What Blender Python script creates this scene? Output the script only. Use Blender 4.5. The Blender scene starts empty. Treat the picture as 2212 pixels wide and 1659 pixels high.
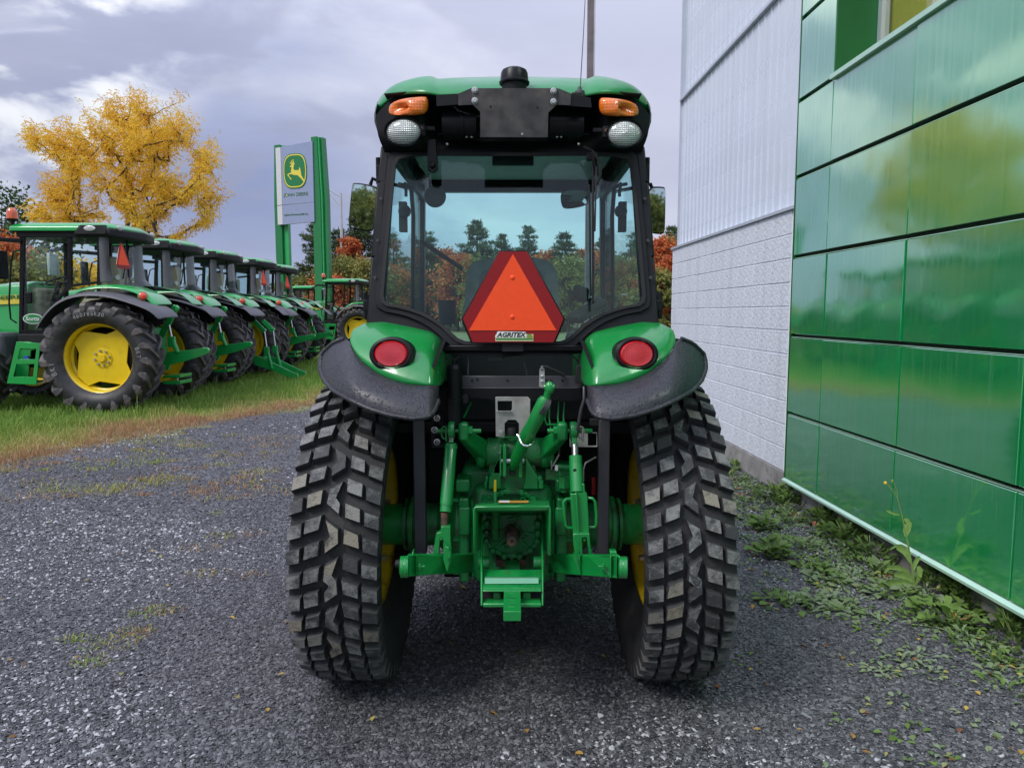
import bpy, math, random
import numpy as np
from mathutils import Vector, Matrix, geometry
random.seed(7); rng = np.random.default_rng(11)
R = math.radians
scn = bpy.context.scene
COL = scn.collection

# ---------------------------------------------------------------- camera
PITCH = R(5.64); FPX = 1560.0; CH = 1.45
cd = bpy.data.cameras.new('camera'); cam = bpy.data.objects.new('camera', cd); COL.objects.link(cam)
cd.sensor_width = 36; cd.lens = 36*FPX/2212.0; cd.clip_end = 3000; cd.clip_start = 0.05
cam.location = (0, 0, CH); cam.rotation_euler = (R(90)-PITCH, 0, 0)
scn.camera = cam
scn.view_settings.view_transform = 'Standard'; scn.view_settings.look = 'None'
scn.view_settings.exposure = 0.58; scn.view_settings.gamma = 1; scn.view_settings.use_curve_mapping = False

# ---------------------------------------------------------------- sky
SUN_EL, SUN_AZ = R(48), R(228)      # azimuth clockwise from +Y: behind the camera, a little left
w = bpy.data.worlds.new('World'); scn.world = w; w.use_nodes = True
nt = w.node_tree; nt.nodes.clear(); N = nt.nodes.new; L = nt.links.new
out = N('ShaderNodeOutputWorld'); bg = N('ShaderNodeBackground'); L(bg.outputs[0], out.inputs[0])
sky = N('ShaderNodeTexSky'); sky.sky_type = 'NISHITA'; sky.sun_disc = False
sky.sun_elevation = SUN_EL; sky.sun_rotation = SUN_AZ
tc = N('ShaderNodeTexCoord')
mp = N('ShaderNodeMapping'); mp.inputs['Scale'].default_value = (1, 1, 2.6); L(tc.outputs['Generated'], mp.inputs[0])
mp.inputs['Location'].default_value = (3.1, 1.2, .55)
n1 = N('ShaderNodeTexNoise'); n1.inputs['Scale'].default_value = 2.1; n1.inputs['Detail'].default_value = 8; n1.inputs['Roughness'].default_value = .52
n1.inputs['Distortion'].default_value = .25
L(mp.outputs[0], n1.inputs['Vector'])
cr = N('ShaderNodeValToRGB'); L(n1.outputs['Fac'], cr.inputs[0])
els = cr.color_ramp.elements
els[0].position = .36; els[0].color = (.30, .335, .48, 1)
els[1].position = .68; els[1].color = (.80, .81, .86, 1)
e = els.new(.50); e.color = (.45, .485, .64, 1)
e = els.new(.60); e.color = (.59, .62, .75, 1)
# broad brightness: clouds thin towards the right, deeper blue-violet low on the left
def dirmask(d, lo, hi):
    dp = N('ShaderNodeVectorMath'); dp.operation = 'DOT_PRODUCT'; L(tc.outputs['Generated'], dp.inputs[0])
    dp.inputs[1].default_value = Vector(d).normalized()
    mr = N('ShaderNodeMapRange'); mr.interpolation_type = 'SMOOTHSTEP'; L(dp.outputs['Value'], mr.inputs[0])
    mr.inputs[1].default_value = lo; mr.inputs[2].default_value = hi
    return mr.outputs[0]
def mixc(fac, a, b, bt='MIX'):
    m = N('ShaderNodeMix'); m.data_type = 'RGBA'; m.blend_type = bt
    L(fac, m.inputs[0]) if not isinstance(fac, float) else setattr(m.inputs[0], 'default_value', fac)
    for v, i in ((a, 6), (b, 7)):
        if isinstance(v, tuple): m.inputs[i].default_value = v
        else: L(v, m.inputs[i])
    return m.outputs[2]
c = cr.outputs[0]
def scaled(s, k):
    m = N('ShaderNodeMath'); m.operation = 'MULTIPLY'; L(s, m.inputs[0]); m.inputs[1].default_value = k; return m.outputs[0]
c = mixc(scaled(dirmask((-.42, 1, .06), .93, .998), .62), c, (.24, .29, .52, 1))
c = mixc(scaled(dirmask((.35, 1, .35), .80, .99), .65), c, (.60, .61, .75, 1))
n3 = N('ShaderNodeTexNoise'); n3.inputs['Scale'].default_value = 5.5; n3.inputs['Detail'].default_value = 7; n3.inputs['Distortion'].default_value = .5; L(mp.outputs[0], n3.inputs['Vector'])
m3 = N('ShaderNodeMapRange'); m3.interpolation_type = 'SMOOTHSTEP'; m3.inputs[1].default_value = .44; m3.inputs[2].default_value = .60; L(n3.outputs['Fac'], m3.inputs[0])
def mul(a, b):
    m = N('ShaderNodeMath'); m.operation = 'MULTIPLY'; L(a, m.inputs[0]); L(b, m.inputs[1]); return m.outputs[0]
c = mixc(scaled(mul(m3.outputs[0], dirmask((-.62, 1, .30), .80, .97)), .55), c, (.33, .34, .47, 1))
m4 = N('ShaderNodeMapRange'); m4.interpolation_type = 'SMOOTHSTEP'; m4.inputs[1].default_value = .56; m4.inputs[2].default_value = .40; L(n3.outputs['Fac'], m4.inputs[0])
c = mixc(scaled(mul(m4.outputs[0], dirmask((-.66, 1, .42), .975, .999)), .9), c, (1.05, 1.05, 1.06, 1))
c = mixc(scaled(mul(m4.outputs[0], dirmask((-.70, 1, .22), .985, .999)), .5), c, (.85, .87, .92, 1))
c = mixc(.10, c, sky.outputs[0], 'MIX')
# the nishita sky is far brighter than the cloud colours, so it is brought to their scale first
ns = N('ShaderNodeMix'); ns.data_type = 'RGBA'; ns.blend_type = 'MULTIPLY'; ns.inputs[0].default_value = 1
L(sky.outputs[0], ns.inputs[6]); ns.inputs[7].default_value = (.09, .09, .09, 1)
for l in list(nt.links):
    if l.from_socket == sky.outputs[0] and l.to_node != ns: to = l.to_socket; nt.links.remove(l); L(ns.outputs[2], to)
# overcast sky: brighter towards the zenith
sx_ = N('ShaderNodeSeparateXYZ'); L(tc.outputs['Generated'], sx_.inputs[0])
mz = N('ShaderNodeMapRange'); mz.interpolation_type = 'SMOOTHSTEP'; mz.inputs[1].default_value = .15; mz.inputs[2].default_value = 1.0; mz.inputs[3].default_value = .75; mz.inputs[4].default_value = 1.75
L(sx_.outputs[2], mz.inputs[0]); L(c, bg.inputs[0]); L(mz.outputs[0], bg.inputs[1])

sd = bpy.data.lights.new('sun', 'SUN'); sun = bpy.data.objects.new('sun', sd); COL.objects.link(sun)
sd.energy = 1.5; sd.angle = R(20); sd.color = (1, .965, .91)
sdir = Vector((math.sin(SUN_AZ)*math.cos(SUN_EL), math.cos(SUN_AZ)*math.cos(SUN_EL), math.sin(SUN_EL)))
sun.rotation_euler = sdir.to_track_quat('Z', 'Y').to_euler(); sun.location = (-5, -8, 12)

# ---------------------------------------------------------------- helpers
def P(px, py, Y):
    """point of the place seen at (px, py) of the 2212-wide photo, standing Y metres in front of the camera"""
    u = (px-1106)/FPX; v = (829.5-py)/FPX
    dx, dy, dz = u, math.cos(PITCH)+v*math.sin(PITCH), -math.sin(PITCH)+v*math.cos(PITCH)
    t = Y/dy
    return Vector((dx*t, Y, CH+dz*t))
def G(px, py, z=0):
    u = (px-1106)/FPX; v = (829.5-py)/FPX
    dx, dy, dz = u, math.cos(PITCH)+v*math.sin(PITCH), -math.sin(PITCH)+v*math.cos(PITCH)
    t = (z-CH)/dz
    return Vector((dx*t, dy*t, z))
XC = .003
def mir(p): return Vector((2*XC-p[0], p[1], p[2]))

class MB:
    def __init__(s): s.v = []; s.f = []
    def add(s, vs, fs):
        o = len(s.v); s.v += [tuple(x) for x in vs]; s.f += [tuple(i+o for i in f) for f in fs]; return s
    def box(s, c, d, rot=None):
        hx, hy, hz = d[0]/2, d[1]/2, d[2]/2
        vs = [Vector((x*hx, y*hy, z*hz)) for x in (-1, 1) for y in (-1, 1) for z in (-1, 1)]
        if rot is not None: vs = [rot @ v for v in vs]
        vs = [v+Vector(c) for v in vs]
        return s.add(vs, [(0, 1, 3, 2), (4, 6, 7, 5), (0, 4, 5, 1), (2, 3, 7, 6), (0, 2, 6, 4), (1, 5, 7, 3)])
    def box2(s, a, b):
        return s.box([(a[i]+b[i])/2 for i in range(3)], [abs(b[i]-a[i]) for i in range(3)])
    def bar(s, a, b, wx, wz, up=(0, 0, 1), w2=None, h2=None):
        a, b = Vector(a), Vector(b); d = (b-a).normalized(); up = Vector(up)
        x = d.cross(up)
        if x.length < 1e-4: x = d.cross(Vector((1, 0, 0)))
        x.normalize(); u = x.cross(d)
        w2 = w2 or wx; h2 = h2 or wz
        vs = []
        for p, ww, hh in ((a, wx, wz), (b, w2, h2)):
            for i, j in ((-1, -1), (1, -1), (1, 1), (-1, 1)): vs.append(p+x*i*ww/2+u*j*hh/2)
        return s.add(vs, [(3, 2, 1, 0), (4, 5, 6, 7), (0, 1, 5, 4), (1, 2, 6, 5), (2, 3, 7, 6), (3, 0, 4, 7)])
    def tube(s, pts, r, n=10, caps=True):
        pts = [Vector(p) for p in pts]; rs = r if isinstance(r, (list, tuple)) else [r]*len(pts)
        rings = []; ref = None
        for i, p in enumerate(pts):
            d = (pts[min(i+1, len(pts)-1)]-pts[max(i-1, 0)])
            d = d.normalized() if d.length > 1e-9 else Vector((0, 0, 1))
            if ref is None: ref = Vector((0, 0, 1)) if abs(d.z) < .9 else Vector((1, 0, 0))
            x = ref-d*ref.dot(d); x.normalize(); ref = x; y = d.cross(x)
            rings.append([p+(x*math.cos(a)+y*math.sin(a))*rs[i] for a in [2*math.pi*k/n for k in range(n)]])
        vs = [v for rg in rings for v in rg]; fs = []
        for i in range(len(pts)-1):
            for k in range(n): fs.append((i*n+k, i*n+(k+1) % n, (i+1)*n+(k+1) % n, (i+1)*n+k))
        if caps: fs.append(tuple(range(n))[::-1]); fs.append(tuple((len(pts)-1)*n+k for k in range(n)))
        return s.add(vs, fs)
    def lathe(s, c, axis, prof, n=32, a0=0, a1=2*math.pi):
        """prof: (radius, distance along the axis)"""
        c = Vector(c); ax = Vector(axis).normalized()
        ref = Vector((0, 0, 1)) if abs(ax.z) < .9 else Vector((0, 1, 0))
        x = (ref-ax*ref.dot(ax)).normalized(); y = ax.cross(x)
        full = abs(a1-a0-2*math.pi) < 1e-6; m = n if full else n+1
        vs = []; fs = []
        for r, h in prof:
            for k in range(m):
                a = a0+(a1-a0)*k/n; vs.append(c+ax*h+(x*math.cos(a)+y*math.sin(a))*max(r, 1e-5))
        for i in range(len(prof)-1):
            for k in range(n):
                k2 = (k+1) % m
                fs.append((i*m+k, i*m+k2, (i+1)*m+k2, (i+1)*m+k))
        return s.add(vs, fs)
    def grid(s, rows):
        n = len(rows[0]); vs = [p for r in rows for p in r]; fs = []
        for i in range(len(rows)-1):
            for k in range(n-1): fs.append((i*n+k, i*n+k+1, (i+1)*n+k+1, (i+1)*n+k))
        return s.add(vs, fs)
    def slab(s, loops, vec):
        """loops of 3D points (outer, holes...) in about one plane, extruded by vec"""
        vec = Vector(vec); allp = [Vector(p) for l in loops for p in l]; m = len(allp)
        tri = geometry.tessellate_polygon([[Vector(p) for p in l] for l in loops])
        vs = allp+[p+vec for p in allp]
        fs = []
        for t in tri:
            a, b, c_ = allp[t[0]], allp[t[1]], allp[t[2]]
            if (b-a).cross(c_-a).dot(vec) > 0: t = t[::-1]
            fs.append(tuple(t)); fs.append(tuple(i+m for i in t[::-1]))
        o = 0
        for li, l in enumerate(loops):
            k = len(l)
            for i in range(k): fs.append((o+i, o+(i+1) % k, m+o+(i+1) % k, m+o+i))
            o += k
        return s.add(vs, fs)
    def ball(s, c, r, n=16, sq=(1, 1, 1)):
        c = Vector(c); vs = []; fs = []; m = n//2
        for i in range(m+1):
            t = math.pi*i/m
            for k in range(n):
                a = 2*math.pi*k/n
                vs.append(c+Vector((r*sq[0]*math.sin(t)*math.cos(a), r*sq[1]*math.sin(t)*math.sin(a), r*sq[2]*math.cos(t))))
        for i in range(m):
            for k in range(n): fs.append((i*n+k, i*n+(k+1) % n, (i+1)*n+(k+1) % n, (i+1)*n+k))
        return s.add(vs, fs)
    def mirror(s):
        o = MB(); o.v = [(2*XC-x, y, z) for x, y, z in s.v]; o.f = [f[::-1] for f in s.f]; return o
    def mirror_y(s):
        o = MB(); o.v = [(x, -y, z) for x, y, z in s.v]; o.f = [f[::-1] for f in s.f]; return o

ORG = {}
def worg(o):
    v = Vector((0, 0, 0))
    while o is not None: v += ORG.get(o.name, Vector((0, 0, 0))); o = o.parent
    return v
def finish(me, smooth, ang=35):
    if smooth:
        me.polygons.foreach_set('use_smooth', [True]*len(me.polygons))
        me.set_sharp_from_angle(angle=R(ang))
def obj(name, mb, mat, parent=None, bevel=0, smooth=True, solid=0, sub=0, label=None, cat=None, group=None, kind=None, ang=35, fix=True):
    me = bpy.data.meshes.new(name); me.from_pydata(mb.v, [], mb.f); me.update()
    if fix:
        import bmesh
        b = bmesh.new(); b.from_mesh(me); bmesh.ops.remove_doubles(b, verts=b.verts, dist=1e-5)
        bmesh.ops.recalc_face_normals(b, faces=b.faces); b.to_mesh(me); b.free()
    o = bpy.data.objects.new(name, me); COL.objects.link(o)
    if parent is not None:
        o.parent = parent; off = worg(parent)
        if off.length: me.transform(Matrix.Translation(-off))
    me.materials.append(mat)
    finish(me, smooth, ang)
    if solid:
        m = o.modifiers.new('solid', 'SOLIDIFY'); m.thickness = abs(solid); m.offset = -1 if solid > 0 else 1
    if sub: m = o.modifiers.new('sub', 'SUBSURF'); m.levels = sub; m.render_levels = sub
    if bevel:
        m = o.modifiers.new('bevel', 'BEVEL'); m.width = bevel; m.segments = 2; m.limit_method = 'ANGLE'; m.angle_limit = R(40)
    tag(o, label, cat, group, kind)
    return o
def tag(o, label=None, cat=None, group=None, kind=None):
    if label: o['label'] = label
    if cat: o['category'] = cat
    if group: o['group'] = group
    if kind: o['kind'] = kind
    return o
def thing(name, loc, label, cat, group=None, rz=0):
    o = bpy.data.objects.new(name, None); COL.objects.link(o); o.location = loc; o.rotation_euler = (0, 0, rz)
    o.empty_display_size = .2; ORG[o.name] = Vector(loc)
    return tag(o, label, cat, group)
KIDS = {}
def copy_tree(o, parent=None):
    c_ = o.copy(); COL.objects.link(c_); c_.parent = parent
    for ch in kids_of(o): copy_tree(ch, c_)
    return c_
def kids_of(o): return list(o.children)
def mesh_np(name, V, F, mat, attr=None, parent=None, label=None, cat=None, kind=None, group=None, smooth=False):
    V = np.asarray(V, dtype=np.float32); F = np.asarray(F, dtype=np.int32)
    me = bpy.data.meshes.new(name); k = F.shape[1]
    me.vertices.add(len(V)); me.vertices.foreach_set('co', V.ravel())
    me.loops.add(F.size); me.loops.foreach_set('vertex_index', F.ravel())
    me.polygons.add(len(F)); me.polygons.foreach_set('loop_start', np.arange(0, F.size, k, dtype=np.int32))
    if smooth: me.polygons.foreach_set('use_smooth', np.ones(len(F), dtype=bool))
    me.update(calc_edges=True)
    if attr is not None:
        a = me.attributes.new('tint', 'FLOAT', 'POINT'); a.data.foreach_set('value', np.asarray(attr, dtype=np.float32))
    me.materials.append(mat)
    o = bpy.data.objects.new(name, me); COL.objects.link(o)
    if parent is not None: o.parent = parent
    return tag(o, label, cat, group, kind)
def text_mesh(body, size=1.0, extrude=.01, shear=0, spacing=1.0, bold=0.0):
    cu = bpy.data.curves.new('text', 'FONT'); cu.body = body; cu.size = size; cu.extrude = extrude; cu.shear = shear
    cu.align_x = 'CENTER'; cu.align_y = 'CENTER'; cu.space_character = spacing; cu.offset = bold; cu.resolution_u = 3
    o = bpy.data.objects.new('text', cu); COL.objects.link(o)
    dg = bpy.context.evaluated_depsgraph_get()
    me = bpy.data.meshes.new_from_object(o.evaluated_get(dg))
    bpy.data.objects.remove(o); return me
def text_obj(name, body, mat, M4, width=None, height=None, parent=None, extrude=.003, shear=0, spacing=1.0, bold=0.0, label=None):
    """M4 places a text lying in local XY; width/height stretch it to size"""
    me = text_mesh(body, 1.0, 0, shear, spacing, bold)
    xs = [v.co.x for v in me.vertices]; ys = [v.co.y for v in me.vertices]
    cx, cy = (max(xs)+min(xs))/2, (max(ys)+min(ys))/2
    sx = width/(max(xs)-min(xs)) if width else 1; sy = height/(max(ys)-min(ys)) if height else sx
    me.transform(Matrix.Translation((-cx, -cy, 0))); me.transform(Matrix.Diagonal((sx, sy, 1, 1))); me.transform(M4)
    me.name = name; me.materials.clear(); me.materials.append(mat)
    o = bpy.data.objects.new(name, me); COL.objects.link(o)
    m = o.modifiers.new('solid', 'SOLIDIFY'); m.thickness = extrude; m.offset = 1
    if parent is not None:
        o.parent = parent; off = worg(parent)
        if off.length: me.transform(Matrix.Translation(-off))
    return tag(o, label)

# ---------------------------------------------------------------- materials
def nodes(m):
    m.use_nodes = True; t = m.node_tree
    return t, t.nodes, t.links, t.nodes['Principled BSDF']
def mat(name, col, rough=.5, metal=0, var=.12, vscale=6, bump=0, bscale=60, coat=0, rvar=0, dirt=None, dscale=8, dlo=.55, dhi=.7, spec=.5, coatr=.05):
    m = bpy.data.materials.new(name); t, n, l, b = nodes(m)
    b.inputs['Base Color'].default_value = (*col, 1); b.inputs['Roughness'].default_value = rough; b.inputs['Metallic'].default_value = metal
    b.inputs['Specular IOR Level'].default_value = spec
    if coat: b.inputs['Coat Weight'].default_value = coat; b.inputs['Coat Roughness'].default_value = coatr
    tc = n.new('ShaderNodeTexCoord')
    csock = None
    if var:
        nz = n.new('ShaderNodeTexNoise'); nz.inputs['Scale'].default_value = vscale; nz.inputs['Detail'].default_value = 6; l.new(tc.outputs['Object'], nz.inputs['Vector'])
        mr = n.new('ShaderNodeMapRange'); mr.inputs[1].default_value = .3; mr.inputs[2].default_value = .7; mr.inputs[3].default_value = 1-var; mr.inputs[4].default_value = 1+var
        l.new(nz.outputs['Fac'], mr.inputs[0])
        hs = n.new('ShaderNodeHueSaturation'); hs.inputs['Color'].default_value = (*col, 1); l.new(mr.outputs[0], hs.inputs['Value'])
        csock = hs.outputs[0]
        if rvar:
            m2 = n.new('ShaderNodeMapRange'); m2.inputs[1].default_value = .35; m2.inputs[2].default_value = .65
            m2.inputs[3].default_value = max(rough-rvar, .02); m2.inputs[4].default_value = rough+rvar
            l.new(nz.outputs['Fac'], m2.inputs[0]); l.new(m2.outputs[0], b.inputs['Roughness'])
    if dirt:
        nd = n.new('ShaderNodeTexNoise'); nd.inputs['Scale'].default_value = dscale; nd.inputs['Detail'].default_value = 8; nd.inputs['Roughness'].default_value = .65
        l.new(tc.outputs['Object'], nd.inputs['Vector'])
        md = n.new('ShaderNodeMapRange'); md.inputs[1].default_value = dlo; md.inputs[2].default_value = dhi; l.new(nd.outputs['Fac'], md.inputs[0])
        mx = n.new('ShaderNodeMix'); mx.data_type = 'RGBA'; l.new(md.outputs[0], mx.inputs[0])
        if csock: l.new(csock, mx.inputs[6])
        else: mx.inputs[6].default_value = (*col, 1)
        mx.inputs[7].default_value = (*dirt, 1); csock = mx.outputs[2]
    if csock: l.new(csock, b.inputs['Base Color'])
    if bump:
        nb = n.new('ShaderNodeTexNoise'); nb.inputs['Scale'].default_value = bscale; nb.inputs['Detail'].default_value = 4; l.new(tc.outputs['Object'], nb.inputs['Vector'])
        bp = n.new('ShaderNodeBump'); bp.inputs['Strength'].default_value = bump; bp.inputs['Distance'].default_value = .01
        l.new(nb.outputs['Fac'], bp.inputs['Height']); l.new(bp.outputs[0], b.inputs['Normal'])
    return m
def tint_mat(name, stops, rough=.7, trans=0.0, spec=.3):
    m = bpy.data.materials.new(name); t, n, l, b = nodes(m)
    at = n.new('ShaderNodeAttribute'); at.attribute_name = 'tint'
    r = n.new('ShaderNodeValToRGB'); l.new(at.outputs['Fac'], r.inputs[0])
    e = r.color_ramp.elements; e[0].position = stops[0][0]; e[0].color = (*stops[0][1], 1); e[1].position = stops[-1][0]; e[1].color = (*stops[-1][1], 1)
    for p, c_ in stops[1:-1]: q = e.new(p); q.color = (*c_, 1)
    l.new(r.outputs[0], b.inputs['Base Color']); b.inputs['Roughness'].default_value = rough; b.inputs['Specular IOR Level'].default_value = spec
    if trans:
        tr = n.new('ShaderNodeBsdfTranslucent'); l.new(r.outputs[0], tr.inputs[0]); mx = n.new('ShaderNodeMixShader'); mx.inputs[0].default_value = trans
        o = n['Material Output']; l.new(b.outputs[0], mx.inputs[1]); l.new(tr.outputs[0], mx.inputs[2]); l.new(mx.outputs[0], o.inputs[0])
    return m
def glass_mat(name, tint, ior=1.5, rough=.02, k=1.0):
    m = bpy.data.materials.new(name); m.use_nodes = True; t = m.node_tree; n = t.nodes; l = t.links; n.clear()
    o = n.new('ShaderNodeOutputMaterial'); tr = n.new('ShaderNodeBsdfTransparent'); tr.inputs[0].default_value = (*tint, 1)
    g = n.new('ShaderNodeBsdfGlossy'); g.inputs['Roughness'].default_value = rough; g.inputs[0].default_value = (1, 1, 1, 1)
    ge = n.new('ShaderNodeNewGeometry'); dt = n.new('ShaderNodeVectorMath'); dt.operation = 'DOT_PRODUCT'; l.new(ge.outputs['Incoming'], dt.inputs[0]); l.new(ge.outputs['Normal'], dt.inputs[1])
    ab = n.new('ShaderNodeMath'); ab.operation = 'ABSOLUTE'; l.new(dt.outputs['Value'], ab.inputs[0])
    om = n.new('ShaderNodeMath'); om.operation = 'SUBTRACT'; om.use_clamp = True; om.inputs[0].default_value = 1; l.new(ab.outputs[0], om.inputs[1])
    pw = n.new('ShaderNodeMath'); pw.operation = 'POWER'; l.new(om.outputs[0], pw.inputs[0]); pw.inputs[1].default_value = 5
    mu = n.new('ShaderNodeMath'); mu.operation = 'MULTIPLY_ADD'; l.new(pw.outputs[0], mu.inputs[0]); mu.inputs[1].default_value = .9*k; mu.inputs[2].default_value = .042*k
    mx = n.new('ShaderNodeMixShader'); l.new(mu.outputs[0], mx.inputs[0]); l.new(tr.outputs[0], mx.inputs[1]); l.new(g.outputs[0], mx.inputs[2]); l.new(mx.outputs[0], o.inputs[0])
    return m

GREEN = (.006, .24, .045)
M = {}
M['green'] = mat('green_paint', GREEN, .32, var=.10, vscale=3, coat=.7, coatr=.08, rvar=.08, bump=.02, bscale=220)
M['green_roof'] = mat('green_roof_plastic', (.008, .23, .06), .38, var=.10, vscale=5, coat=.5, coatr=.2, rvar=.12)
M['green_frame'] = mat('green_chassis_paint', (.006, .23, .048), .38, var=.2, vscale=14, coat=.35, coatr=.15, rvar=.12, bump=.08, bscale=90, dirt=(.045, .042, .028), dscale=15, dlo=.56, dhi=.72)
M['green_cast'] = mat('green_cast_iron', (.006, .20, .043), .46, var=.25, vscale=20, coat=.2, coatr=.25, rvar=.12, bump=.25, bscale=120, dirt=(.04, .036, .025), dscale=13, dlo=.50, dhi=.68)
M['yellow'] = mat('yellow_paint', (.80, .56, .008), .35, var=.06, vscale=5, coat=.5, coatr=.1, dirt=(.42, .28, .03), dscale=6, dlo=.58, dhi=.8)
M['yellow_dirty'] = mat('yellow_rim_paint', (.90, .62, .02), .45, var=.12, vscale=6, coat=.3, coatr=.2, dirt=(.18, .12, .03), dscale=11, dlo=.52, dhi=.72)
M['black'] = mat('black_paint', (.006, .006, .008), .42, var=.2, vscale=9, rvar=.1, spec=.28)
M['blackm'] = mat('black_matt', (.007, .007, .009), .7, var=.2, vscale=9)
M['void'] = mat('dark_underbody', (.008, .008, .010), .85, var=.3, vscale=9)
M['grey'] = mat('grey_plastic', (.06, .06, .065), .5, var=.15, vscale=9)
M['pillar'] = mat('satin_grey_pillar', (.05, .05, .058), .38, var=.2, vscale=6, rvar=.1)
M['headliner'] = mat('headliner_fabric', (.62, .62, .62), .9, var=.06, vscale=30)
M['seat'] = mat('seat_fabric', (.13, .13, .125), .9, var=.15, vscale=30, bump=.2, bscale=200)
M['seatb'] = mat('seat_vinyl', (.32, .29, .19), .6, var=.15, vscale=12)
M['rubber'] = mat('tyre_rubber', (.020, .020, .022), .72, var=.25, vscale=18, bump=.2, bscale=150, dirt=(.055, .050, .044), dscale=10, dlo=.52, dhi=.74)
M['rubber_new'] = mat('new_tyre_rubber', (.026, .026, .029), .48, var=.25, vscale=10, bump=.1, bscale=80, dirt=(.07, .058, .052), dscale=5, dlo=.5, dhi=.7)
M['lug'] = mat('lug_rubber', (.065, .062, .066), .5, var=.3, vscale=10, bump=.1, bscale=80, dirt=(.15, .12, .105), dscale=6, dlo=.45, dhi=.72)
M['letter'] = mat('raised_rubber_letter', (.30, .30, .31), .7, var=.1)
M['steel'] = mat('bare_steel', (.42, .42, .42), .35, metal=.9, var=.2, vscale=20, dirt=(.22, .10, .04), dscale=16, dlo=.62, dhi=.7)
M['zinc'] = mat('zinc_plate', (.46, .45, .42), .42, metal=.65, var=.2, vscale=22, dirt=(.25, .12, .05), dscale=9, dlo=.62, dhi=.72)
M['chrome'] = mat('bright_steel', (.8, .8, .82), .15, metal=1, var=.05)
M['rust'] = mat('rusty_steel', (.16, .085, .05), .7, metal=.3, var=.35, vscale=30, dirt=(.05, .04, .04), dscale=20, dlo=.45, dhi=.6)
M['orange'] = mat('fluorescent_orange', (1.0, .075, .008), .55, var=.05, vscale=60)
M['red_refl'] = mat('dark_red_reflector', (.27, .003, .006), .4, var=.08, vscale=60)
M['amber'] = mat('amber_lens', (.80, .17, .006), .18, var=.2, vscale=20, coat=1, coatr=.03)
M['redlens'] = mat('red_lens', (.50, .008, .016), .2, var=.15, vscale=16, coat=1, coatr=.03)
M['white'] = mat('white_print', (.8, .8, .8), .5, var=.02)
M['yprint'] = mat('yellow_print', (.75, .62, .08), .5, var=.02)
M['gprint'] = mat('green_print', (.02, .22, .06), .5, var=.02)
M['bprint'] = mat('black_print', (.01, .01, .012), .5, var=.02)
M['chromelens'] = mat('clear_lens_reflector', (.50, .52, .50), .25, metal=.25, var=.10, vscale=20, coat=1, coatr=.03)
M['glass'] = glass_mat('tinted_cab_glass', (.85, .975, .968), k=.4)
M['glass_far'] = glass_mat('far_cab_glass', (.94, .985, .98), k=.5)
M['mirror'] = mat('mirror_glass', (.66, .82, .80), .02, metal=1, var=0)

# lens relief: fine ribs
def ribs(m, scale, dist=.002, axis='X', strength=.6):
    t, n, l, b = m.node_tree, m.node_tree.nodes, m.node_tree.links, m.node_tree.nodes['Principled BSDF']
    tc = n.new('ShaderNodeTexCoord'); wv = n.new('ShaderNodeTexWave'); wv.bands_direction = axis; wv.inputs['Scale'].default_value = scale
    l.new(tc.outputs['Object'], wv.inputs['Vector'])
    wv2 = n.new('ShaderNodeTexWave'); wv2.bands_direction = 'Z' if axis == 'X' else 'X'; wv2.inputs['Scale'].default_value = scale; l.new(tc.outputs['Object'], wv2.inputs['Vector'])
    ad = n.new('ShaderNodeMath'); ad.operation = 'ADD'; l.new(wv.outputs['Fac'], ad.inputs[0]); l.new(wv2.outputs['Fac'], ad.inputs[1])
    bp = n.new('ShaderNodeBump'); bp.inputs['Strength'].default_value = strength; bp.inputs['Distance'].default_value = dist
    l.new(ad.outputs[0], bp.inputs['Height']); l.new(bp.outputs[0], b.inputs['Normal'])
ribs(M['redlens'], 38, dist=.0006, strength=.35); ribs(M['amber'], 30, axis='Z', dist=.001, strength=.5); ribs(M['chromelens'], 48, dist=.0015, strength=.7)

# wet black plastic of the fender flares: rain drops as fine relief, chalky blotches
def wet_plastic():
    m = mat('wet_black_plastic', (.036, .036, .045), .45, var=.15, vscale=9, dirt=(.018, .018, .024), dscale=70, dlo=.52, dhi=.62)
    t = m.node_tree; n = t.nodes; l = t.links; b = n['Principled BSDF']
    tc = n.new('ShaderNodeTexCoord'); v = n.new('ShaderNodeTexVoronoi'); v.inputs['Scale'].default_value = 90; l.new(tc.outputs['Object'], v.inputs['Vector'])
    r = n.new('ShaderNodeMapRange'); r.inputs[1].default_value = .12; r.inputs[2].default_value = .34; r.inputs[3].default_value = 1; r.inputs[4].default_value = 0; l.new(v.outputs['Distance'], r.inputs[0])
    bp = n.new('ShaderNodeBump'); bp.inputs['Strength'].default_value = .5; bp.inputs['Distance'].default_value = .004; l.new(r.outputs[0], bp.inputs['Height']); l.new(bp.outputs[0], b.inputs['Normal'])
    return m
M['flare'] = wet_plastic()
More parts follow.
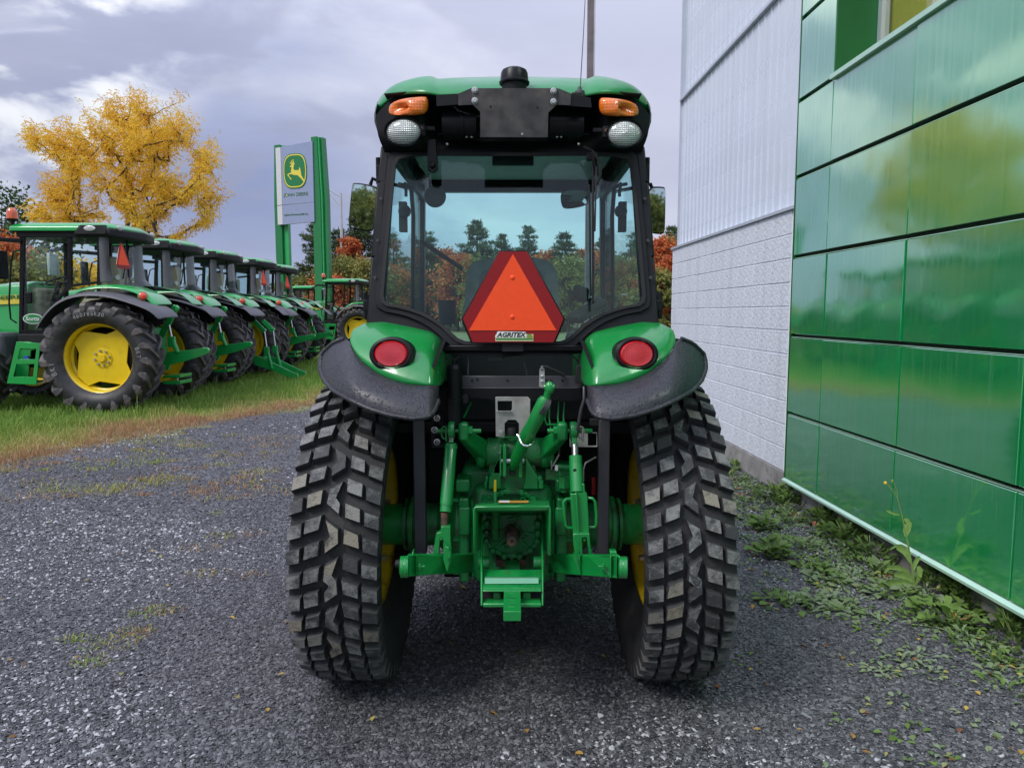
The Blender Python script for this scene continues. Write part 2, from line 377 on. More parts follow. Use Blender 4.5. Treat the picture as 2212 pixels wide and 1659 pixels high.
def block_mat():
    m = mat('worn_tread_rubber', (.045, .045, .048), .62, var=.3, vscale=24, bump=.35, bscale=170)
    t = m.node_tree; n = t.nodes; l = t.links; b = n['Principled BSDF']
    src = b.inputs['Base Color'].links[0].from_socket
    oi = n.new('ShaderNodeObjectInfo'); tc = n.new('ShaderNodeTexCoord')
    nz = n.new('ShaderNodeTexNoise'); nz.inputs['Scale'].default_value = 22; nz.inputs['Detail'].default_value = 6; nz.inputs['Roughness'].default_value = .7
    l.new(tc.outputs['Object'], nz.inputs['Vector'])
    ad = n.new('ShaderNodeMath'); ad.operation = 'MULTIPLY_ADD'; l.new(oi.outputs['Random'], ad.inputs[0]); ad.inputs[1].default_value = .26; l.new(nz.outputs['Fac'], ad.inputs[2])
    mr = n.new('ShaderNodeMapRange'); mr.inputs[1].default_value = .56; mr.inputs[2].default_value = .74; l.new(ad.outputs[0], mr.inputs[0])
    at = n.new('ShaderNodeAttribute'); at.attribute_name = 'top'
    mu = n.new('ShaderNodeMath'); mu.operation = 'MULTIPLY'; l.new(mr.outputs[0], mu.inputs[0]); l.new(at.outputs['Fac'], mu.inputs[1])
    rm = n.new('ShaderNodeValToRGB'); l.new(oi.outputs['Random'], rm.inputs[0])
    e = rm.color_ramp.elements; e[0].color = (.17, .17, .165, 1); e[1].color = (.24, .21, .155, 1); q = e.new(.78); q.color = (.20, .20, .195, 1)
    mx = n.new('ShaderNodeMix'); mx.data_type = 'RGBA'; l.new(mu.outputs[0], mx.inputs[0]); l.new(src, mx.inputs[6]); l.new(rm.outputs[0], mx.inputs[7])
    l.new(mx.outputs[2], b.inputs['Base Color'])
    return m
M['block'] = block_mat()

# ================================================================ GROUND
def ground_mats():
    # gravel bed: dark crushed stone with slate-grey flecks
    m = bpy.data.materials.new('dark_gravel'); t, n, l, b = nodes(m)
    tc = n.new('ShaderNodeTexCoord')
    v = n.new('ShaderNodeTexVoronoi'); v.inputs['Scale'].default_value = 75; v.inputs['Randomness'].default_value = 1; l.new(tc.outputs['Object'], v.inputs['Vector'])
    v2 = n.new('ShaderNodeTexVoronoi'); v2.inputs['Scale'].default_value = 75; v2.feature = 'DISTANCE_TO_EDGE'; l.new(tc.outputs['Object'], v2.inputs['Vector'])
    sep = n.new('ShaderNodeSeparateColor'); l.new(v.outputs['Color'], sep.inputs[0])
    r = n.new('ShaderNodeValToRGB'); l.new(sep.outputs[0], r.inputs[0]); e = r.color_ramp.elements
    e[0].color = (.05, .05, .058, 1); e[1].color = (.32, .32, .35, 1); q = e.new(.6); q.color = (.11, .108, .125, 1); q = e.new(.9); q.color = (.19, .19, .21, 1)
    big = n.new('ShaderNodeTexNoise'); big.inputs['Scale'].default_value = .9; big.inputs['Detail'].default_value = 5; l.new(tc.outputs['Object'], big.inputs['Vector'])
    mr = n.new('ShaderNodeMapRange'); mr.inputs[1].default_value = .3; mr.inputs[2].default_value = .7; mr.inputs[3].default_value = .65; mr.inputs[4].default_value = 1.3; l.new(big.outputs['Fac'], mr.inputs[0])
    hs = n.new('ShaderNodeHueSaturation'); l.new(r.outputs[0], hs.inputs['Color']); l.new(mr.outputs[0], hs.inputs['Value'])
    l.new(hs.outputs[0], b.inputs['Base Color']); b.inputs['Roughness'].default_value = .62
    m2 = n.new('ShaderNodeMapRange'); m2.inputs[1].default_value = 0; m2.inputs[2].default_value = .25; l.new(v2.outputs['Distance'], m2.inputs[0])
    ad = n.new('ShaderNodeMath'); ad.operation = 'ADD'; l.new(m2.outputs[0], ad.inputs[0]); l.new(sep.outputs[1], ad.inputs[1])
    bp = n.new('ShaderNodeBump'); bp.inputs['Strength'].default_value = .9; bp.inputs['Distance'].default_value = .008; l.new(ad.outputs[0], bp.inputs['Height']); l.new(bp.outputs[0], b.inputs['Normal'])
    M['gravel'] = m
    M['soil'] = mat('grassy_soil', (.13, .15, .05), .95, var=.35, vscale=.8, dirt=(.24, .18, .09), dscale=.5, dlo=.45, dhi=.65, bump=.5, bscale=12)
ground_mats()
gm = MB(); gm.grid([[Vector((x, y, 0)) for x in np.linspace(-420, 420, 15)] for y in np.linspace(-60, 900, 15)])
obj('ground', gm, M['soil'], kind='structure', smooth=False)
# gravel yard: a sheet with an uneven grassy edge on the left
EDGE = [(-6.6, -9), (-6.1, -2), (-5.6, 2), (-5.2, 5), (-4.85, 6.6), (-4.5, 7.8), (-4.05, 9.0), (-3.2, 10.8), (-2.2, 13), (-1.0, 16.5), (.5, 21), (3, 27)]
def edge_x(y):
    for (x0, y0), (x1, y1) in zip(EDGE, EDGE[1:]):
        if y <= y1: return x0+(x1-x0)*max(0, (y-y0))/(y1-y0)
    return EDGE[-1][0]
ys = np.linspace(-8, 26, 340)
ym = MB(); rows = []
for y in ys:
    e0 = edge_x(y)+.22*math.sin(y*3.1)+.12*math.sin(y*9.7+1)+random.uniform(-.09, .09)
    rows.append([Vector((e0, y, .004)), Vector((e0+2, y, .004)), Vector((6, y, .004)), Vector((16, y, .004))])
ym.grid(rows); obj('gravel_yard', ym, M['gravel'], kind='structure', smooth=False)

def chips(n_, xf, yf, smin, smax, seed):
    r = np.random.default_rng(seed)
    x, y = xf(r, n_), yf(r, n_)
    base = np.array([(1, 0, 0), (.25, .8, 0), (-.8, .55, 0), (-.9, -.5, 0), (.1, -.85, 0), (.1, .05, .5), ])
    fac = np.array([(0, 1, 5), (1, 2, 5), (2, 3, 5), (3, 4, 5), (4, 0, 5)])
    s = smin+(smax-smin)*r.random(n_)**2.2
    V = base[None]+r.uniform(-.28, .28, (n_, 6, 3))
    V = V*s[:, None, None]*np.stack([r.uniform(.6, 1.1, n_), r.uniform(.5, .9, n_), r.uniform(.4, 1.1, n_)], 1)[:, None, :]
    a = r.uniform(0, 2*np.pi, n_); ca, sa = np.cos(a)[:, None], np.sin(a)[:, None]
    X = V[..., 0]*ca-V[..., 1]*sa; Yv = V[..., 0]*sa+V[..., 1]*ca; Z = V[..., 2]
    tx, ty = r.uniform(-.35, .35, n_)[:, None], r.uniform(-.35, .35, n_)[:, None]
    Z = Z+X*tx+Yv*ty
    out = np.stack([X+x[:, None], Yv+y[:, None], Z+.006], -1).reshape(-1, 3)
    F = (fac[None]+6*np.arange(n_)[:, None, None]).reshape(-1, 3)
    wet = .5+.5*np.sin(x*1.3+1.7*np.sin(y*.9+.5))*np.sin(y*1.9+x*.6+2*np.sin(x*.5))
    damp_shade = np.clip(1.20-.36*wet-.18*np.exp(-((x/.95)**2+((y-3.2)/1.6)**2)), .3, 1.2)  # damp patches, plus the tractor's ground shade painted into the stone tint
    t = np.repeat(np.clip(r.random(n_)*damp_shade, 0, 1), 6)
    return out, F, t
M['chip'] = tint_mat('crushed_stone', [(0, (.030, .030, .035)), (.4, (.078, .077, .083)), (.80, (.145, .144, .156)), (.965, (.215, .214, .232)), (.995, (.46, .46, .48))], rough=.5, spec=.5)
def near_xy(n_, seed, y0, y1):
    r = np.random.default_rng(seed)
    y = y0+(y1-y0)*r.random(n_)**1.25
    x = (r.random(n_)*2-1)*(.80*y+.35)
    x = np.minimum(x, 2.25-.02*y)
    return x, y
def edge_arr(y): return np.interp(y, [p[1] for p in EDGE], [p[0] for p in EDGE])
x1, y1 = near_xy(230000, 5, 1.7, 5.2); x2, y2 = near_xy(110000, 6, 4.6, 11.5)
k = x1 > edge_arr(y1); x1, y1 = x1[k], y1[k]
k = (x2 > edge_arr(y2)-.3+rng.uniform(-.3, .3, len(x2))); x2, y2 = x2[k], y2[k]
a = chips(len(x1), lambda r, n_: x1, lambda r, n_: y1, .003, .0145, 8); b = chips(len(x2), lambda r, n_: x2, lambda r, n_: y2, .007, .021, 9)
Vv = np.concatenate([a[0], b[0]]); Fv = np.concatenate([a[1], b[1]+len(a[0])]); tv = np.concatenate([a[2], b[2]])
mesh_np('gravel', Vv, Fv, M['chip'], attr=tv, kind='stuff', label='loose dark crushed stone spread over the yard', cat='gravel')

# grass
def blades(x, y, h, wdt, seed, tint, bend=.5, nseg=2):
    r = np.random.default_rng(seed); n_ = len(x)
    a = r.uniform(0, 2*np.pi, n_); lean = r.uniform(.05, bend, n_)*h
    la = r.uniform(0, 2*np.pi, n_)
    dx, dy = np.cos(a)*wdt/2, np.sin(a)*wdt/2
    z0 = np.zeros(n_)
    p = [np.stack([x-dx, y-dy, z0], 1), np.stack([x+dx, y+dy, z0], 1),
         np.stack([x+dx*.7+np.cos(la)*lean*.4, y+dy*.7+np.sin(la)*lean*.4, h*.6], 1), np.stack([x-dx*.7+np.cos(la)*lean*.4, y-dy*.7+np.sin(la)*lean*.4, h*.6], 1),
         np.stack([x+np.cos(la)*lean, y+np.sin(la)*lean, h*(1-.25*lean/np.maximum(h, 1e-4))], 1)]
    V = np.stack(p, 1).reshape(-1, 3); o = 5*np.arange(n_)[:, None]
    F = np.concatenate([o+np.array([[0, 1, 2]]), o+np.array([[0, 2, 3]]), o+np.array([[3, 2, 4]])])
    return V, F, np.repeat(tint, 5)
n_ = 230000
gy = 5.2+(30-5.2)*rng.random(n_)**1.9
span = 13.5
gx = edge_arr(gy)-.1-rng.random(n_)**1.25*np.minimum(span, 2.5+gy*.8)+.75*rng.random(n_)**4
dist = edge_arr(gy)-gx
patch = np.sin(gx*2.3+1.1*np.sin(gy*1.7))*np.sin(gy*1.9+gx*.7)+.5*np.sin(gx*6.1+gy*4.3)
dry = np.clip(1.15-dist*.62+patch*.22+rng.normal(0, .12, n_), 0, 1)
keep = rng.random(n_) > np.clip((.55-dist)*.9, 0, .88)
hh = (.035+.07*rng.random(n_)+.05*(dist > 1.3)*rng.random(n_))*np.clip(.5+dist*.5, .35, 1.25)
hh *= np.where(rng.random(n_) > .985, 1.9, 1)
hh *= .65+.75*(.5+.5*np.sin(gx*7.3+2*np.sin(gy*3.1))*np.sin(gy*6.1+gx*2.2))
wd = .0045+gy*.00055
V, F, t = blades(gx[keep], gy[keep], hh[keep], wd[keep], 3, dry[keep], .7)
M['grass'] = tint_mat('grass_blades', [(0, (.20, .34, .06)), (.3, (.34, .42, .10)), (.55, (.46, .41, .15)), (.78, (.48, .31, .15)), (1, (.44, .25, .14))], rough=.6, trans=.3)
mesh_np('grass', V, F, M['grass'], attr=t, kind='stuff', label='green grass turning rusty brown towards the gravel edge', cat='grass')
# sparse tufts in the gravel
tx, ty, th, tt = [], [], [], []
def tuft(px, py, n_, rad, h, dryv):
    g = G(px, py)
    for _ in range(n_):
        r_ = rad*random.random()**.6; a_ = random.uniform(0, 6.283)
        tx.append(g.x+1.5*r_*math.cos(a_)); ty.append(g.y+r_*math.sin(a_)); th.append(h*random.uniform(.4, 1.1)); tt.append(min(1, max(0, dryv+random.gauss(0, .2))))
for q in [(160, 1385, 60, .05, .03, .2), (240, 1395, 110, .09, .03, .4), (290, 1365, 70, .06, .03, .5), (320, 1325, 80, .08, .03, .3), (350, 1322, 60, .07, .03, .8), (200, 1432, 80, .06, .03, .3),
          (300, 1375, 60, .07, .025, .9), (475, 1160, 70, .09, .03, .4), (470, 1110, 40, .06, .03, .3), (560, 1020, 130, .16, .04, .6), (520, 1075, 60, .10, .03, .9), (300, 1000, 110, .2, .05, .2),
          (390, 960, 90, .2, .05, .5), (230, 1060, 90, .2, .05, .7), (60, 1075, 90, .2, .05, .8), (590, 950, 120, .25, .05, .8), (430, 1185, 50, .09, .03, .8), (440, 1240, 50, .07, .03, .6), (320, 955, 150, .3, .06, .3), (540, 1155, 50, .08, .03, .9),
          (540, 1245, 40, .06, .025, .9), (350, 1040, 60, .12, .04, .3), (480, 1005, 60, .12, .04, .4)]: tuft(*q)
for _ in range(90):
    py_ = random.uniform(940, 1080); tuft(random.uniform(0, 630), py_, 40, random.uniform(.05, .2), .045, random.uniform(.3, 1))
V, F, t = blades(np.array(tx), np.array(ty), np.array(th), np.full(len(tx), .007), 4, np.array(tt), 1.3)
mesh_np('grass_tufts', V, F, M['grass'], attr=t, kind='stuff', label='sparse green and dried tufts poking through the gravel', cat='grass')

# ================================================================ BUILDING
def panel_mat():
    m = bpy.data.materials.new('glossy_green_panel'); m.use_nodes = True; t = m.node_tree; n = t.nodes; l = t.links; b = n['Principled BSDF']
    tc = n.new('ShaderNodeTexCoord'); mp = n.new('ShaderNodeMapping'); mp.inputs['Scale'].default_value = (1, 17, .6); l.new(tc.outputs['Object'], mp.inputs[0])
    nz = n.new('ShaderNodeTexNoise'); nz.inputs['Scale'].default_value = 1.6; nz.inputs['Detail'].default_value = 5; l.new(mp.outputs[0], nz.inputs['Vector'])
    oi = n.new('ShaderNodeObjectInfo')
    hs = n.new('ShaderNodeHueSaturation'); hs.inputs['Color'].default_value = (.003, .33, .085, 1)
    mv = n.new('ShaderNodeMapRange'); mv.inputs[3].default_value = .90; mv.inputs[4].default_value = 1.12; l.new(oi.outputs['Random'], mv.inputs[0]); l.new(mv.outputs[0], hs.inputs['Value'])
    l.new(hs.outputs[0], b.inputs['Base Color']); b.inputs['Roughness'].default_value = .35; b.inputs['Specular IOR Level'].default_value = .3
    g = n.new('ShaderNodeBsdfGlossy'); g.inputs[0].default_value = (.84, 1, .92, 1)
    mr = n.new('ShaderNodeMapRange'); mr.inputs[1].default_value = .35; mr.inputs[2].default_value = .68; mr.inputs[3].default_value = .06; mr.inputs[4].default_value = .12; l.new(nz.outputs['Fac'], mr.inputs[0]); l.new(mr.outputs[0], g.inputs['Roughness'])
    sz = n.new('ShaderNodeSeparateXYZ'); l.new(tc.outputs['Object'], sz.inputs[0])
    tp_ = n.new('ShaderNodeMapRange'); tp_.interpolation_type = 'SMOOTHSTEP'; tp_.inputs[1].default_value = -.12; tp_.inputs[2].default_value = .30; l.new(sz.outputs[2], tp_.inputs[0])
    ad_ = n.new('ShaderNodeVectorMath'); ad_.operation = 'MULTIPLY_ADD'; l.new(tc.outputs['Object'], ad_.inputs[0]); ad_.inputs[1].default_value = (1, 70, 2.2)
    cb = n.new('ShaderNodeCombineXYZ'); l.new(oi.outputs['Random'], cb.inputs[0]); l.new(oi.outputs['Random'], cb.inputs[1]); sc_ = n.new('ShaderNodeVectorMath'); sc_.operation = 'SCALE'; sc_.inputs['Scale'].default_value = 37; l.new(cb.outputs[0], sc_.inputs[0]); l.new(sc_.outputs[0], ad_.inputs[2])
    ns_ = n.new('ShaderNodeTexNoise'); ns_.inputs['Scale'].default_value = 1.0; ns_.inputs['Detail'].default_value = 4; l.new(ad_.outputs[0], ns_.inputs['Vector'])
    th_ = n.new('ShaderNodeMapRange'); th_.inputs[1].default_value = .50; th_.inputs[2].default_value = .72; l.new(ns_.outputs['Fac'], th_.inputs[0])
    ml_ = n.new('ShaderNodeMath'); ml_.operation = 'MULTIPLY'; l.new(th_.outputs[0], ml_.inputs[0]); l.new(tp_.outputs[0], ml_.inputs[1])
    m2_ = n.new('ShaderNodeMath'); m2_.operation = 'MULTIPLY'; l.new(ml_.outputs[0], m2_.inputs[0]); m2_.inputs[1].default_value = .35
    mc_ = n.new('ShaderNodeMix'); mc_.data_type = 'RGBA'; l.new(m2_.outputs[0], mc_.inputs[0]); l.new(hs.outputs[0], mc_.inputs[6]); mc_.inputs[7].default_value = (.20, .48, .30, 1); l.new(mc_.outputs[2], b.inputs['Base Color'])
    # weathered film streaks: thin pale run marks
    lw = n.new('ShaderNodeFresnel'); lw.inputs[0].default_value = 2.0
    mf = n.new('ShaderNodeMapRange'); mf.inputs[1].default_value = .3; mf.inputs[2].default_value = .7; mf.inputs[3].default_value = 2.7; mf.inputs[4].default_value = 3.2; l.new(nz.outputs['Fac'], mf.inputs[0])
    mu = n.new('ShaderNodeMath'); mu.operation = 'MULTIPLY'; mu.use_clamp = True; l.new(lw.outputs[0], mu.inputs[0]); l.new(mf.outputs[0], mu.inputs[1])
    n2 = n.new('ShaderNodeTexNoise'); n2.inputs['Scale'].default_value = 1.3; n2.inputs['Detail'].default_value = 2; l.new(tc.outputs['Object'], n2.inputs['Vector'])
    bp = n.new('ShaderNodeBump'); bp.inputs['Strength'].default_value = .12; bp.inputs['Distance'].default_value = .05; l.new(n2.outputs['Fac'], bp.inputs['Height'])
    l.new(bp.outputs[0], g.inputs['Normal'])
    mx = n.new('ShaderNodeMixShader'); l.new(mu.outputs[0], mx.inputs[0]); l.new(b.outputs[0], mx.inputs[1]); l.new(g.outputs[0], mx.inputs[2]); l.new(mx.outputs[0], n['Material Output'].inputs[0])
    return m
M['panel'] = panel_mat()
M['cladding'] = mat('white_metal_cladding', (.66, .71, .81), .30, metal=.0, var=.05, vscale=2, rvar=.1, coat=.6, coatr=.12)
def rain_stain(m, dark):
    t = m.node_tree; n = t.nodes; l = t.links; b = n['Principled BSDF']; src = b.inputs['Base Color'].links[0].from_socket
    g = n.new('ShaderNodeNewGeometry'); mp_ = n.new('ShaderNodeMapping'); mp_.inputs['Scale'].default_value = (5, 5, .35); l.new(g.outputs['Position'], mp_.inputs[0])
    z_ = n.new('ShaderNodeTexNoise'); z_.inputs['Scale'].default_value = 1.4; z_.inputs['Detail'].default_value = 6; l.new(mp_.outputs[0], z_.inputs['Vector'])
    r_ = n.new('ShaderNodeMapRange'); r_.inputs[1].default_value = .48; r_.inputs[2].default_value = .72; r_.inputs[4].default_value = .6; l.new(z_.outputs['Fac'], r_.inputs[0])
    x_ = n.new('ShaderNodeMix'); x_.data_type = 'RGBA'; l.new(r_.outputs[0], x_.inputs[0]); l.new(src, x_.inputs[6]); x_.inputs[7].default_value = (*dark, 1); l.new(x_.outputs[2], b.inputs['Base Color'])
rain_stain(M['cladding'], (.60, .64, .72))
M['blockw'] = mat('painted_split_block', (.67, .71, .78), .8, var=.08, vscale=8, bump=.9, bscale=38, dirt=(.60, .62, .66), dscale=13, dlo=.42, dhi=.62)
rain_stain(M['blockw'], (.52, .53, .55))
M['mortar'] = mat('pale_mortar', (.86, .88, .92), .85, var=.05)
M['concrete'] = mat('foundation_concrete', (.30, .29, .28), .85, var=.25, vscale=5, bump=.5, bscale=60, dirt=(.16, .15, .13), dscale=6, dlo=.5, dhi=.7)
M['trim'] = mat('pale_green_flashing', (.50, .74, .60), .3, metal=.3, var=.08)
M['dkgreen'] = mat('dark_green_reveal', (.004, .11, .022), .45, var=.06)
M['wframe'] = mat('window_aluminium', (.62, .66, .72), .3, metal=.5, var=.05)
M['yblind'] = mat('yellow_board', (.42, .38, .05), .7, var=.08, vscale=30)
M['cblind'] = mat('cream_board', (.70, .62, .44), .8, var=.12, vscale=30)
M['wglass'] = glass_mat('office_window_glass', (.93, .95, .93), k=1.3)
BW = 2.32
bld = thing('dealership_building', (0, 0, 0), 'long dealership building clad in glossy green panels with pale block and ribbed metal wall beyond', 'building')
bld.rotation_euler.z = .0363
def shared(name, me, parent, loc, matl=None):
    o = bpy.data.objects.new(name, me); COL.objects.link(o); o.parent = parent; o.location = loc; return o
def pm(name, mb, m, bev=0, smooth=False):
    me = bpy.data.meshes.new(name); me.from_pydata(mb.v, [], mb.f)
    import bmesh
    b = bmesh.new(); b.from_mesh(me)
    if bev: bmesh.ops.bevel(b, geom=b.edges[:], offset=bev, segments=1, affect='EDGES')
    bmesh.ops.recalc_face_normals(b, faces=b.faces); b.to_mesh(me); b.free()
    me.materials.append(m); finish(me, smooth, 30); return me
cols = [(5.44, 4.902)]; yv = 4.902
while yv > -4: cols.append((yv, yv-.9413)); yv -= .9413
rowz = [.1645, .682, 1.276, 1.864, 2.449, 3.002, 3.585, 4.17, 4.755, 5.34, 5.925]
gv = .0055
pmesh = {}
for ci, (ya, yb) in enumerate(cols):
    for ri in range(len(rowz)-1):
        if 1 <= ci <= 3 and 5 <= ri <= 7: continue
        wd_ = (round(ya-yb-2*gv, 3), round(rowz[ri+1]-rowz[ri]-.030, 3))
        if wd_ not in pmesh: pmesh[wd_] = pm('wall_panel', MB().box((.02, 0, 0), (.04, wd_[0], wd_[1])), M['panel'], .0025)
        po = shared('wall_panel', pmesh[wd_], bld, (BW+random.uniform(0, .002), (ya+yb)/2, (rowz[ri]+rowz[ri+1])/2))
        po.rotation_euler = (0, random.gauss(0, .0035), random.gauss(0, .0035))
zt = rowz[-1]
# backing wall behind the joints (with the window opening left free)
wy0, wy1, wz0, wz1 = cols[3][1], 4.902, rowz[5], rowz[8]
bk = MB(); y0_ = cols[-1][1]
bk.box2((BW+.045, y0_, .176), (BW+.16, 5.437, wz0)); bk.box2((BW+.045, y0_, wz1), (BW+.16, 5.437, zt))
bk.box2((BW+.045, wy1, wz0+.0005), (BW+.16, 5.437, wz1-.0005)); bk.box2((BW+.045, y0_, wz0+.0005), (BW+.16, wy0, wz1-.0005))
obj('backing_wall', bk, mat('shadow_gap_lining', (.001, .022, .006), .6, var=.05), bld, smooth=False)
for ri in range(1, len(rowz)-1):     # joint rails: a thin bright lower lip in each horizontal joint
    r_ = MB()
    for ci, (ya, yb) in enumerate(cols):
        if 1 <= ci <= 3 and 6 <= ri <= 7: continue
        r_.box2((BW+.012, yb+.002, rowz[ri]-.0115), (BW+.044, ya-.002, rowz[ri]-.0075))
    obj('joint_rail', r_, M['trim'], bld, smooth=False)
obj('base_flashing', MB().slab([[(BW+.045, y0_, .148), (BW-.020, y0_, .146), (BW-.020, y0_, .160), (BW+.001, y0_, .172), (BW+.045, y0_, .175)]], (0, 5.452-y0_, 0)), M['trim'], bld, smooth=False)
obj('corner_trim', MB().box2((BW+.002, 5.442, .160), (BW+.20, 5.460, zt)), M['dkgreen'], bld, smooth=False)
obj('foundation', MB().box2((BW+.05, y0_, -.3), (BW+.30, 5.47, .150)), M['concrete'], bld, smooth=False)
# window in its recess
rv = MB(); rv.box2((BW+.001, wy1-.018, wz0+.02), (BW+.30, wy1-.001, wz1)); obj('window_reveal', rv, M['dkgreen'], bld, smooth=False)
rv = MB(); rv.box2((BW+.001, wy0, wz1-.02), (BW+.30, wy1-.02, wz1-.002)); obj('window_head', rv, M['dkgreen'], bld, smooth=False)
obj('window_sill', MB().box2((BW-.028, wy0, wz0-.012), (BW+.34, wy1-.001, wz0+.018)), M['trim'], bld, smooth=False)
wn = obj('window', MB().box2((BW+.27, wy1-.065, wz0+.0185), (BW+.325, wy1-.020, wz1-.021)).box2((BW+.27, wy0, wz0+.0185), (BW+.325, wy0+.05, wz1-.021))
         .box2((BW+.271, wy0+.051, wz0+.0185), (BW+.324, wy1-.066, wz0+.06)).box2((BW+.271, wy0+.051, wz1-.07), (BW+.324, wy1-.066, wz1-.021)).box2((BW+.272, 3.40, wz0+.061), (BW+.323, 3.45, wz1-.071)), M['wframe'], bld, smooth=False)
obj('pane', MB().box2((BW+.296, wy0+.052, wz0+.062), (BW+.302, wy1-.067, wz1-.072)), M['wglass'], wn, smooth=False)
obj('blind', MB().box2((BW+.345, 4.42, wz0+.02), (BW+.36, wy1-.02, wz1-.02)), M['yblind'], wn, smooth=False)
obj('blind', MB().box2((BW+.345, wy0, wz0+.02), (BW+.36, 4.415, wz1-.02)), M['cblind'], wn, smooth=False)
# split-face block wall
BX = BW+.055; BY1 = 9.22
mo = MB().box2((BX+.0095, 5.461, .187), (BX+.20, BY1-.01, 2.243)); obj('mortar_bed', mo, M['mortar'], bld, smooth=False)
blm = pm('concrete_block', MB().box((.05, 0, 0), (.10, .399, .180)), M['blockw'], .004)
blh = pm('concrete_block', MB().box((.05, 0, 0), (.10, .199, .180)), M['blockw'], .004)
z = .185; i = 0
while z < 2.2:
    y = BY1; odd = i % 2
    if odd: shared('concrete_block', blh, bld, (BX+.001, y-.10, z+.0936)); y -= .2
    while y-.4 > 5.44:
        shared('concrete_block', blm, bld, (BX+random.uniform(0, .003), y-.2, z+.0936)); y -= .4
    if y-.2 > 5.44: shared('concrete_block', blh, bld, (BX+.001, y-.1, z+.0936))
    z += .1873; i += 1
obj('block_foundation', MB().box2((BX-.012, 5.475, -.3), (BX+.25, BY1+.01, .184)), M['concrete'], bld, smooth=False)
obj('base_flashing', MB().box2((BX-.018, 5.461, 2.244), (BX+.17, BY1+.02, 2.268)), M['wframe'], bld, smooth=False)
# ribbed cladding, two storeys of strips
CX = BX+.085
def strip_mesh(h):
    m = MB(); m.slab([[(.0, -.074, 0), (-.014, -.068, 0), (-.014, -.056, 0), (-.004, -.050, 0), (-.004, .074, 0), (.01, .074, 0), (.01, -.074, 0)]], (0, 0, h)); return pm('cladding_strip', m, M['cladding'])
s1, s2 = strip_mesh(4.05-2.270), strip_mesh(3.4)
y = BY1-.10
while y > 5.50:
    shared('cladding_strip', s1, bld, (CX, y, 2.270)); shared('cladding_strip', s2, bld, (CX+.035, y, 4.09)); y -= .150
obj('cladding_rail', MB().box2((CX-.045, 5.461, 4.055), (CX+.055, BY1-.03, 4.085)), M['wframe'], bld, smooth=False)
core = MB().box2((BX+.201, 5.48, .0), (BW+14, BY1-.04, 7.5)).box2((BW+.42, y0_, 0), (BW+14, 5.475, 6.2))
obj('building_body', core, M['cladding'], bld, smooth=False)
obj('corner_trim', MB().box2((CX-.03, BY1-.025, 2.270), (BX+.4, BY1-.005, 7.52)), M['wframe'], bld, smooth=False)

# ================================================================ TREES
M['bark'] = mat('bark', (.075, .055, .040), .9, var=.3, vscale=12, bump=.6, bscale=30)
M['goldleaf'] = tint_mat('golden_leaves', [(0, (.58, .33, .03)), (.45, (.86, .54, .05)), (.8, (.93, .67, .10)), (1, (.66, .60, .10))], rough=.6, trans=.5)
M['needle'] = tint_mat('pine_needles', [(0, (.035, .065, .03)), (.5, (.07, .115, .045)), (1, (.14, .18, .07))], rough=.7, trans=.15)
M['autumn'] = tint_mat('red_orange_leaves', [(0, (.36, .06, .035)), (.5, (.55, .15, .05)), (1, (.62, .28, .08))], rough=.7, trans=.3)
M['olive'] = tint_mat('olive_leaves', [(0, (.11, .14, .04)), (.5, (.20, .22, .06)), (1, (.36, .30, .08))], rough=.7, trans=.3)
M['darkgreenleaf'] = tint_mat('dark_green_leaves', [(0, (.025, .06, .018)), (.5, (.05, .10, .03)), (1, (.09, .14, .04))], rough=.7, trans=.2)

def leaf_cards(C, D, ln, wd, seed, tint, droop=0):
    """narrow leaf shapes (two triangles) at centres C pointing along D"""
    r = np.random.default_rng(seed); n_ = len(C)
    D = D/np.linalg.norm(D, axis=1, keepdims=True)
    U = r.normal(size=(n_, 3)); S = np.cross(D, U); S /= np.linalg.norm(S, axis=1, keepdims=True)
    a = C; m = C+D*(ln*.5)[:, None]; tip = C+D*ln[:, None]-np.array([0, 0, 1])*(droop*ln)[:, None] if np.ndim(droop) else C+D*ln[:, None]+np.array([0, 0, -droop])*ln[:, None]
    V = np.stack([a, m+S*(wd/2)[:, None], tip, m-S*(wd/2)[:, None]], 1).reshape(-1, 3)
    o = 4*np.arange(n_)[:, None]
    return V, np.concatenate([o+np.array([[0, 1, 2]]), o+np.array([[0, 2, 3]])]), np.repeat(tint, 4)

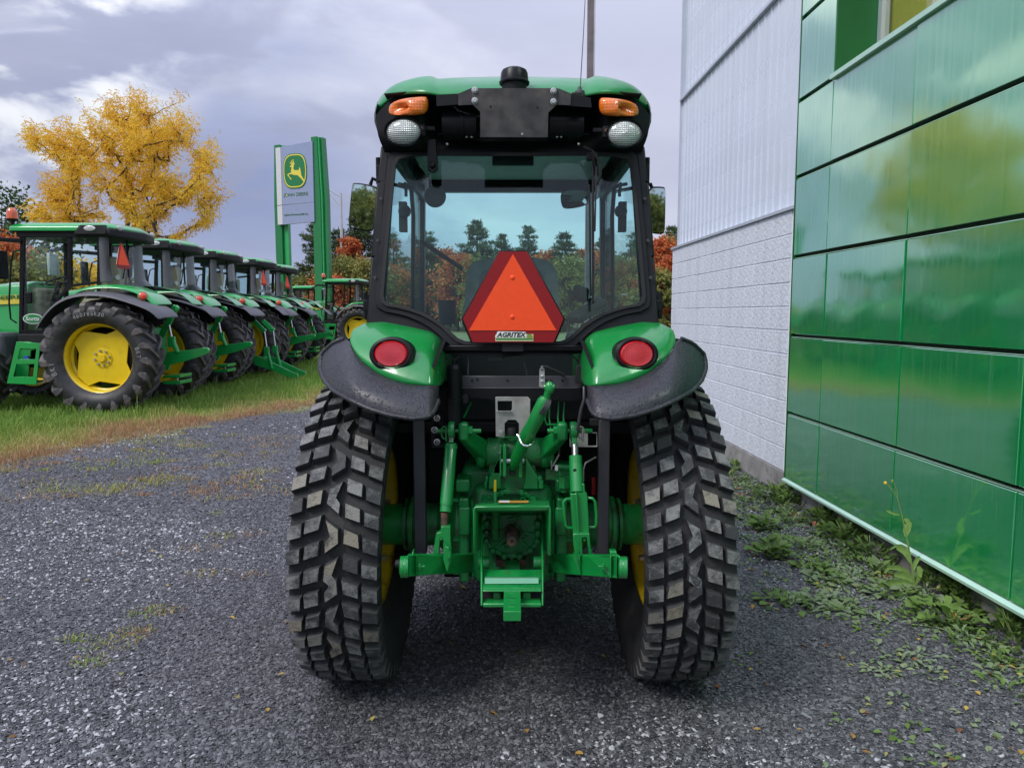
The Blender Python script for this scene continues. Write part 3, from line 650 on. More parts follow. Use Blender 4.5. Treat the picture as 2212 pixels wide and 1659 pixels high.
def golden_tree():
    base = Vector(P(268, 700, 24)); base.z = 0
    t = thing('honey_locust_tree', base, 'golden yellow feathery tree rising behind the nearest parked tractor', 'tree')
    r = np.random.default_rng(21)
    # crown silhouette control: (px, py, radius px)
    lob = [(240, 300, 75), (330, 270, 75), (380, 300, 60), (160, 320, 60), (95, 312, 38), (290, 360, 100), (380, 380, 75), (210, 390, 70), (440, 440, 48), (330, 450, 80), (130, 440, 28), (240, 470, 60), (450, 350, 30), (160, 470, 55), (80, 468, 28),
           (300, 222, 22), (250, 240, 32), (400, 245, 42), (420, 480, 40), (360, 500, 45), (60, 295, 16), (150, 405, 22), (110, 410, 18)]
    pts = []
    for px_, py_, rad in lob:
        px_, py_, rad = 272+(px_-272)*.95, 372+(py_-372)*.93, rad*.92
        for _ in range(int(rad*rad/112)+3):
            a_ = r.uniform(0, 2*np.pi); q = rad*np.sqrt(r.random())
            sp = 2.6*min(1, rad/70)
            p = P(px_+q*np.cos(a_), py_+q*np.sin(a_)*.85, 24+r.uniform(-sp, sp))
            if rad > 34 and math.sin(p.z*3.9+.9*math.sin(p.x*1.3+p.y))+.6*math.sin(p.x*2.6+p.y*1.1) < -.55: continue
            pts.append(np.array(p))
    pts = np.array(pts)
    top = np.array([base.x+.1, base.y, 2.6])
    order = np.argsort(np.linalg.norm(pts-top, axis=1))
    nodes_ = [np.array([base.x, base.y, 0.]), np.array([base.x+.03, base.y, 1.3]), top, top+[.05, 0, 1.1], top+[.25, 0, 2.0], top+[.35, 0, 2.9]]; par = [-1, 0, 1, 2, 3, 4]
    for i_ in order:
        p = pts[i_]; A = np.array(nodes_[2:]); d = np.linalg.norm(A-p, axis=1)+.18*np.linalg.norm(A-top, axis=1)+1.0*np.maximum(0, A[:, 2]-p[2]+.15)
        j = int(np.argmin(d))+2
        mid = (nodes_[j]+p)/2+r.normal(0, .06, 3)+np.array([0, 0, -.04])
        nodes_.append(mid); par.append(j); nodes_.append(p); par.append(len(nodes_)-2)
    w_ = np.ones(len(nodes_))*1.0
    for i_ in range(len(nodes_)-1, 0, -1): w_[par[i_]] += w_[i_]*.9
    rad_ = np.minimum(.0075*np.sqrt(w_)*1.0, .15)
    tr = MB(); br = MB()
    for i_ in range(1, len(nodes_)):
        (tr if i_ < 6 else br).tube([nodes_[par[i_]], nodes_[i_]], [rad_[par[i_]] if par[i_] > 5 or i_ < 6 else min(rad_[i_]*1.3, rad_[par[i_]]), rad_[i_]], n=7 if i_ < 6 else 4, caps=False)
    obj('trunk', tr, M['bark'], t, fix=False); obj('branches', br, M['bark'], t, fix=False)
    # fronds along every twig
    C, D = [], []
    for i_ in range(6, len(nodes_)):
        a_, b_ = nodes_[par[i_]], nodes_[i_]
        if rad_[i_] > .05: continue
        for _ in range(9):
            f = r.random(); c_ = a_+(b_-a_)*f+r.normal(0, .05, 3); C.append(c_)
            out_ = (b_-a_); out_ /= np.linalg.norm(out_)+1e-6
            D.append(out_*.5+r.normal(0, .45, 3)+np.array([-.25, 0, -.35]))
        if i_ % 2 == 1:
            od = b_-top; od = od/np.linalg.norm(od)
            for _ in range(18):
                C.append(b_+od*r.uniform(-.1, .42)+r.normal(0, .085, 3)); D.append(od*.55+r.normal(0, .45, 3)+np.array([-.25, 0, -.30]))
    C = np.array(C); D = np.array(D); m_ = len(C)
    # each frond is a rachis of small leaflets: 5 narrow leaves in a row
    Dn = D/np.linalg.norm(D, axis=1, keepdims=True)
    CC = np.concatenate([C+Dn*(.055*k_) for k_ in range(4)]); DD = np.concatenate([Dn+r.normal(0, .55, Dn.shape) for k_ in range(4)])
    cl = np.sin(C[:, 0]*2.1)*np.sin(C[:, 2]*2.7+C[:, 1])*.18
    tn = np.clip(np.tile(.5+cl+r.normal(0, .2, m_), 4), 0, 1)
    V_, F_, t_ = leaf_cards(CC, DD, r.uniform(.07, .15, len(CC)), r.uniform(.02, .038, len(CC)), 5, tn, .3)
    V_ = V_-np.array(base)
    mesh_np('crown', V_, F_, M['goldleaf'], attr=t_, parent=t)
golden_tree()

def pine_proto(seed, H, density=1.0, spread=.27):
    """white pine: straight trunk, irregular whorls of upswept boughs carrying needle tufts, tip and gaps"""
    r = np.random.default_rng(seed)
    tr = MB(); tr.tube([(0, 0, 0), (r.normal(0, .05), 0, H*.5), (r.normal(0, .08), 0, H)], [H*.022, H*.014, H*.003], n=7)
    br = MB(); C, D = [], []
    z = H*.10
    while z < H*.985:
        f = z/H; L_ = H*spread*(1-f)**.75*(1.0+.2*math.sin(f*9+seed))+.12
        k = int(r.integers(3, 7)); a0 = r.uniform(0, 6.28)
        for i_ in range(k):
            a_ = a0+i_*6.283/k+r.normal(0, .25); l_ = L_*r.uniform(.55, 1.2)
            up = l_*r.uniform(-.02, .28)
            e_ = np.array([math.cos(a_)*l_, math.sin(a_)*l_, z+up]); s_ = np.array([0, 0, z])
            br.tube([s_, s_*.5+e_*.5+[0, 0, -.06*l_], e_], [.012*H*.3*(1-f)+.012, .012, .006], n=3, caps=False)
            for _ in range(int(30*density*l_/(H*.12)+6)):
                g_ = r.uniform(.25, 1.03); c_ = s_+(e_-s_)*g_+np.array([r.normal(0, .10*l_), r.normal(0, .10*l_), r.normal(0, .05)])
                for _ in range(3): C.append(c_+r.normal(0, .06, 3)); D.append(np.array([math.cos(a_)*.5, math.sin(a_)*.5, .55])+r.normal(0, .5, 3))
        z += H*r.uniform(.028, .052)
    C = np.array(C); D = np.array(D)
    tn = np.clip(.5+.25*np.sin(C[:, 2]*5)+r.normal(0, .2, len(C)), 0, 1)
    V_, F_, t_ = leaf_cards(C, D, r.uniform(.16, .34, len(C))*H/11, r.uniform(.05, .10, len(C))*H/11, seed, tn)
    return tr, br, V_, F_, t_
def leafy_proto(seed, H, rad, nclump=70, nleaf=55, z0=.18):
    r = np.random.default_rng(seed)
    tr = MB(); tr.tube([(0, 0, 0), (r.normal(0, .1), 0, H*.35), (r.normal(0, .2), 0, H*.7)], [H*.022, H*.016, H*.006], n=7)
    br = MB(); C, D, T = [], [], []
    for _ in range(nclump):
        u = r.random(); zc = H*(z0+(1-z0)*u); rr = rad*math.sqrt(max(0, 1-((u-.42)/.62)**2))*r.uniform(.35, 1.0)
        a_ = r.uniform(0, 6.283); c_ = np.array([rr*math.cos(a_), rr*math.sin(a_), min(zc, H*.97)])
        s_ = np.array([0, 0, min(H*.65, max(H*.12, zc*.65))])
        br.tube([s_, (s_+c_)/2+[0, 0, .04*H], c_], [.05, .03, .012], n=3, caps=False)
        cr_ = rad*r.uniform(.16, .34); tt_ = r.uniform(.2, .8)
        for _ in range(nleaf):
            C.append(c_+r.normal(0, .5, 3)*cr_*np.array([1, 1, .7])); D.append(r.normal(0, 1, 3)); T.append(tt_+r.normal(0, .18))
    C = np.array(C); D = np.array(D)
    V_, F_, t_ = leaf_cards(C, D, r.uniform(.14, .30, len(C)), r.uniform(.10, .2, len(C)), seed, np.clip(np.array(T), 0, 1))
    return tr, br, V_, F_, t_
def tree(kind, seed, x, y, H, label, cat='tree', group=None, leafm=None, **kw):
    t = thing(kind, (x, y, 0), label, cat, group)
    tr, br, V_, F_, t_ = (pine_proto(seed, H, **kw) if kind == 'pine_tree' else leafy_proto(seed, H, **kw))
    m_ = MB(); m_.add(tr.v, tr.f); m_.v = [(a_+x, b_+y, c_) for a_, b_, c_ in m_.v]; obj('trunk', m_, M['bark'], t, fix=False)
    m_ = MB(); m_.add(br.v, br.f); m_.v = [(a_+x, b_+y, c_) for a_, b_, c_ in m_.v]; obj('branches', m_, M['bark'], t, fix=False)
    mesh_np('crown', V_, F_, leafm or M['needle'], attr=t_, parent=t); return t
def top_h(py, Y): return P(1106, py, Y).z
# (kind, px, top py, Y, radius m, label)
FOREST = [
 ('pine', 690, 470, 62, 'tall dark pine with ragged tiered boughs directly behind the dealer sign'),
 ('pine', 655, 575, 66, 'small dusky pine just left of the sign post with the flared top'),
 ('leaf', 640, 600, 60, 'low olive shrub-like tree at the left foot of the forest edge', 'olive', 1.6),
 ('leaf', 762, 515, 60, 'scarlet maple glowing between pines beside the tall street light', 'autumn', 1.1),
 ('leaf', 745, 560, 57, 'pale green bushy tree at the foot of the tall street light', 'olive', 1.9),
 ('pine', 735, 490, 68, 'pine with rounded top immediately right of the dealer sign'),
 ('pine', 785, 455, 64, 'broad pine half hidden by the left cab mirror'),
 ('leaf', 715, 600, 54, 'rusty low maple between the sign foot and the far tractor cab', 'autumn', 1.6),
 ('leaf', 800, 560, 56, 'olive tree behind the left edge of the main cab', 'olive', 2.0),
 ('pine', 852, 505, 62, 'pine seen through the blue left edge of the cab window'),
 ('leaf', 880, 570, 58, 'crimson maple seen through the left side of the rear window', 'autumn', 1.9),
 ('pine', 925, 498, 60, 'pine seen through the cab just right of the left cab pillar'),
 ('leaf', 960, 540, 62, 'pinkish red maple seen through the cab left of the tallest pine', 'autumn', 2.0),
 ('pine', 1030, 478, 58, 'tallest spiky pine in the middle of the cab window'),
 ('leaf', 990, 555, 56, 'orange maple below the tallest spiky pine', 'autumn', 1.8),
 ('pine', 1085, 505, 66, 'slim pine above the peak of the orange triangle'),
 ('leaf', 1060, 560, 54, 'olive green tree behind the seat backrest', 'olive', 2.2),
 ('pine', 1140, 488, 60, 'pine just right of the peak of the orange triangle'),
 ('leaf', 1180, 545, 58, 'orange maple right of the orange triangle peak', 'autumn', 1.8),
 ('pine', 1218, 500, 57, 'pine with flat spreading crown left of the wiper arm'),
 ('leaf', 1230, 560, 53, 'olive tree under the flat crowned pine', 'olive', 2.0),
 ('leaf', 1262, 540, 62, 'orange maple behind the wiper arm', 'autumn', 1.9),
 ('pine', 1300, 510, 64, 'pine seen through the dark right part of the cab'),
 ('leaf', 1345, 560, 56, 'olive tree seen through the right side door glass', 'olive', 2.0),
 ('pine', 1370, 500, 60, 'pine behind the right cab pillar'),
 ('pine', 1445, 487, 58, 'pine with open top between the right mirror and the building'),
 ('leaf', 1425, 515, 50, 'orange red maple between the right cab mirror and the block wall', 'autumn', 1.5),
 ('leaf', 1450, 560, 47, 'rusty orange tree beside the corner of the block wall', 'autumn', 1.5),
 ('leaf', 1415, 590, 44, 'low brown tree right behind the cab door hinge', 'olive', 1.4),
 ('leaf', 1475, 510, 55, 'olive tree partly hidden by the building corner', 'olive', 2.0),
 ('leaf', 20, 408, 40, 'dark green round tree at the left edge behind the beacon', 'darkgreenleaf', 2.6),
 ('leaf', 5, 520, 34, 'red maple left of the nearest tractor cab', 'autumn', 2.0),
 ('leaf', 75, 560, 34, 'yellow olive tree seen through the cab door of the nearest tractor', 'olive', 2.2),
 ('leaf', 165, 575, 36, 'golden shrub-like tree behind the rear side window of the nearest tractor', 'goldleaf', 2.4),
 ('leaf', -70, 480, 36, 'orange maple beyond the left edge beside the dark green tree', 'autumn', 2.4),
]
for i_, q in enumerate(FOREST):
    X_ = (q[1]-1106)/FPX*q[3]; H_ = top_h(q[2], q[3])
    if q[0] == 'pine': tree('pine_tree', 100+i_, X_, q[3], H_, q[4], group='trees along the far road', density=1.7, spread=.37)
    else: tree('maple_tree' if q[5] == 'autumn' else 'broadleaf_tree', 100+i_, X_, q[3], H_, q[4], group='trees along the far road', leafm=M[q[5]], rad=q[6]*1.2, nclump=85, nleaf=62)
# understorey thicket at the forest foot: one uncountable mass
r = np.random.default_rng(77); C = []; T = []
for _ in range(620):
    yy = r.uniform(63, 76); px_ = r.uniform(622, 1500); xx = (px_-1106)/FPX*yy
    hz = r.uniform(0, 1)**.8*(4.6 if px_ > 690 else 2.0); cc = np.array([xx, yy, hz]); tt_ = r.uniform(0, 1)
    C.append(cc+r.normal(0, .55, (65, 3))); T.append(np.clip(tt_+r.normal(0, .15, 65), 0, 1))
C = np.concatenate(C); T = np.concatenate(T)
V_, F_, t_ = leaf_cards(C, r.normal(size=C.shape), r.uniform(.2, .45, len(C)), r.uniform(.15, .3, len(C)), 78, T)
M['thicket'] = tint_mat('thicket_leaves', [(0, (.04, .06, .02)), (.35, (.09, .12, .035)), (.65, (.17, .18, .05)), (.85, (.28, .14, .05)), (1, (.36, .12, .05))], rough=.8, trans=.2)
mesh_np('thicket', V_, F_, M['thicket'], attr=t_, kind='stuff', label='dense brushy undergrowth along the forest edge', cat='undergrowth')

# ================================================================ SIGN, LAMPS, POLE
M['signgreen'] = mat('sign_green', (.006, .18, .045), .35, var=.06, coat=.5)
M['signlight'] = mat('sign_side_green', (.02, .36, .10), .35, var=.06, coat=.5)
M['signface'] = mat('sign_face', (.28, .33, .50), .22, var=.03, coat=.6)
M['signside'] = mat('sign_edge_white', (.62, .62, .64), .4, var=.03)
M['pole'] = mat('galvanised_pole', (.50, .51, .53), .45, metal=.4, var=.1)
M['polebrown'] = mat('brown_pole', (.16, .13, .13), .6, var=.2)
SY = 33.0; sc = Vector(P(649, 600, SY)); sc.z = 0
sign = thing('dealer_sign', sc, 'tall dealer pylon sign with leaping deer badge between two green posts', 'sign')
rotz = R(-20)
def S(zx, zy, d=0):     # sign-plane coordinates from the enlarged view of it; d: metres in front of the sign face
    return Matrix.Rotation(rotz, 4, 'Z') @ Vector(((zx-370)*.00511/math.cos(rotz)*1.0, -d, 0))+Vector((sc.x, sc.y, 0))+Vector((0, 0, P(649, 280.2+zy*.2414, SY).z))
def sslab(name, loops, d0, d1, m, parent=sign, **k):
    v = S(0, 0, d1)-S(0, 0, d0)
    return obj(name, MB().slab([[S(x, y, d0) for x, y in l] for l in loops], v), m, parent, smooth=False, **k)
zb = 1925
pl = sslab('post', [[(162, 128), (212, 126), (214, zb), (148, zb), (145, 640)]], -.25, .10, M['signgreen'])
sslab('post_flank', [[(213, 130), (257, 134), (262, zb), (215, zb)]], -.20, -.02, M['signlight'], pl)
pr = sslab('post', [[(530, 90), (584, 88), (604, 650), (604, zb), (530, zb)]], -.22, .16, M['signgreen'])
sslab('post_flank', [[(585, 92), (598, 92), (618, 650), (618, zb), (605, zb), (605, 650)]], -.22, .12, M['signlight'], pr)
sslab('post_flank', [[(599, 92), (624, 95), (650, 640), (652, zb), (619, zb), (619, 650)]], -.22, .02, M['signgreen'], pr)
sslab('sign_panel', [[(192, 160), (549, 130), (549, 664), (192, 676)]], .11, .22, M['signface'])
sslab('sign_panel', [[(192, 680), (549, 667), (549, 838), (192, 852)]], .11, .22, M['signface'])
sslab('panel_edge', [[(193, 162), (242, 158), (242, 674), (193, 675)]], .221, .235, M['signside'])
sslab('panel_edge', [[(193, 682), (242, 680), (242, 848), (193, 850)]], .221, .235, M['signside'])
def shield(k):
    pts = []
    cx, cy, hw, hh = 377, 380, 115*k, 155*k
    for a_ in range(0, 360, 10):
        c_, s_ = math.cos(R(a_)), math.sin(R(a_)); e_ = 2/3.4
        pts.append((cx+hw*math.copysign(abs(c_)**e_, c_)*(1-.10*abs(s_)), cy+hh*math.copysign(abs(s_)**e_, s_)))
    return pts
bdg = sslab('badge', [shield(1)], .222, .245, M['signgreen'])
sslab('badge_border', [shield(.95), shield(.885)], .246, .252, M['yprint'], bdg)
deer = [(332, 338), (340, 330), (350, 326), (345, 318), (334, 312), (334, 300), (341, 308), (350, 313), (343, 296), (350, 282), (352, 298), (358, 312), (361, 300), (360, 285), (366, 270), (368, 290), (373, 304), (369, 316), (384, 311), (373, 326), (368, 340), (366, 360), (372, 372), (390, 376), (410, 376), (422, 372), (419, 358), (424, 350), (432, 366), (434, 384), (438, 402), (440, 424), (452, 444), (464, 462), (466, 486), (456, 476), (440, 454), (424, 440), (410, 424), (390, 418), (370, 418), (352, 408), (330, 406), (318, 412), (322, 424), (336, 440), (348, 457), (337, 454), (318, 430), (305, 412), (312, 402), (330, 396), (345, 394), (341, 380), (346, 360), (348, 346), (338, 344)]
sslab('deer_emblem', [deer], .246, .254, M['yprint'], bdg)
SM = Matrix.Rotation(rotz, 4, 'Z') @ Matrix.Rotation(R(90), 4, 'X')
def stext(name, body, zx, zy, wz, hz, m, bold=.02, d=.224):
    Mx = Matrix.Translation(S(zx, zy, d)) @ SM
    return text_obj(name, body, m, Mx, width=wz*.00511/math.cos(rotz), height=hz*.00511, parent=sign, extrude=.008, bold=bold)
M['letterg'] = mat('lettering_green', (.03, .16, .05), .5, var=.02)
stext('lettering', 'JOHN DEERE', 377, 592, 238, 38, M['letterg'], -.002)
stext('lettering', 'Agritex Drummondville Inc.', 376, 768, 236, 22, M['letterg'], .0)
for xx_, wd_ in ((290, 9), (384, 10)):
    sslab('letter_highlight', [[(xx_-wd_/2, 582), (xx_+wd_/2, 582), (xx_+wd_/2, 603), (xx_-wd_/2, 603)]], .2215, .2232, M['yprint'])

lx = P(740, 600, 60); sl = thing('street_light', (lx.x, 60, 0), 'tall slim street light with bracket arm between dealer sign and left cab mirror', 'street lamp')
zt_ = P(740, 418, 60).z
obj('pole', MB().tube([(lx.x, 60, 0), (lx.x, 60, zt_)], [.16, .10], 10), M['pole'], sl)
obj('arm', MB().tube([(lx.x, 60, zt_-.3), (lx.x-.85, 60, zt_+.25), (lx.x-1.4, 60, zt_+.38)], .045, 6).tube([(lx.x, 60, zt_-1.1), (lx.x-.8, 60, zt_-.15), (lx.x-1.4, 60, zt_+.25)], .04, 6), M['pole'], sl)
obj('lamp_head', MB().box((lx.x-1.75, 60, zt_+.36), (.8, .3, .16)), M['grey'], sl, bevel=.04)
l2 = P(1405, 600, 55); s2_ = thing('street_light', (l2.x, 55, 0), 'small street light whose arm reaches over orange trees beside the building corner', 'street lamp')
z2_ = P(1405, 566, 55).z
obj('pole', MB().tube([(l2.x, 55, 0), (l2.x, 55, z2_)], [.09, .06], 8), M['pole'], s2_)
obj('arm', MB().tube([(l2.x, 55, z2_-.05), (l2.x+.8, 55, z2_+.10), (l2.x+1.35, 55, z2_+.16)], .035, 6), M['pole'], s2_)
obj('lamp_head', MB().box((l2.x+1.55, 55, z2_+.16), (.55, .22, .10)), M['pole'], s2_, bevel=.03)
for k_, (px_, py_, yy_, lb) in enumerate([(745, 487, 70, 'faint street light with its arm under the left cab mirror'), (1352, 640, 48, 'thin light post seen low through the right door glass')]):
    q_ = P(px_+30, py_, yy_); t_o = thing('street_light', (q_.x, yy_, 0), lb, 'street lamp')
    obj('pole', MB().tube([(q_.x, yy_, 0), (q_.x, yy_, q_.z)], [.09, .06], 8), M['pole'], t_o)
    obj('arm', MB().tube([(q_.x, yy_, q_.z-.05), (q_.x-1.2, yy_, q_.z+.12)], .04, 6), M['pole'], t_o)
pp = P(1273.5, 400, 15.5); fp = thing('flag_pole', (pp.x, 15.5, 0), 'square brown mast rising behind the main cab roof out of the picture', 'pole')
obj('mast', MB().box2((pp.x-.075, 15.5-.08, 0), (pp.x+.045, 15.5+.08, 12.5)), M['polebrown'], fp, smooth=False)
obj('mast_lit_side', MB().box2((pp.x+.046, 15.5-.075, 0), (pp.x+.078, 15.5+.075, 12.5)), M['pole'], fp, smooth=False)  # pale strip paints the lit side of the mast

# ================================================================ PARKED TRACTORS
M['greenp'] = mat('new_green_paint', (.010, .33, .065), .28, var=.06, vscale=3, coat=.8, coatr=.06)
M['flare_new'] = mat('new_black_plastic', (.085, .085, .095), .5, var=.15, vscale=9)
M['pillar2'] = mat('grey_cab_pillar', (.11, .11, .12), .38, var=.15, vscale=6)
def Q(xz, yz, Y): return P(.2896*xz, 440.3+.2896*yz, Y)
TY = 11.15; TX = -5.89
def my(mb): o = MB(); o.v = [(x, 2*TY-y, z) for x, y, z in mb.v]; o.f = [f[::-1] for f in mb.f]; return o
def lug_tyre(t, name, cx, cy, r_, w_, rimr, nl, near):
    hw = w_/2; base = r_-.038
    prof = [(rimr-.01, -hw*.62), (rimr+.02, -hw*.80), (rimr+.10, -hw*1.0), (base-.10, -hw*1.0), (base-.03, -hw*.88), (base, -hw*.5), (base, hw*.5), (base-.03, hw*.88), (base-.10, hw*1.0), (rimr+.10, hw*1.0), (rimr+.02, hw*.80), (rimr-.01, hw*.62)]
    ty = obj(name, MB().lathe((cx, cy, r_), (0, 1, 0), prof, 72), M['rubber_new'], t, ang=60)
    def lug(side, th0):
        m = MB(); st = []
        for s_, dth, hgt, wth in ((-.06, 0, .038, .062), (.35, .07, .040, .072), (.7, .15, .040, .088), (.98, .235, .032, .120), (1.05, .250, .0, .126), (1.06, .262, -.07, .110), (1.0, .27, -.125, .05)):
            rad = base+hgt-.012*max(0, s_)**2; low = base-.03-.03*max(0, s_)**2 if s_ < 1.01 else rad-.02
            y = cy+side*hw*s_; k_ = []
            yi = cy+side*hw*min(s_, .93)
            for tt_, rr_, yy_ in ((th0+dth-wth*.42, rad, y), (th0+dth+wth*.42, rad, y), (th0+dth+wth*.62, low, yi), (th0+dth-wth*.62, low, yi)):
                k_.append((cx+rr_*math.cos(tt_), yy_, r_+rr_*math.sin(tt_)))
            st.append(k_+[k_[0]])
        m.grid(st); m.add(st[0][:4], [(0, 1, 2, 3)]); m.add(st[-1][:4], [(3, 2, 1, 0)])
        return m
    rest = MB()
    for k_ in range(nl):
        for side in (-1, 1):
            th0 = -(2*math.pi*(k_+(.5 if side > 0 else 0))/nl)
            # theta grows from +X (rear of the tractor) upwards; lugs trail backwards towards the shoulder
            m = lug(side, th0)
            if near: obj('tread_bar', m, M['lug'], ty, smooth=False)
            else: rest.add(m.v, m.f)
    if not near: obj('tread', rest, M['lug'], ty, smooth=False)
    return ty
def deep_rim(t, cx, cy, r_, rimr, side, m_=None):
    """yellow dished wheel; side = -1 when its outer face looks to -Y"""
    s = -side
    rim = MB().lathe((cx, cy, r_), (0, s, 0), [(rimr+.015, -.15), (rimr+.02, -.135), (rimr-.015, -.12), (rimr-.03, -.10), (rimr-.035, .0), (rimr-.06, .02), (rimr-.06, .10), (rimr, .14), (rimr+.015, .15)], 48)
    rm = obj('wheel_rim', rim, M['yellow'], t, ang=45, solid=.008)
    q = rimr*.93; pts = []
    for a_ in range(4):
        b_ = R(45+90*a_+8); pts += [(q*math.cos(b_-.33), q*math.sin(b_-.33)), (q*math.cos(b_+.12), q*math.sin(b_+.12)), (q*.74*math.cos(b_+.45), q*.74*math.sin(b_+.45))]
    d0 = cy-s*.02
    disc = MB().slab([[(cx+a_, d0, r_+b_) for a_, b_ in pts]], (0, s*.012, 0))
    obj('wheel_disc', disc, M['yellow'], rm, bevel=.006)
    obj('wheel_hub', MB().lathe((cx, d0, r_), (0, -s, 0), [(.001, .045), (.05, .045), (.06, .03), (.065, .012), (.135, .010), (.14, 0)], 28), M['yellow'], rm)
    for k_ in range(8):
        a_ = 2*math.pi*k_/8+.2; obj('wheel_bolt', MB().lathe((cx+.105*math.cos(a_), d0, r_+.105*math.sin(a_)), (0, -s, 0), [(.001, .034), (.016, .034), (.018, .01), (.018, 0)], 6), M['zinc'], rm, smooth=False)
    return rm
def build_parked():
    t = thing('parked_tractor', (TX, TY, 0), 'nearest parked green tractor with orange beacon, oval door sticker and full yellow rear wheel', 'tractor', 'green tractors parked in a row on the grass')
    def sl(name, pts, y0, y1, m_, parent=t, both=False, Yp=None, **k):
        Yp = Yp or y0
        L_ = [[Q(a_, b_, Yp) for a_, b_ in l] for l in (pts if isinstance(pts[0][0], (tuple, list)) else [pts])]
        for l in L_:
            for p in l: p.y = y0
        mb = MB().slab(L_, (0, y1-y0, 0)); o = obj(name, mb, m_, parent, **k)
        if both: obj(name, my(mb), m_, parent, **k)
        return o
    rw = 10.33; wx = Q(735, 1180, 10.2).x; r_ = .805
    ny = rw; fy = 2*TY-rw
    lug_tyre(t, 'rear_tyre', wx, ny, r_, .44, .50, 21, True); lug_tyre(t, 'rear_tyre', wx, fy, r_, .44, .50, 21, True)
    rn = deep_rim(t, wx, ny, r_, .50, -1); deep_rim(t, wx, fy, r_, .50, 1)
    fx = wx-2.0
    lug_tyre(t, 'front_tyre', fx, 10.36, .62, .34, .36, 18, False); lug_tyre(t, 'front_tyre', fx, 2*TY-10.36, .62, .34, .36, 18, False)
    deep_rim(t, fx, 10.36, .62, .36, -1); deep_rim(t, fx, 2*TY-10.36, .62, .36, 1)
    # chassis
    obj('chassis', MB().box2((wx-3.2, TY-.24, .62), (wx+.30, TY+.24, 1.15)).box2((wx-1.35, TY-.62, .98), (wx+.15, TY+.62, 1.14)).box2((wx-.25, TY-.6, .66), (wx+.25, TY+.6, .95)), M['void'], t, bevel=.02)
    obj('rear_axle', MB().tube([(wx, TY-.75, r_), (wx, TY+.75, r_)], .12, 16), M['greenp'], t)
    obj('gear_housing', MB().box2((wx-.1, TY-.26, .55), (wx+.42, TY+.26, 1.22)), M['green_cast'], t, bevel=.04)
    # fenders
    fl_out = [(290, 930), (330, 850), (400, 762), (480, 702), (580, 662), (720, 648), (850, 660), (960, 690), (1060, 725), (1160, 762), (1215, 800), (1258, 850), (1232, 860), (1180, 856)]
    fl_in = [(1120, 832), (1050, 782), (950, 735), (840, 705), (720, 692), (600, 705), (500, 745), (420, 810), (350, 890), (310, 950)]
    gr_out = [(393, 762), (450, 690), (520, 632), (600, 606), (735, 592), (870, 598), (960, 622), (1040, 655), (1100, 692), (1155, 752)]
    gr_in = [(1060, 721), (960, 686), (850, 656), (720, 644), (580, 658), (480, 698)]
    def shell(name, outer, inner_y, outer_y, m_, drop):
        """fender skin following an arch, rounding over towards its outer edge"""
        pts = [Q(a_, b_, 10.25) for a_, b_ in outer]; cz = Vector((wx, 0, r_)); rows = []
        for f, dr in ((0, drop), (.06, drop*.45), (.16, drop*.12), (.35, 0), (.7, 0), (1, 0)):
            row = []
            for p in pts:
                d = Vector((p.x, 0, p.z))-cz; d.normalize(); q = Vector((p.x, 0, p.z))-d*dr; row.append(Vector((q.x, outer_y+(inner_y-outer_y)*f, q.z)))
            rows.append(row)
        mb = MB().grid(rows)
        a_ = obj(name, mb, m_, t, solid=.012, sub=1, ang=80); b_ = obj(name, my(mb), m_, t, solid=-.012, sub=1, ang=80)
        return a_, b_
    f1 = shell('fender', gr_out, 10.85, 10.34, M['greenp'], .06)
    f2 = shell('fender_flare', fl_out[:12], 10.62, 10.08, M['flare_new'], .07)
    for side, fo in ((1, f1[0]), (-1, f1[1])):
        for nm, a_, b_, rx, rz_, mm, yy in (('tail_light', 1060, 688, .082, .056, 'redlens2', 10.33),):
            c_ = Q(a_, b_, yy); c_.y = yy if side > 0 else 2*TY-yy
            obj('lamp_surround', MB().lathe((c_.x, c_.y+.02*side, c_.z), (.55, -side, .25), [(.001, .01), (.062, .01), (.070, -.01)], 20), M['greenp'], fo)
            obj(nm, MB().lathe((c_.x+.012, c_.y, c_.z), (.55, -side, .25), [(.001, .022), (.04, .018), (.055, .006), (.058, -.02)], 20), M['redlens2'], fo)
    sl('inner_arch', [(330, 930), (380, 850), (460, 770), (560, 720), (720, 698), (850, 712), (950, 745), (1060, 800), (1130, 850), (1130, 900), (900, 960), (600, 960)], 10.60, 10.64, M['void'], Yp=10.25)
    # cab
    YN = 10.62; YF = 2*TY-YN
    sl('door_glass', [(182, 228), (500, 228), (500, 612), (470, 645), (410, 720), (345, 830), (310, 942), (165, 942)], YN, YN+.008, M['glass_far'], both=True, smooth=False)
    sl('door_frame', [[(150, 212), (525, 212), (525, 620), (480, 660), (428, 730), (365, 840), (330, 975), (140, 975)], [(182, 228), (500, 228), (500, 612), (470, 645), (410, 720), (345, 830), (310, 942), (165, 942)]], YN-.012, YN+.03, M['black'], both=True, smooth=False)
    sl('side_glass', [(530, 230), (722, 230), (732, 582), (600, 598), (530, 607)], YN, YN+.008, M['glass_far'], both=True, smooth=False)
    sl('side_window_frame', [[(526, 212), (740, 212), (750, 592), (602, 612), (526, 622)], [(532, 232), (720, 232), (730, 578), (600, 594), (532, 603)]], YN-.011, YN+.028, M['black'], both=True, smooth=False)
    pil = MB().tube([Q(770, 205, YN+.05), Q(775, 400, YN+.05), Q(795, 585, YN+.05)], [.072, .070, .085], 14); 
    obj('rear_pillar', pil, M['pillar2'], t); obj('rear_pillar', my(pil).tube([my(MB().add([Q(795, 560, YN+.05)], [])).v[0], Vector(my(MB().add([Q(800, 640, YN+.05)], [])).v[0])+Vector((.10, 0, 0))], [.08, .13], 12), M['pillar2'], t)
    xr = Q(790, 300, YN).x+.02; xf = Q(165, 300, YN).x
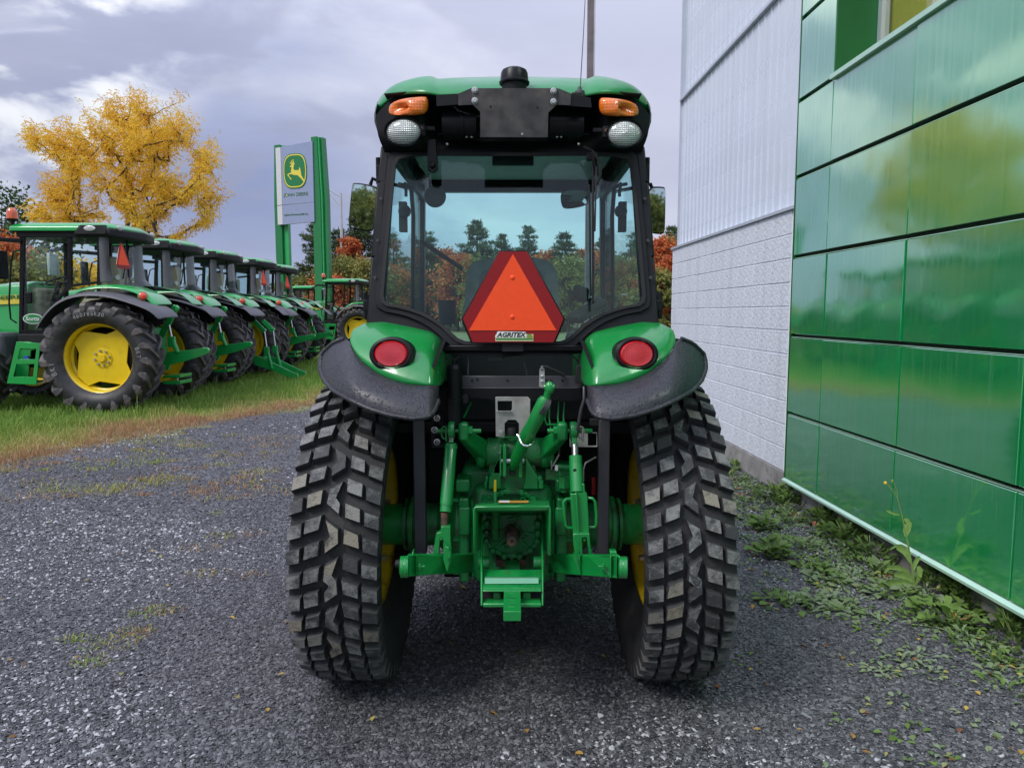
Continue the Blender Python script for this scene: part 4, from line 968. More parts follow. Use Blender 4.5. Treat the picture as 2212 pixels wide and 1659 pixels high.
    zt_ = Q(700, 232, YN).z; zb_ = Q(700, 600, YN).z
    obj('rear_glass', MB().slab([[(xr, YN+.12, zt_), (xr, YF-.12, zt_), (xr+.10, YF-.12, zb_-.12), (xr+.10, YN+.12, zb_-.12)]], (.008, 0, 0)), M['glass_far'], t, smooth=False)
    obj('windscreen', MB().slab([[(xf, YN+.05, zt_), (xf, YF-.05, zt_), (xf-.05, YF-.05, 1.5), (xf-.05, YN+.05, 1.5)]], (-.008, 0, 0)), M['glass_far'], t, smooth=False)
    fpz = MB().bar((xf, YN+.03, zt_+.04), (xf-.05, YN+.03, 1.14), .05, .05); obj('front_post', fpz, M['black'], t, bevel=.01); obj('front_post', my(fpz), M['black'], t, bevel=.01)
    wp = MB().bar((xr+.03, TY-.05, zt_+.02), (xr+.07, TY-.12, zt_-.60), .03, .02).bar((xr+.05, TY-.02, zt_-.1), (xr+.09, TY-.32, zt_-.62), .015, .012); obj('wiper', wp, M['black'], t)
    # roof
    zr0 = Q(300, 205, YN).z; zr1 = Q(300, 136, YN).z
    xa = Q(62, 170, YN).x; xb = Q(815, 170, YN).x
    rows = []
    for k_, (ix, zz) in enumerate([(0, zr0), (.0, zr0+.05), (.05, zr1-.035), (.16, zr1-.005), (.5, zr1+.02)]):
        row = []
        x0, x1, y0, y1 = xa+ix*.9, xb+.10-ix*.9, YN-.08+ix*.9, YF+.08-ix*.9
        for px_, py_ in ((x0, (y0+y1)/2), (x0, y0+.12), (x0+.06, y0), (x0+.3, y0), ((x0+x1)/2, y0), (x1-.3, y0), (x1-.10, y0), (x1, y0+.12), (x1+.12*(1-ix), (y0+y1)/2), (x1, y1-.12), (x1-.10, y1), (x1-.3, y1), ((x0+x1)/2, y1), (x0+.3, y1), (x0+.06, y1), (x0, y1-.12), (x0, (y0+y1)/2)):
            row.append(Vector((px_, py_, zz)))
        rows.append(row)
    cN = len(rows)
    mb = MB().grid(rows); mb.add(rows[-1][:-1], [tuple(range(16))])
    rf = obj('roof', mb, M['greenp'], t, ang=50, sub=0, bevel=.012)
    # black rear half of the roof and underside
    x5 = Q(600, 170, YN).x
    mb = MB().slab([[(xa+.12, YN-.03, zr0-.002), (xb+.08, YN-.03, zr0-.002), (xb+.20, TY, zr0-.002), (xb+.08, YF+.03, zr0-.002), (xa+.12, YF+.03, zr0-.002)]], (0, 0, -.085))
    obj('roof_underside', mb, M['blackm'], rf, bevel=.015)
    mb = MB()
    for sy in (0, 1):
        g_ = MB().slab([[(x5-.08, YN-.090, zr0-.06), (x5+.02, YN-.090, zr1-.05), (xb+.0, YN-.090, zr1-.05), (xb+.03, YN-.090, zr0-.06)]], (0, .16, 0))
        mb.add(g_.v, g_.f) if not sy else mb.add(my(g_).v, my(g_).f)
    mb.slab([[(xb+.03, YN-.088, zr0-.08), (xb+.14, YN+.03, zr0-.10), (xb+.25, TY, zr0-.10), (xb+.14, YF-.03, zr0-.10), (xb+.03, YF+.088, zr0-.08), (xb-.2, YF, zr0-.08), (xb-.2, YN, zr0-.08)]], (0, 0, zr1-zr0-.005))
    obj('rear_roof_cowl', mb, M['blackm'], rf, bevel=.03)
    obj('roof_light', MB().ball(Q(668, 184, YN-.095), .086, 20, (1, .15, .48)), M['chromelens'], rf)
    c_ = Vector((xb+.125, YN+.02, zr0+.045))
    for yy_ in (YN+.06, YF-.06):
        obj('roof_light', MB().ball((xb+.125, yy_, (zr0+zr1)/2-.02), .07, 16, (.35, 1.1, .62)), M['chromelens'], rf)
    # interior
    sx = wx-.55
    obj('seat', MB().box2((sx-.25, TY-.24, 1.52), (sx+.25, TY+.24, 1.66)).slab([[(sx+.18, TY-.23, 1.62), (sx+.30, TY-.23, 1.62), (sx+.42, TY-.23, 2.28), (sx+.32, TY-.23, 2.30)]], (0, .46, 0)), M['seatb'], t, bevel=.05)
    obj('steering_wheel', MB().tube([(sx-.52+.19*math.cos(a_)*.9, TY+.2*math.sin(a_), 1.93+.06*math.cos(a_)) for a_ in np.linspace(0, 6.2832, 17)], .015, 6, False).bar((sx-.52, TY, 1.92), (sx-.75, TY, 1.3), .05, .05), M['blackm'], t)
    obj('dashboard', MB().box2((sx-.98, TY-.3, 1.14), (sx-.66, TY+.3, 1.82)), M['seatb'], t, bevel=.06)
    obj('armrest', MB().box2((sx-.28, YF-.38, 1.62), (sx+.2, YF-.18, 1.78)), M['blackm'], t, bevel=.04)
    obj('cab_floor', MB().box2((xf, YN+.04, 1.10), (xr, YF-.04, 1.18)).box2((sx-.1, YN+.04, 1.18), (xr+.05, YF-.04, 1.50)), M['grey'], t, bevel=.01)
    # work lights on the fenders and B pillar
    for q_ in (Q(868, 548, 10.8), Q(1000, 560, 11.9)):
        obj('work_light', MB().lathe(q_, (1, -.35, 0), [(.001, .03), (.04, .03), (.045, 0), (.03, -.04), (.001, -.05)], 16), M['chromelens'], t)
    # door handle, side mirror, grab bar
    sl('door_handle', [(178, 660), (232, 660), (232, 740), (190, 745)], YN-.05, YN-.014, M['black'], bevel=.01)
    obj('mirror', MB().box2((xf-.10, YN-.42, 1.92), (xf-.06, YN-.22, 2.32)), M['black'], t, bevel=.02)
    obj('mirror_arm', MB().bar((xf, YN, 2.48), (xf-.35, YN-.16, 2.50), .07, .06).bar((xf-.33, YN-.16, 2.50), (xf-.45, YN-.25, 2.38), .05, .05), M['black'], t, bevel=.01)
    obj('mirror', MB().box2((xf-.50, YF+.25, 2.05), (xf-.44, YF+.5, 2.42)), M['chromelens'], t, bevel=.02)
    obj('mirror_arm', MB().bar((xf, YF, 2.48), (xf-.45, YF+.35, 2.46), .05, .05), M['black'], t, bevel=.01)
    obj('grab_bar', MB().tube([Q(145, 345, YN-.06), Q(100, 360, YN-.06), Q(82, 440, YN-.06), Q(68, 740, YN-.06), Q(80, 860, YN-.06), Q(125, 890, YN-.04)], .012, 8), M['black'], t)
    # steps, tank
    sl('step_side', [(122, 1028), (235, 1028), (232, 1080), (205, 1350), (50, 1340)], 10.50, 10.52, M['greenp'], bevel=.004)
    sl('step_side', [[(122, 1028), (300, 1040), (270, 1350), (50, 1340)], [(150, 1080), (270, 1082), (262, 1160), (130, 1160)], [(122, 1195), (256, 1195), (246, 1290), (98, 1290)]], 10.20, 10.215, M['greenp'], bevel=.003)
    for yy_, xx0, xx1 in ((1085, 130, 255), (1190, 95, 240), (1335, 55, 225)):
        a_ = Q(xx0, yy_, 10.22); b_ = Q(xx1, yy_, 10.22); obj('step', MB().box2((a_.x, 10.217, a_.z-.012), (b_.x, 10.50, a_.z+.012)), M['greenp'], t)
    a_ = Q(-60, 960, 10.4); b_ = Q(60, 1290, 10.4); obj('fuel_tank', MB().box2((a_.x-.4, 10.32, b_.z), (b_.x, 10.95, a_.z)), M['flare_new'], t, bevel=.07)
    obj('valve_cap', MB().lathe(Q(205, 1150, 10.46), (0, -1, 0), [(.001, .03), (.035, .03), (.038, 0)], 14), M['bcap'], t)
    # hood with a yellow band
    hx0, hx1 = wx-3.55, xf-.06
    hr = []
    for x_, z1, hw in ((hx0, 1.45, .28), (hx0+.15, 1.62, .32), (hx0+.8, 1.75, .36), (hx1-.4, 1.90, .40), (hx1, 1.92, .42)):
        hr.append([Vector((x_, TY-hw, 1.0)), Vector((x_, TY-hw, z1-.22)), Vector((x_, TY-hw*.85, z1-.05)), Vector((x_, TY-hw*.4, z1)), Vector((x_, TY+hw*.4, z1)), Vector((x_, TY+hw*.85, z1-.05)), Vector((x_, TY+hw, z1-.22)), Vector((x_, TY+hw, 1.0))])
    mb = MB().grid(hr); mb.add(hr[0], [tuple(range(8))]); mb.add(hr[-1], [tuple(range(8))[::-1]])
    hd = obj('hood', mb, M['greenp'], t, bevel=.02)
    obj('hood_stripe', MB().slab([[(hx1-.02, TY-.424, 1.58), (hx1-.02, TY-.424, 1.72), (hx1-1.6, TY-.405, 1.64), (hx1-1.6, TY-.405, 1.54)]], (0, -.006, 0)), M['yprint'], hd, smooth=False)
    Mx = Matrix.Translation((hx1-.50, TY-.434, 1.655)) @ Matrix.Rotation(R(3), 4, 'Y').inverted() @ Matrix.Rotation(R(90), 4, 'X')
    text_obj('hood_lettering', 'JOHN DEERE', M['gprint'], Mx, width=.86, height=.075, parent=hd, extrude=.003, bold=.02)
    return t, sl, wx, rn, YN, YF, xr, rw, rf
M['redlens2'] = mat('orange_red_lens', (.70, .06, .015), .3, var=.2, vscale=30, coat=1)
M['bcap'] = mat('blue_cap', (.03, .12, .45), .4, var=.05)
PT, sl_, wx, rn, YN, YF, xr, rw, prf = build_parked()
base_set = list(PT.children)
copies = []
lab = ['second parked green tractor in the row, its grey cab pillar beside the nearest tractor',
       'third parked tractor in the row, with both its lift links lowered to the grass',
       'fourth parked tractor in the row, with an orange triangle inside its rear window frame',
       'fifth and smallest parked tractor of the close row, with a thin orange triangle']
pos = [(TX-.16, TY+2.24), (TX-.23, TY+4.42), (TX-.22, TY+6.70), (TX-.38, TY+9.05)]
for (x_, y_), lb in zip(pos, lab):
    c_ = copy_tree(PT); c_.location = (x_, y_, 0); c_['label'] = lb; copies.append(c_)
c6 = copy_tree(PT); c6.location = (P(762, 700, 27).x, 28.6, 0); c6['label'] = 'separate green tractor with orange beacon parked between the dealer sign and the main cab'
c7 = copy_tree(PT); c7.location = (TX-3.5, 36, 0); c7['label'] = 'distant tractor mostly hidden behind the row, showing only its roof and mirror'
# hitches differ from one tractor to the next
def hitch(root, raised=True):
    off = Vector(root.location)-Vector((TX, TY, 0))
    def put(name, mb, m_, parent=root, **k):
        mb.v = [(a_+off.x, b_+off.y, c_) for a_, b_, c_ in mb.v]; ORG[root.name] = Vector(root.location); return obj(name, mb, m_, parent, **k)
    def qs(pts, y0, y1):
        l = [Q(a_, b_, y0) for a_, b_ in pts]
        for p in l: p.y = y0
        return MB().slab([l], (0, y1-y0, 0))
    for yy in ((10.82,) if raised else (10.82, 11.40)):
        if raised:
            L_ = put('lower_link', (lambda m: m)(qs([(1215, 1150), (1250, 1105), (1310, 1098), (1400, 1092), (1500, 1075), (1540, 1072), (1560, 1092), (1552, 1118), (1500, 1138), (1410, 1165), (1320, 1190), (1270, 1200), (1255, 1240), (1220, 1235)], 10.82, 10.85)), M['greenp'], bevel=.006) if yy < 11 else None
            if yy > 11:
                m = qs([(1215, 1150), (1250, 1105), (1400, 1092), (1540, 1072), (1560, 1092), (1500, 1138), (1320, 1190), (1220, 1235)], 10.82, 10.85); m.v = [(a_, b_+.58, c_) for a_, b_, c_ in m.v]; L_ = put('lower_link', m, M['greenp'], bevel=.006)
            e = Q(1538, 1095, 10.82); put('ball_end', MB().lathe((e.x, yy-.015, e.z), (0, 1, 0), [(.012, 0), (.042, 0), (.042, .06), (.012, .06)], 16), M['greenp'], L_)
        else:
            m = qs([(1215, 1300), (1240, 1260), (1330, 1290), (1500, 1370), (1640, 1440), (1690, 1455), (1700, 1475), (1680, 1500), (1600, 1495), (1450, 1430), (1240, 1360)], 10.82, 10.85); m.v = [(a_, b_+yy-10.82, c_) for a_, b_, c_ in m.v]
            L_ = put('lower_link', m, M['greenp'], bevel=.006)
    a_ = Q(1308, 780, 10.85); b_ = Q(1205, 990, 10.85)
    if not raised: a_ = Q(1330, 1000, 10.85); b_ = Q(1230, 900, 10.85)
    for dy in ((0,) if raised else (0, .55)):
        D_ = Vector((0, dy, 0))
        arm = put('lift_arm', MB().bar(b_+D_, a_+D_, .045, .09).lathe(a_+D_+Vector((0, -.035, 0)), (0, 1, 0), [(.014, 0), (.05, 0), (.05, .07), (.014, .07)], 16), M['greenp'], bevel=.005)
        e1 = Q(1260, 905, 10.82) if raised else Q(1335, 1010, 10.82); e2 = Q(1280, 1000, 10.82) if raised else Q(1360, 1180, 10.82); e3 = Q(1325, 1110, 10.82) if raised else Q(1420, 1400, 10.82)
        put('lift_rod', MB().tube([e2+D_, e3+D_], .035, 10).box2(tuple(e2+D_+Vector((-.05, -.03, -.14))), tuple(e2+D_+Vector((.05, .03, .02)))), M['greenp'], bevel=.004)
        put('lift_cylinder', MB().tube([e1+D_, e2+D_], .018, 10), M['chrome'])
    put('drawbar_frame', qs([(1215, 1280), (1345, 1275), (1345, 1298), (1215, 1300)], 10.9, 11.3), M['greenp'], bevel=.004)
    put('drawbar_frame', qs([(1215, 1322), (1345, 1320), (1345, 1345), (1215, 1345)], 10.9, 11.3), M['greenp'], bevel=.004)
    put('hitch_pin', MB().tube([Q(1325, 1275, 10.92), Q(1325, 1348, 10.92)], .013, 8), M['zinc'])
for i_, rt in enumerate([PT]+copies+[c6]): hitch(rt, i_ != 2)
# things only some of them carry
def smv_small(root, dx=0, big=False):
    ORG[root.name] = Vector(root.location); off = Vector(root.location)-Vector((TX, TY, 0))
    a_ = [Q(790, 288, 10.60), Q(815, 288, 10.60), Q(858, 442, 10.60), Q(850, 482, 10.60), Q(772, 475, 10.60), Q(757, 435, 10.60)]
    for p in a_: p.y = 0
    zc = a_[0].z; xx = Q(800, 400, 10.52).x+.09; yc = YN+.11
    w0, w1, h = .035, .19, a_[0].z-a_[3].z
    o = obj('warning_triangle', MB().slab([[Vector(q)+off for q in ((xx, yc-w0, zc), (xx, yc+w0, zc), (xx+.02, yc+w1, zc-h*.86), (xx+.02, yc+w1-.04, zc-h), (xx+.02, yc-w1+.04, zc-h), (xx+.02, yc-w1, zc-h*.86))]], (.008, 0, 0)), M['red_refl'], root, smooth=False)
    obj('orange_face', MB().slab([[Vector(q)+off for q in ((xx+.009, yc, zc-.02), (xx+.0285, yc+w1-.03, zc-h*.86), (xx+.0285, yc-w1+.03, zc-h*.86))]], (.004, 0, 0)), M['orange'], o, smooth=False)
for rt in (PT, copies[2], copies[3]): smv_small(rt)
def beacon(root):
    ORG[root.name] = Vector(root.location); off = Vector(root.location)-Vector((TX, TY, 0))
    b_ = Q(100, 115, YN)+off; b_.y = root.location.y-TY+YN-.02
    o = obj('beacon', MB().lathe((b_.x, b_.y, b_.z), (0, 0, 1), [(.001, .16), (.035, .155), (.06, .13), (.070, .09), (.074, .03), (.074, 0), (.001, 0)], 20), M['amber2'], root)
    obj('beacon_stand', MB().lathe((b_.x, b_.y, b_.z-.04), (0, 0, 1), [(.001, .042), (.08, .04), (.07, .01), (.02, 0), (.015, -.16), (.001, -.16)], 16), M['black'], o)
M['amber2'] = mat('orange_beacon_dome', (.72, .12, .03), .2, var=.1, coat=1)
beacon(PT); beacon(c6)
# stickers and tyre lettering on the nearest one
ORG[PT.name] = Vector((TX, TY, 0))
dc = Q(245, 858, YN-.03)
def ell(c_, a_, b_, n=36, y=None): return [Vector((c_.x+a_*math.cos(2*math.pi*k/n), c_.y, c_.z+b_*math.sin(2*math.pi*k/n))) for k in range(n)]
stk = obj('door_sticker', MB().slab([ell(dc, .145, .075)], (0, .006, 0)), M['white'], PT, smooth=False)
dc2 = dc-Vector((0, .003, 0)); obj('sticker_field', MB().slab([ell(dc2, .133, .064)], (0, .0028, 0)), M['gprint'], stk, smooth=False)
text_obj('sticker_lettering', 'Scotts', M['white'], Matrix.Translation(dc-Vector((0, .006, 0))) @ Matrix.Rotation(R(90), 4, 'X'), width=.20, height=.06, parent=stk, extrude=.002, shear=.15, bold=.015)
def tyre_text(body, ang, rad, size):
    """raised letters set round the sidewall of the nearest wheel"""
    n_ = len(body); step = size*.92/rad
    for k_, ch in enumerate(body):
        if ch == ' ': continue
        a_ = R(ang)-(k_-(n_-1)/2)*step
        c_ = Vector((wx+rad*math.cos(a_), rw-.2215, .805+rad*math.sin(a_)))
        Mx = Matrix.Translation(c_) @ Matrix.Rotation(-(a_-math.pi/2), 4, 'Y') @ Matrix.Rotation(R(90), 4, 'X')
        text_obj('tyre_letter', ch, M['letter'], Mx, height=size, width=size*.62, parent=PT, extrude=.003, bold=.0)
tyre_text('BKT', 194, .62, .075); tyre_text('BKT', 8, .62, .06)
tyre_text('460/85R30', 95, .63, .055)

# ================================================================ MAIN TRACTOR
AX = 2.87; RT = .594
T = thing('main_tractor', (XC, AX, 0), 'green cab tractor seen squarely from behind with an orange triangle in its rear window', 'tractor')
def Z1(x, y, Y): return P(720.5+.362*x, 120+.362*y, Y)
def Z2(x, y, Y): return P(600.5+.4705*x, 640.5+.4705*y, Y)
def Z3(x, y, Y): return P(800.6+.3138*x, 840.6+.3138*y, Y)
def Yw(py): return 2.80-.18*(py-322)/(745-322)
def both(name, mb, m, parent=None, **k):
    parent = parent or T
    k2 = dict(k)
    if k.get('solid'): k2['solid'] = k['solid']
    return obj(name, mb, m, parent, **k), obj(name, mb.mirror(), m, parent, **k2)
def plate(pts_list, Yf, th, dY=0):
    """pts_list of pixel outlines -> plate standing at depth Yf(py), th thick (away from the camera)"""
    f = Yf if callable(Yf) else (lambda py: Yf)
    return MB().slab([[P(x, y, f(y)+dY) for x, y in l] for l in pts_list], (0, th, 0))
def mpx(l): return [(2216-x, y) for x, y in l][::-1]
def smooth_closed(pts, k=3):
    """Chaikin corner cutting of a closed pixel outline"""
    for _ in range(k):
        q = []
        for i in range(len(pts)):
            a, b = pts[i], pts[(i+1) % len(pts)]
            q += [(a[0]*.75+b[0]*.25, a[1]*.75+b[1]*.25), (a[0]*.25+b[0]*.75, a[1]*.25+b[1]*.75)]
        pts = q
    return pts
def resample(pts, n):
    pts = [Vector((*p, 0)) if len(p) == 2 else Vector(p) for p in pts]; d = [0]
    for a, b in zip(pts, pts[1:]): d.append(d[-1]+(b-a).length)
    out = []
    for k in range(n):
        s = d[-1]*k/(n-1); i = 0
        while i < len(d)-2 and d[i+1] < s: i += 1
        f = (s-d[i])/max(d[i+1]-d[i], 1e-9); out.append(pts[i].lerp(pts[i+1], min(1, f)))
    return out

# ---- rear tyres with separate worn tread blocks
NP = 44; PW = 2*math.pi/NP; TH = .151; TCX = .596
CAMB = R(1.6)
def camber(mb, side):
    rm = Matrix.Rotation(side*CAMB*-1, 3, 'Y'); c = Vector((XC+side*TCX, AX, RT)); mb.v = [tuple(c+rm @ (Vector(v)-c)) for v in mb.v]; return mb
def crown(s): return RT-.004-.016*abs(s)**4
def tread_pt(s, th, rad, cx): return Vector((cx+s*TH, AX-rad*math.cos(th), RT+rad*math.sin(th)))
def block(poly, cx, th0):
    m = MB(); n = len(poly); cs = sum(p[0] for p in poly)/n; ct = sum(p[1] for p in poly)/n
    top = []; mid = []; low = []
    for s, t_ in poly:
        r_ = crown(s); ks = .93
        top.append(tread_pt(cs+(s-cs)*ks, th0+(ct+(t_-ct)*ks)*PW, r_, cx))
        mid.append(tread_pt(s, th0+t_*PW, r_-.005, cx))
        dn = .030 if abs(s) < .9 else .062
        low.append(tread_pt(cs+(s-cs)*1.06, th0+(ct+(t_-ct)*1.10)*PW, r_-dn, cx))
    m.add(top+mid+low, [tuple(range(n))]+[(i, (i+1) % n, n+(i+1) % n, n+i) for i in range(n)]+[(n+i, n+(i+1) % n, 2*n+(i+1) % n, 2*n+i) for i in range(n)])
    return m
def top_attr(o, n):
    a = o.data.attributes.new('top', 'FLOAT', 'FACE')
    for i, p in enumerate(o.data.polygons): a.data[i].value = 1.0 if len(p.vertices) == n and p.index == 0 or p.area > 0 and len(p.vertices) > 4 else 0.0
def make_tyre(side):
    cx = XC+side*TCX; w = TH+.004
    b_ = RT-.032
    prof = [(.315, -w*.52), (.345, -w*.60), (.36, -w*.66), (.41, -w*.82), (.46, -w*.93), (.50, -w*.98), (b_-.045, -w*.99), (b_-.014, -w*.95), (b_-.004, -w*.6), (b_, 0), (b_-.004, w*.6), (b_-.014, w*.95), (b_-.045, w*.99), (.50, w*.98), (.46, w*.93), (.41, w*.82), (.37, w*.66), (.345, w*.60), (.315, w*.52)]
    ty = obj('rear_tyre', camber(MB().lathe((cx, AX, RT), (1, 0, 0), prof, 96), side), M['rubber'], T, ang=50)
    quads_mid = lambda a, b, h0, o: [(a, o+h0), (b, o+h0-.22*abs(b-a)/.4), (b, o+h0-.22*abs(b-a)/.4-.60), (a, o+h0-.60)]
    rest = MB()
    for k in range(NP):
        th = k*PW
        polys = []
        for sg in (-1, 1):
            o = 0 if sg*side > 0 else .5      # outer row and inner row are offset by half a pitch
            j = lambda: random.uniform(-.02, .02)
            A = [(.25+j(), o+.37), (.59+j(), o+.14), (.60+j(), o-.41), (.27+j(), o-.21)]
            B = [(.665+j(), o+.04), (1.0, o-.14), (1.0, o-.70), (.675+j(), o-.52)]
            for q in (A, B): polys.append([(sg*s, t_) for s, t_ in q])
        if k % 3 == 0: polys.append([(.15, .72), (-.13, .40), (-.16, -.20), (.13, -.62), (.14, -.20), (.03, .05)])
        if k % 3 == 1: polys.append([(-.15, 1.20), (.14, .85), (.16, .28), (-.13, -.12), (-.14, .30), (-.03, .55)])
        vis = -62 <= math.degrees((th+math.pi) % (2*math.pi)-math.pi) <= 78
        for q in polys:
            m = camber(block(q, cx, th), side)
            if vis:
                o_ = obj('tread_block', m, M['block'], ty, smooth=False, fix=False)
                a = o_.data.attributes.new('top', 'FLOAT', 'FACE')
                a.data[0].value = 1.0
            else: rest.add(m.v, m.f)
    obj('tread', rest, M['rubber'], ty, smooth=False, kind='stuff')
    # rim: seen from the inside
    s = -side
    rim = MB().lathe((cx, AX, RT), (s, 0, 0), [(.362, .092), (.370, .086), (.368, .075), (.340, .068), (.325, .045), (.312, -.02), (.312, -.09), (.345, -.105)], 64)
    rm = obj('wheel_rim', camber(rim, side), M['yellow_dirty'], T, solid=.006, ang=45)
    obj('wheel_disc', camber(MB().lathe((cx, AX, RT), (s, 0, 0), [(.02, .055), (.10, .055), (.14, .04), (.22, .015), (.28, .005), (.314, .0)], 64), side), M['yellow_dirty'], rm, solid=.008)
    for kk in range(8):
        a = 2*math.pi*kk/8+.3; obj('wheel_bolt', MB().lathe((cx+s*.04, AX+.165*math.cos(a), RT+.165*math.sin(a)), (s, 0, 0), [(.001, .03), (.013, .03), (.015, 0)], 6), M['zinc'], rm, smooth=False)
for sd_ in (-1, 1): make_tyre(sd_)
for sd_ in (-1, 1):
    cx = XC+sd_*.50; fy_ = AX+1.85
    prof = [(.2, -.10), (.24, -.125), (.36, -.13), (.415, -.11), (.425, 0), (.415, .11), (.36, .13), (.24, .125), (.2, .10)]
    fo = obj('front_tyre', MB().lathe((cx, fy_, .425), (1, 0, 0), prof, 48), M['rubber'], T)
    rest = MB()
    for k in range(30):
        for sg in (-1, 1):
            th = 2*math.pi*(k+(.5 if sg > 0 else 0))/30
            rest.bar((cx+sg*.01, fy_-.43*math.cos(th), .425+.43*math.sin(th)), (cx+sg*.12, fy_-.425*math.cos(th-.08), .425+.425*math.sin(th-.08)), .05, .03)
    obj('tread', rest, M['rubber'], fo, smooth=False)
    obj('wheel_disc', MB().lathe((cx, fy_, .425), (-sd_, 0, 0), [(.02, .0), (.12, .0), (.19, .06), (.205, .10)], 32), M['yellow_dirty'], T, solid=.008)

# ---- fenders
gtop = [(756, 739), (757, 725), (763, 711), (789, 698), (826, 696), (883, 708), (925, 719), (948, 735), (957, 762), (957, 795), (953, 833)]
gbot = [(757, 742), (763, 754), (775, 772), (790, 786), (808, 800), (826, 811), (845, 819), (864, 825), (883, 829), (915, 832), (946, 833)]
def fend_Y(px, py):
    t = (py-698)/(905-698); base = 2.62-.36*min(1, max(0, t))**.75
    e = max(0, (770-px)/90); base += .28*e**2         # rounds over forwards at the outer side
    e = max(0, (px-925)/32); base += .10*e**2
    return base
def fgrid(c0, c1, n, k, bulge, push=0):
    a, b = resample(c0, n), resample(c1, n); rows = []
    for i in range(k+1):
        f = i/k; row = []
        for j in range(n):
            q = a[j].lerp(b[j], f); Y = fend_Y(q.x, q.y)-bulge*math.sin(math.pi*f)*math.sin(math.pi*min(1, max(0, j/(n-1))))+push
            row.append(P(q.x, q.y, Y))
        rows.append(row)
    return rows
rows = fgrid(gtop, gbot, 40, 8, .030)
top0 = rows[0]
fw = [[Vector((p.x+(.02 if j > 30 else -.012)*0, p.y+d, p.z-dz*min(1, 1-max(0, (j-26)/14)*.6))) for j, p in enumerate(top0)] for d, dz in ((.60, .06), (.35, .01), (.12, -.002))]
fenL, fenR = both('fender', MB().grid(fw+rows), M['green'], solid=.006, ang=60)
binn = [(756, 738), (760, 750), (768, 763), (780, 778), (795, 790), (812, 803), (832, 814), (856, 823), (883, 830), (915, 833), (949, 833)]
bout = [(744, 731), (713, 741), (691, 762), (686, 782), (686, 800), (695, 823), (713, 843), (751, 866), (798, 888), (845, 902), (892, 909), (922, 906), (938, 895), (947, 870)]
rows = fgrid(binn, bout, 48, 8, .035, push=-.004)
lip = []
for j, p in enumerate(rows[-1]):
    f = j/47; ou = max(0, 1-f/.42)
    lip.append((p, ou))
r1 = [Vector((p.x-.004*(1-f/47), p.y+.014, p.z-.004)) for f, (p, ou) in enumerate(lip)]
r2 = [Vector((p.x+.008*ou, p.y+.03+.18*ou, p.z-.0+.012*(1-ou))) for p, ou in lip]
r3 = [Vector((p.x+.02*ou, p.y+.05+.60*ou, p.z+.012*(1-ou)-.02*ou)) for p, ou in lip]
a_, b_ = both('fender_flare', MB().grid(rows+[r1, r2, r3]), M['flare'], parent=fenL, solid=.006, ang=70)
b_.parent = fenR
# raised lip following the flare's edge
lp = [P(x, y, fend_Y(x, y)-.010) for x, y in [(q.x, q.y) for q in resample([(x+(6 if x < 720 else 0), y-(5 if y > 850 else 0)) for x, y in bout], 40)]]
a_, b_ = both('flare_lip', MB().tube(lp, .007, 8), M['flare'], parent=fenL); b_.parent = fenR
# wheel arch liner that closes the gap between fender and cab
a_, b_ = both('arch_liner', MB().slab([[P(900, 870, 2.40), P(956, 735, 2.42), P(956, 735, 3.35), P(900, 900, 3.35)]], (.012, 0, 0)), M['void'], parent=fenL); b_.parent = fenR
# tail lights: round red lens in a black bezel, facing back and a bit up
for px_, py_, f_ in ((845.5, 765, fenL), (1374.5, 765, fenR)):
    c = P(px_, py_, fend_Y(845, 765)-.050); ax = Vector(((-.10 if px_ < 1100 else .10), -1, .12)).normalized()
    def sq_(m): m.v = [((x-c.x)*.93+c.x, y, (z-c.z)*.71+c.z) for x, y, z in m.v]; return m
    bz = obj('tail_light', sq_(MB().lathe(c, -ax, [(.064, -.004), (.070, -.010), (.080, -.006), (.083, .010), (.080, .06)], 48)), M['black'], f_)
    obj('red_lens', sq_(MB().lathe(c, -ax, [(.001, -.014), (.030, -.0135), (.050, -.011), (.055, -.012), (.060, -.008), (.065, .004)], 48)), M['redlens'], bz)
    obj('lens_side_band', sq_(MB().lathe(c, -ax, [(.0655, -.006), (.0665, -.0085), (.0695, -.0085), (.0700, -.005)], 48)), M['blackm'], bz)
# filler cap on the left, small black cap on the right, grab recess
c = P(829, 703, 2.86)
cap = obj('filler_neck', MB().lathe(P(829, 704, 2.80), (0, 0, 1), [(.058, -.02), (.055, .0), (.040, .004), (.038, .022)], 28), M['black'], T)
mb = MB().lathe(P(829, 697, 2.80), (0, 0, 1), [(.044, 0), (.048, .004), (.048, .016), (.044, .020), (.020, .021), (.019, .034), (.001, .035)], 28)
for k in range(5):
    a = 2*math.pi*k/5; mb.box(Vector(P(829, 697, 2.80))+Vector((.028*math.cos(a), .028*math.sin(a), .026)), (.026, .012, .010), Matrix.Rotation(a, 3, 'Z'))
obj('filler_cap', mb, M['green'], cap)
obj('filler_neck', MB().lathe(P(1388, 704, 2.80), (0, 0, 1), [(.05, -.02), (.04, 0), (.022, .003), (.021, .016), (.001, .017)], 24), M['black'], T)
obj('latch_cover', MB().bar(P(763, 741, 2.60), P(785, 716, 2.66), .018, .03), M['green'], T, bevel=.005)

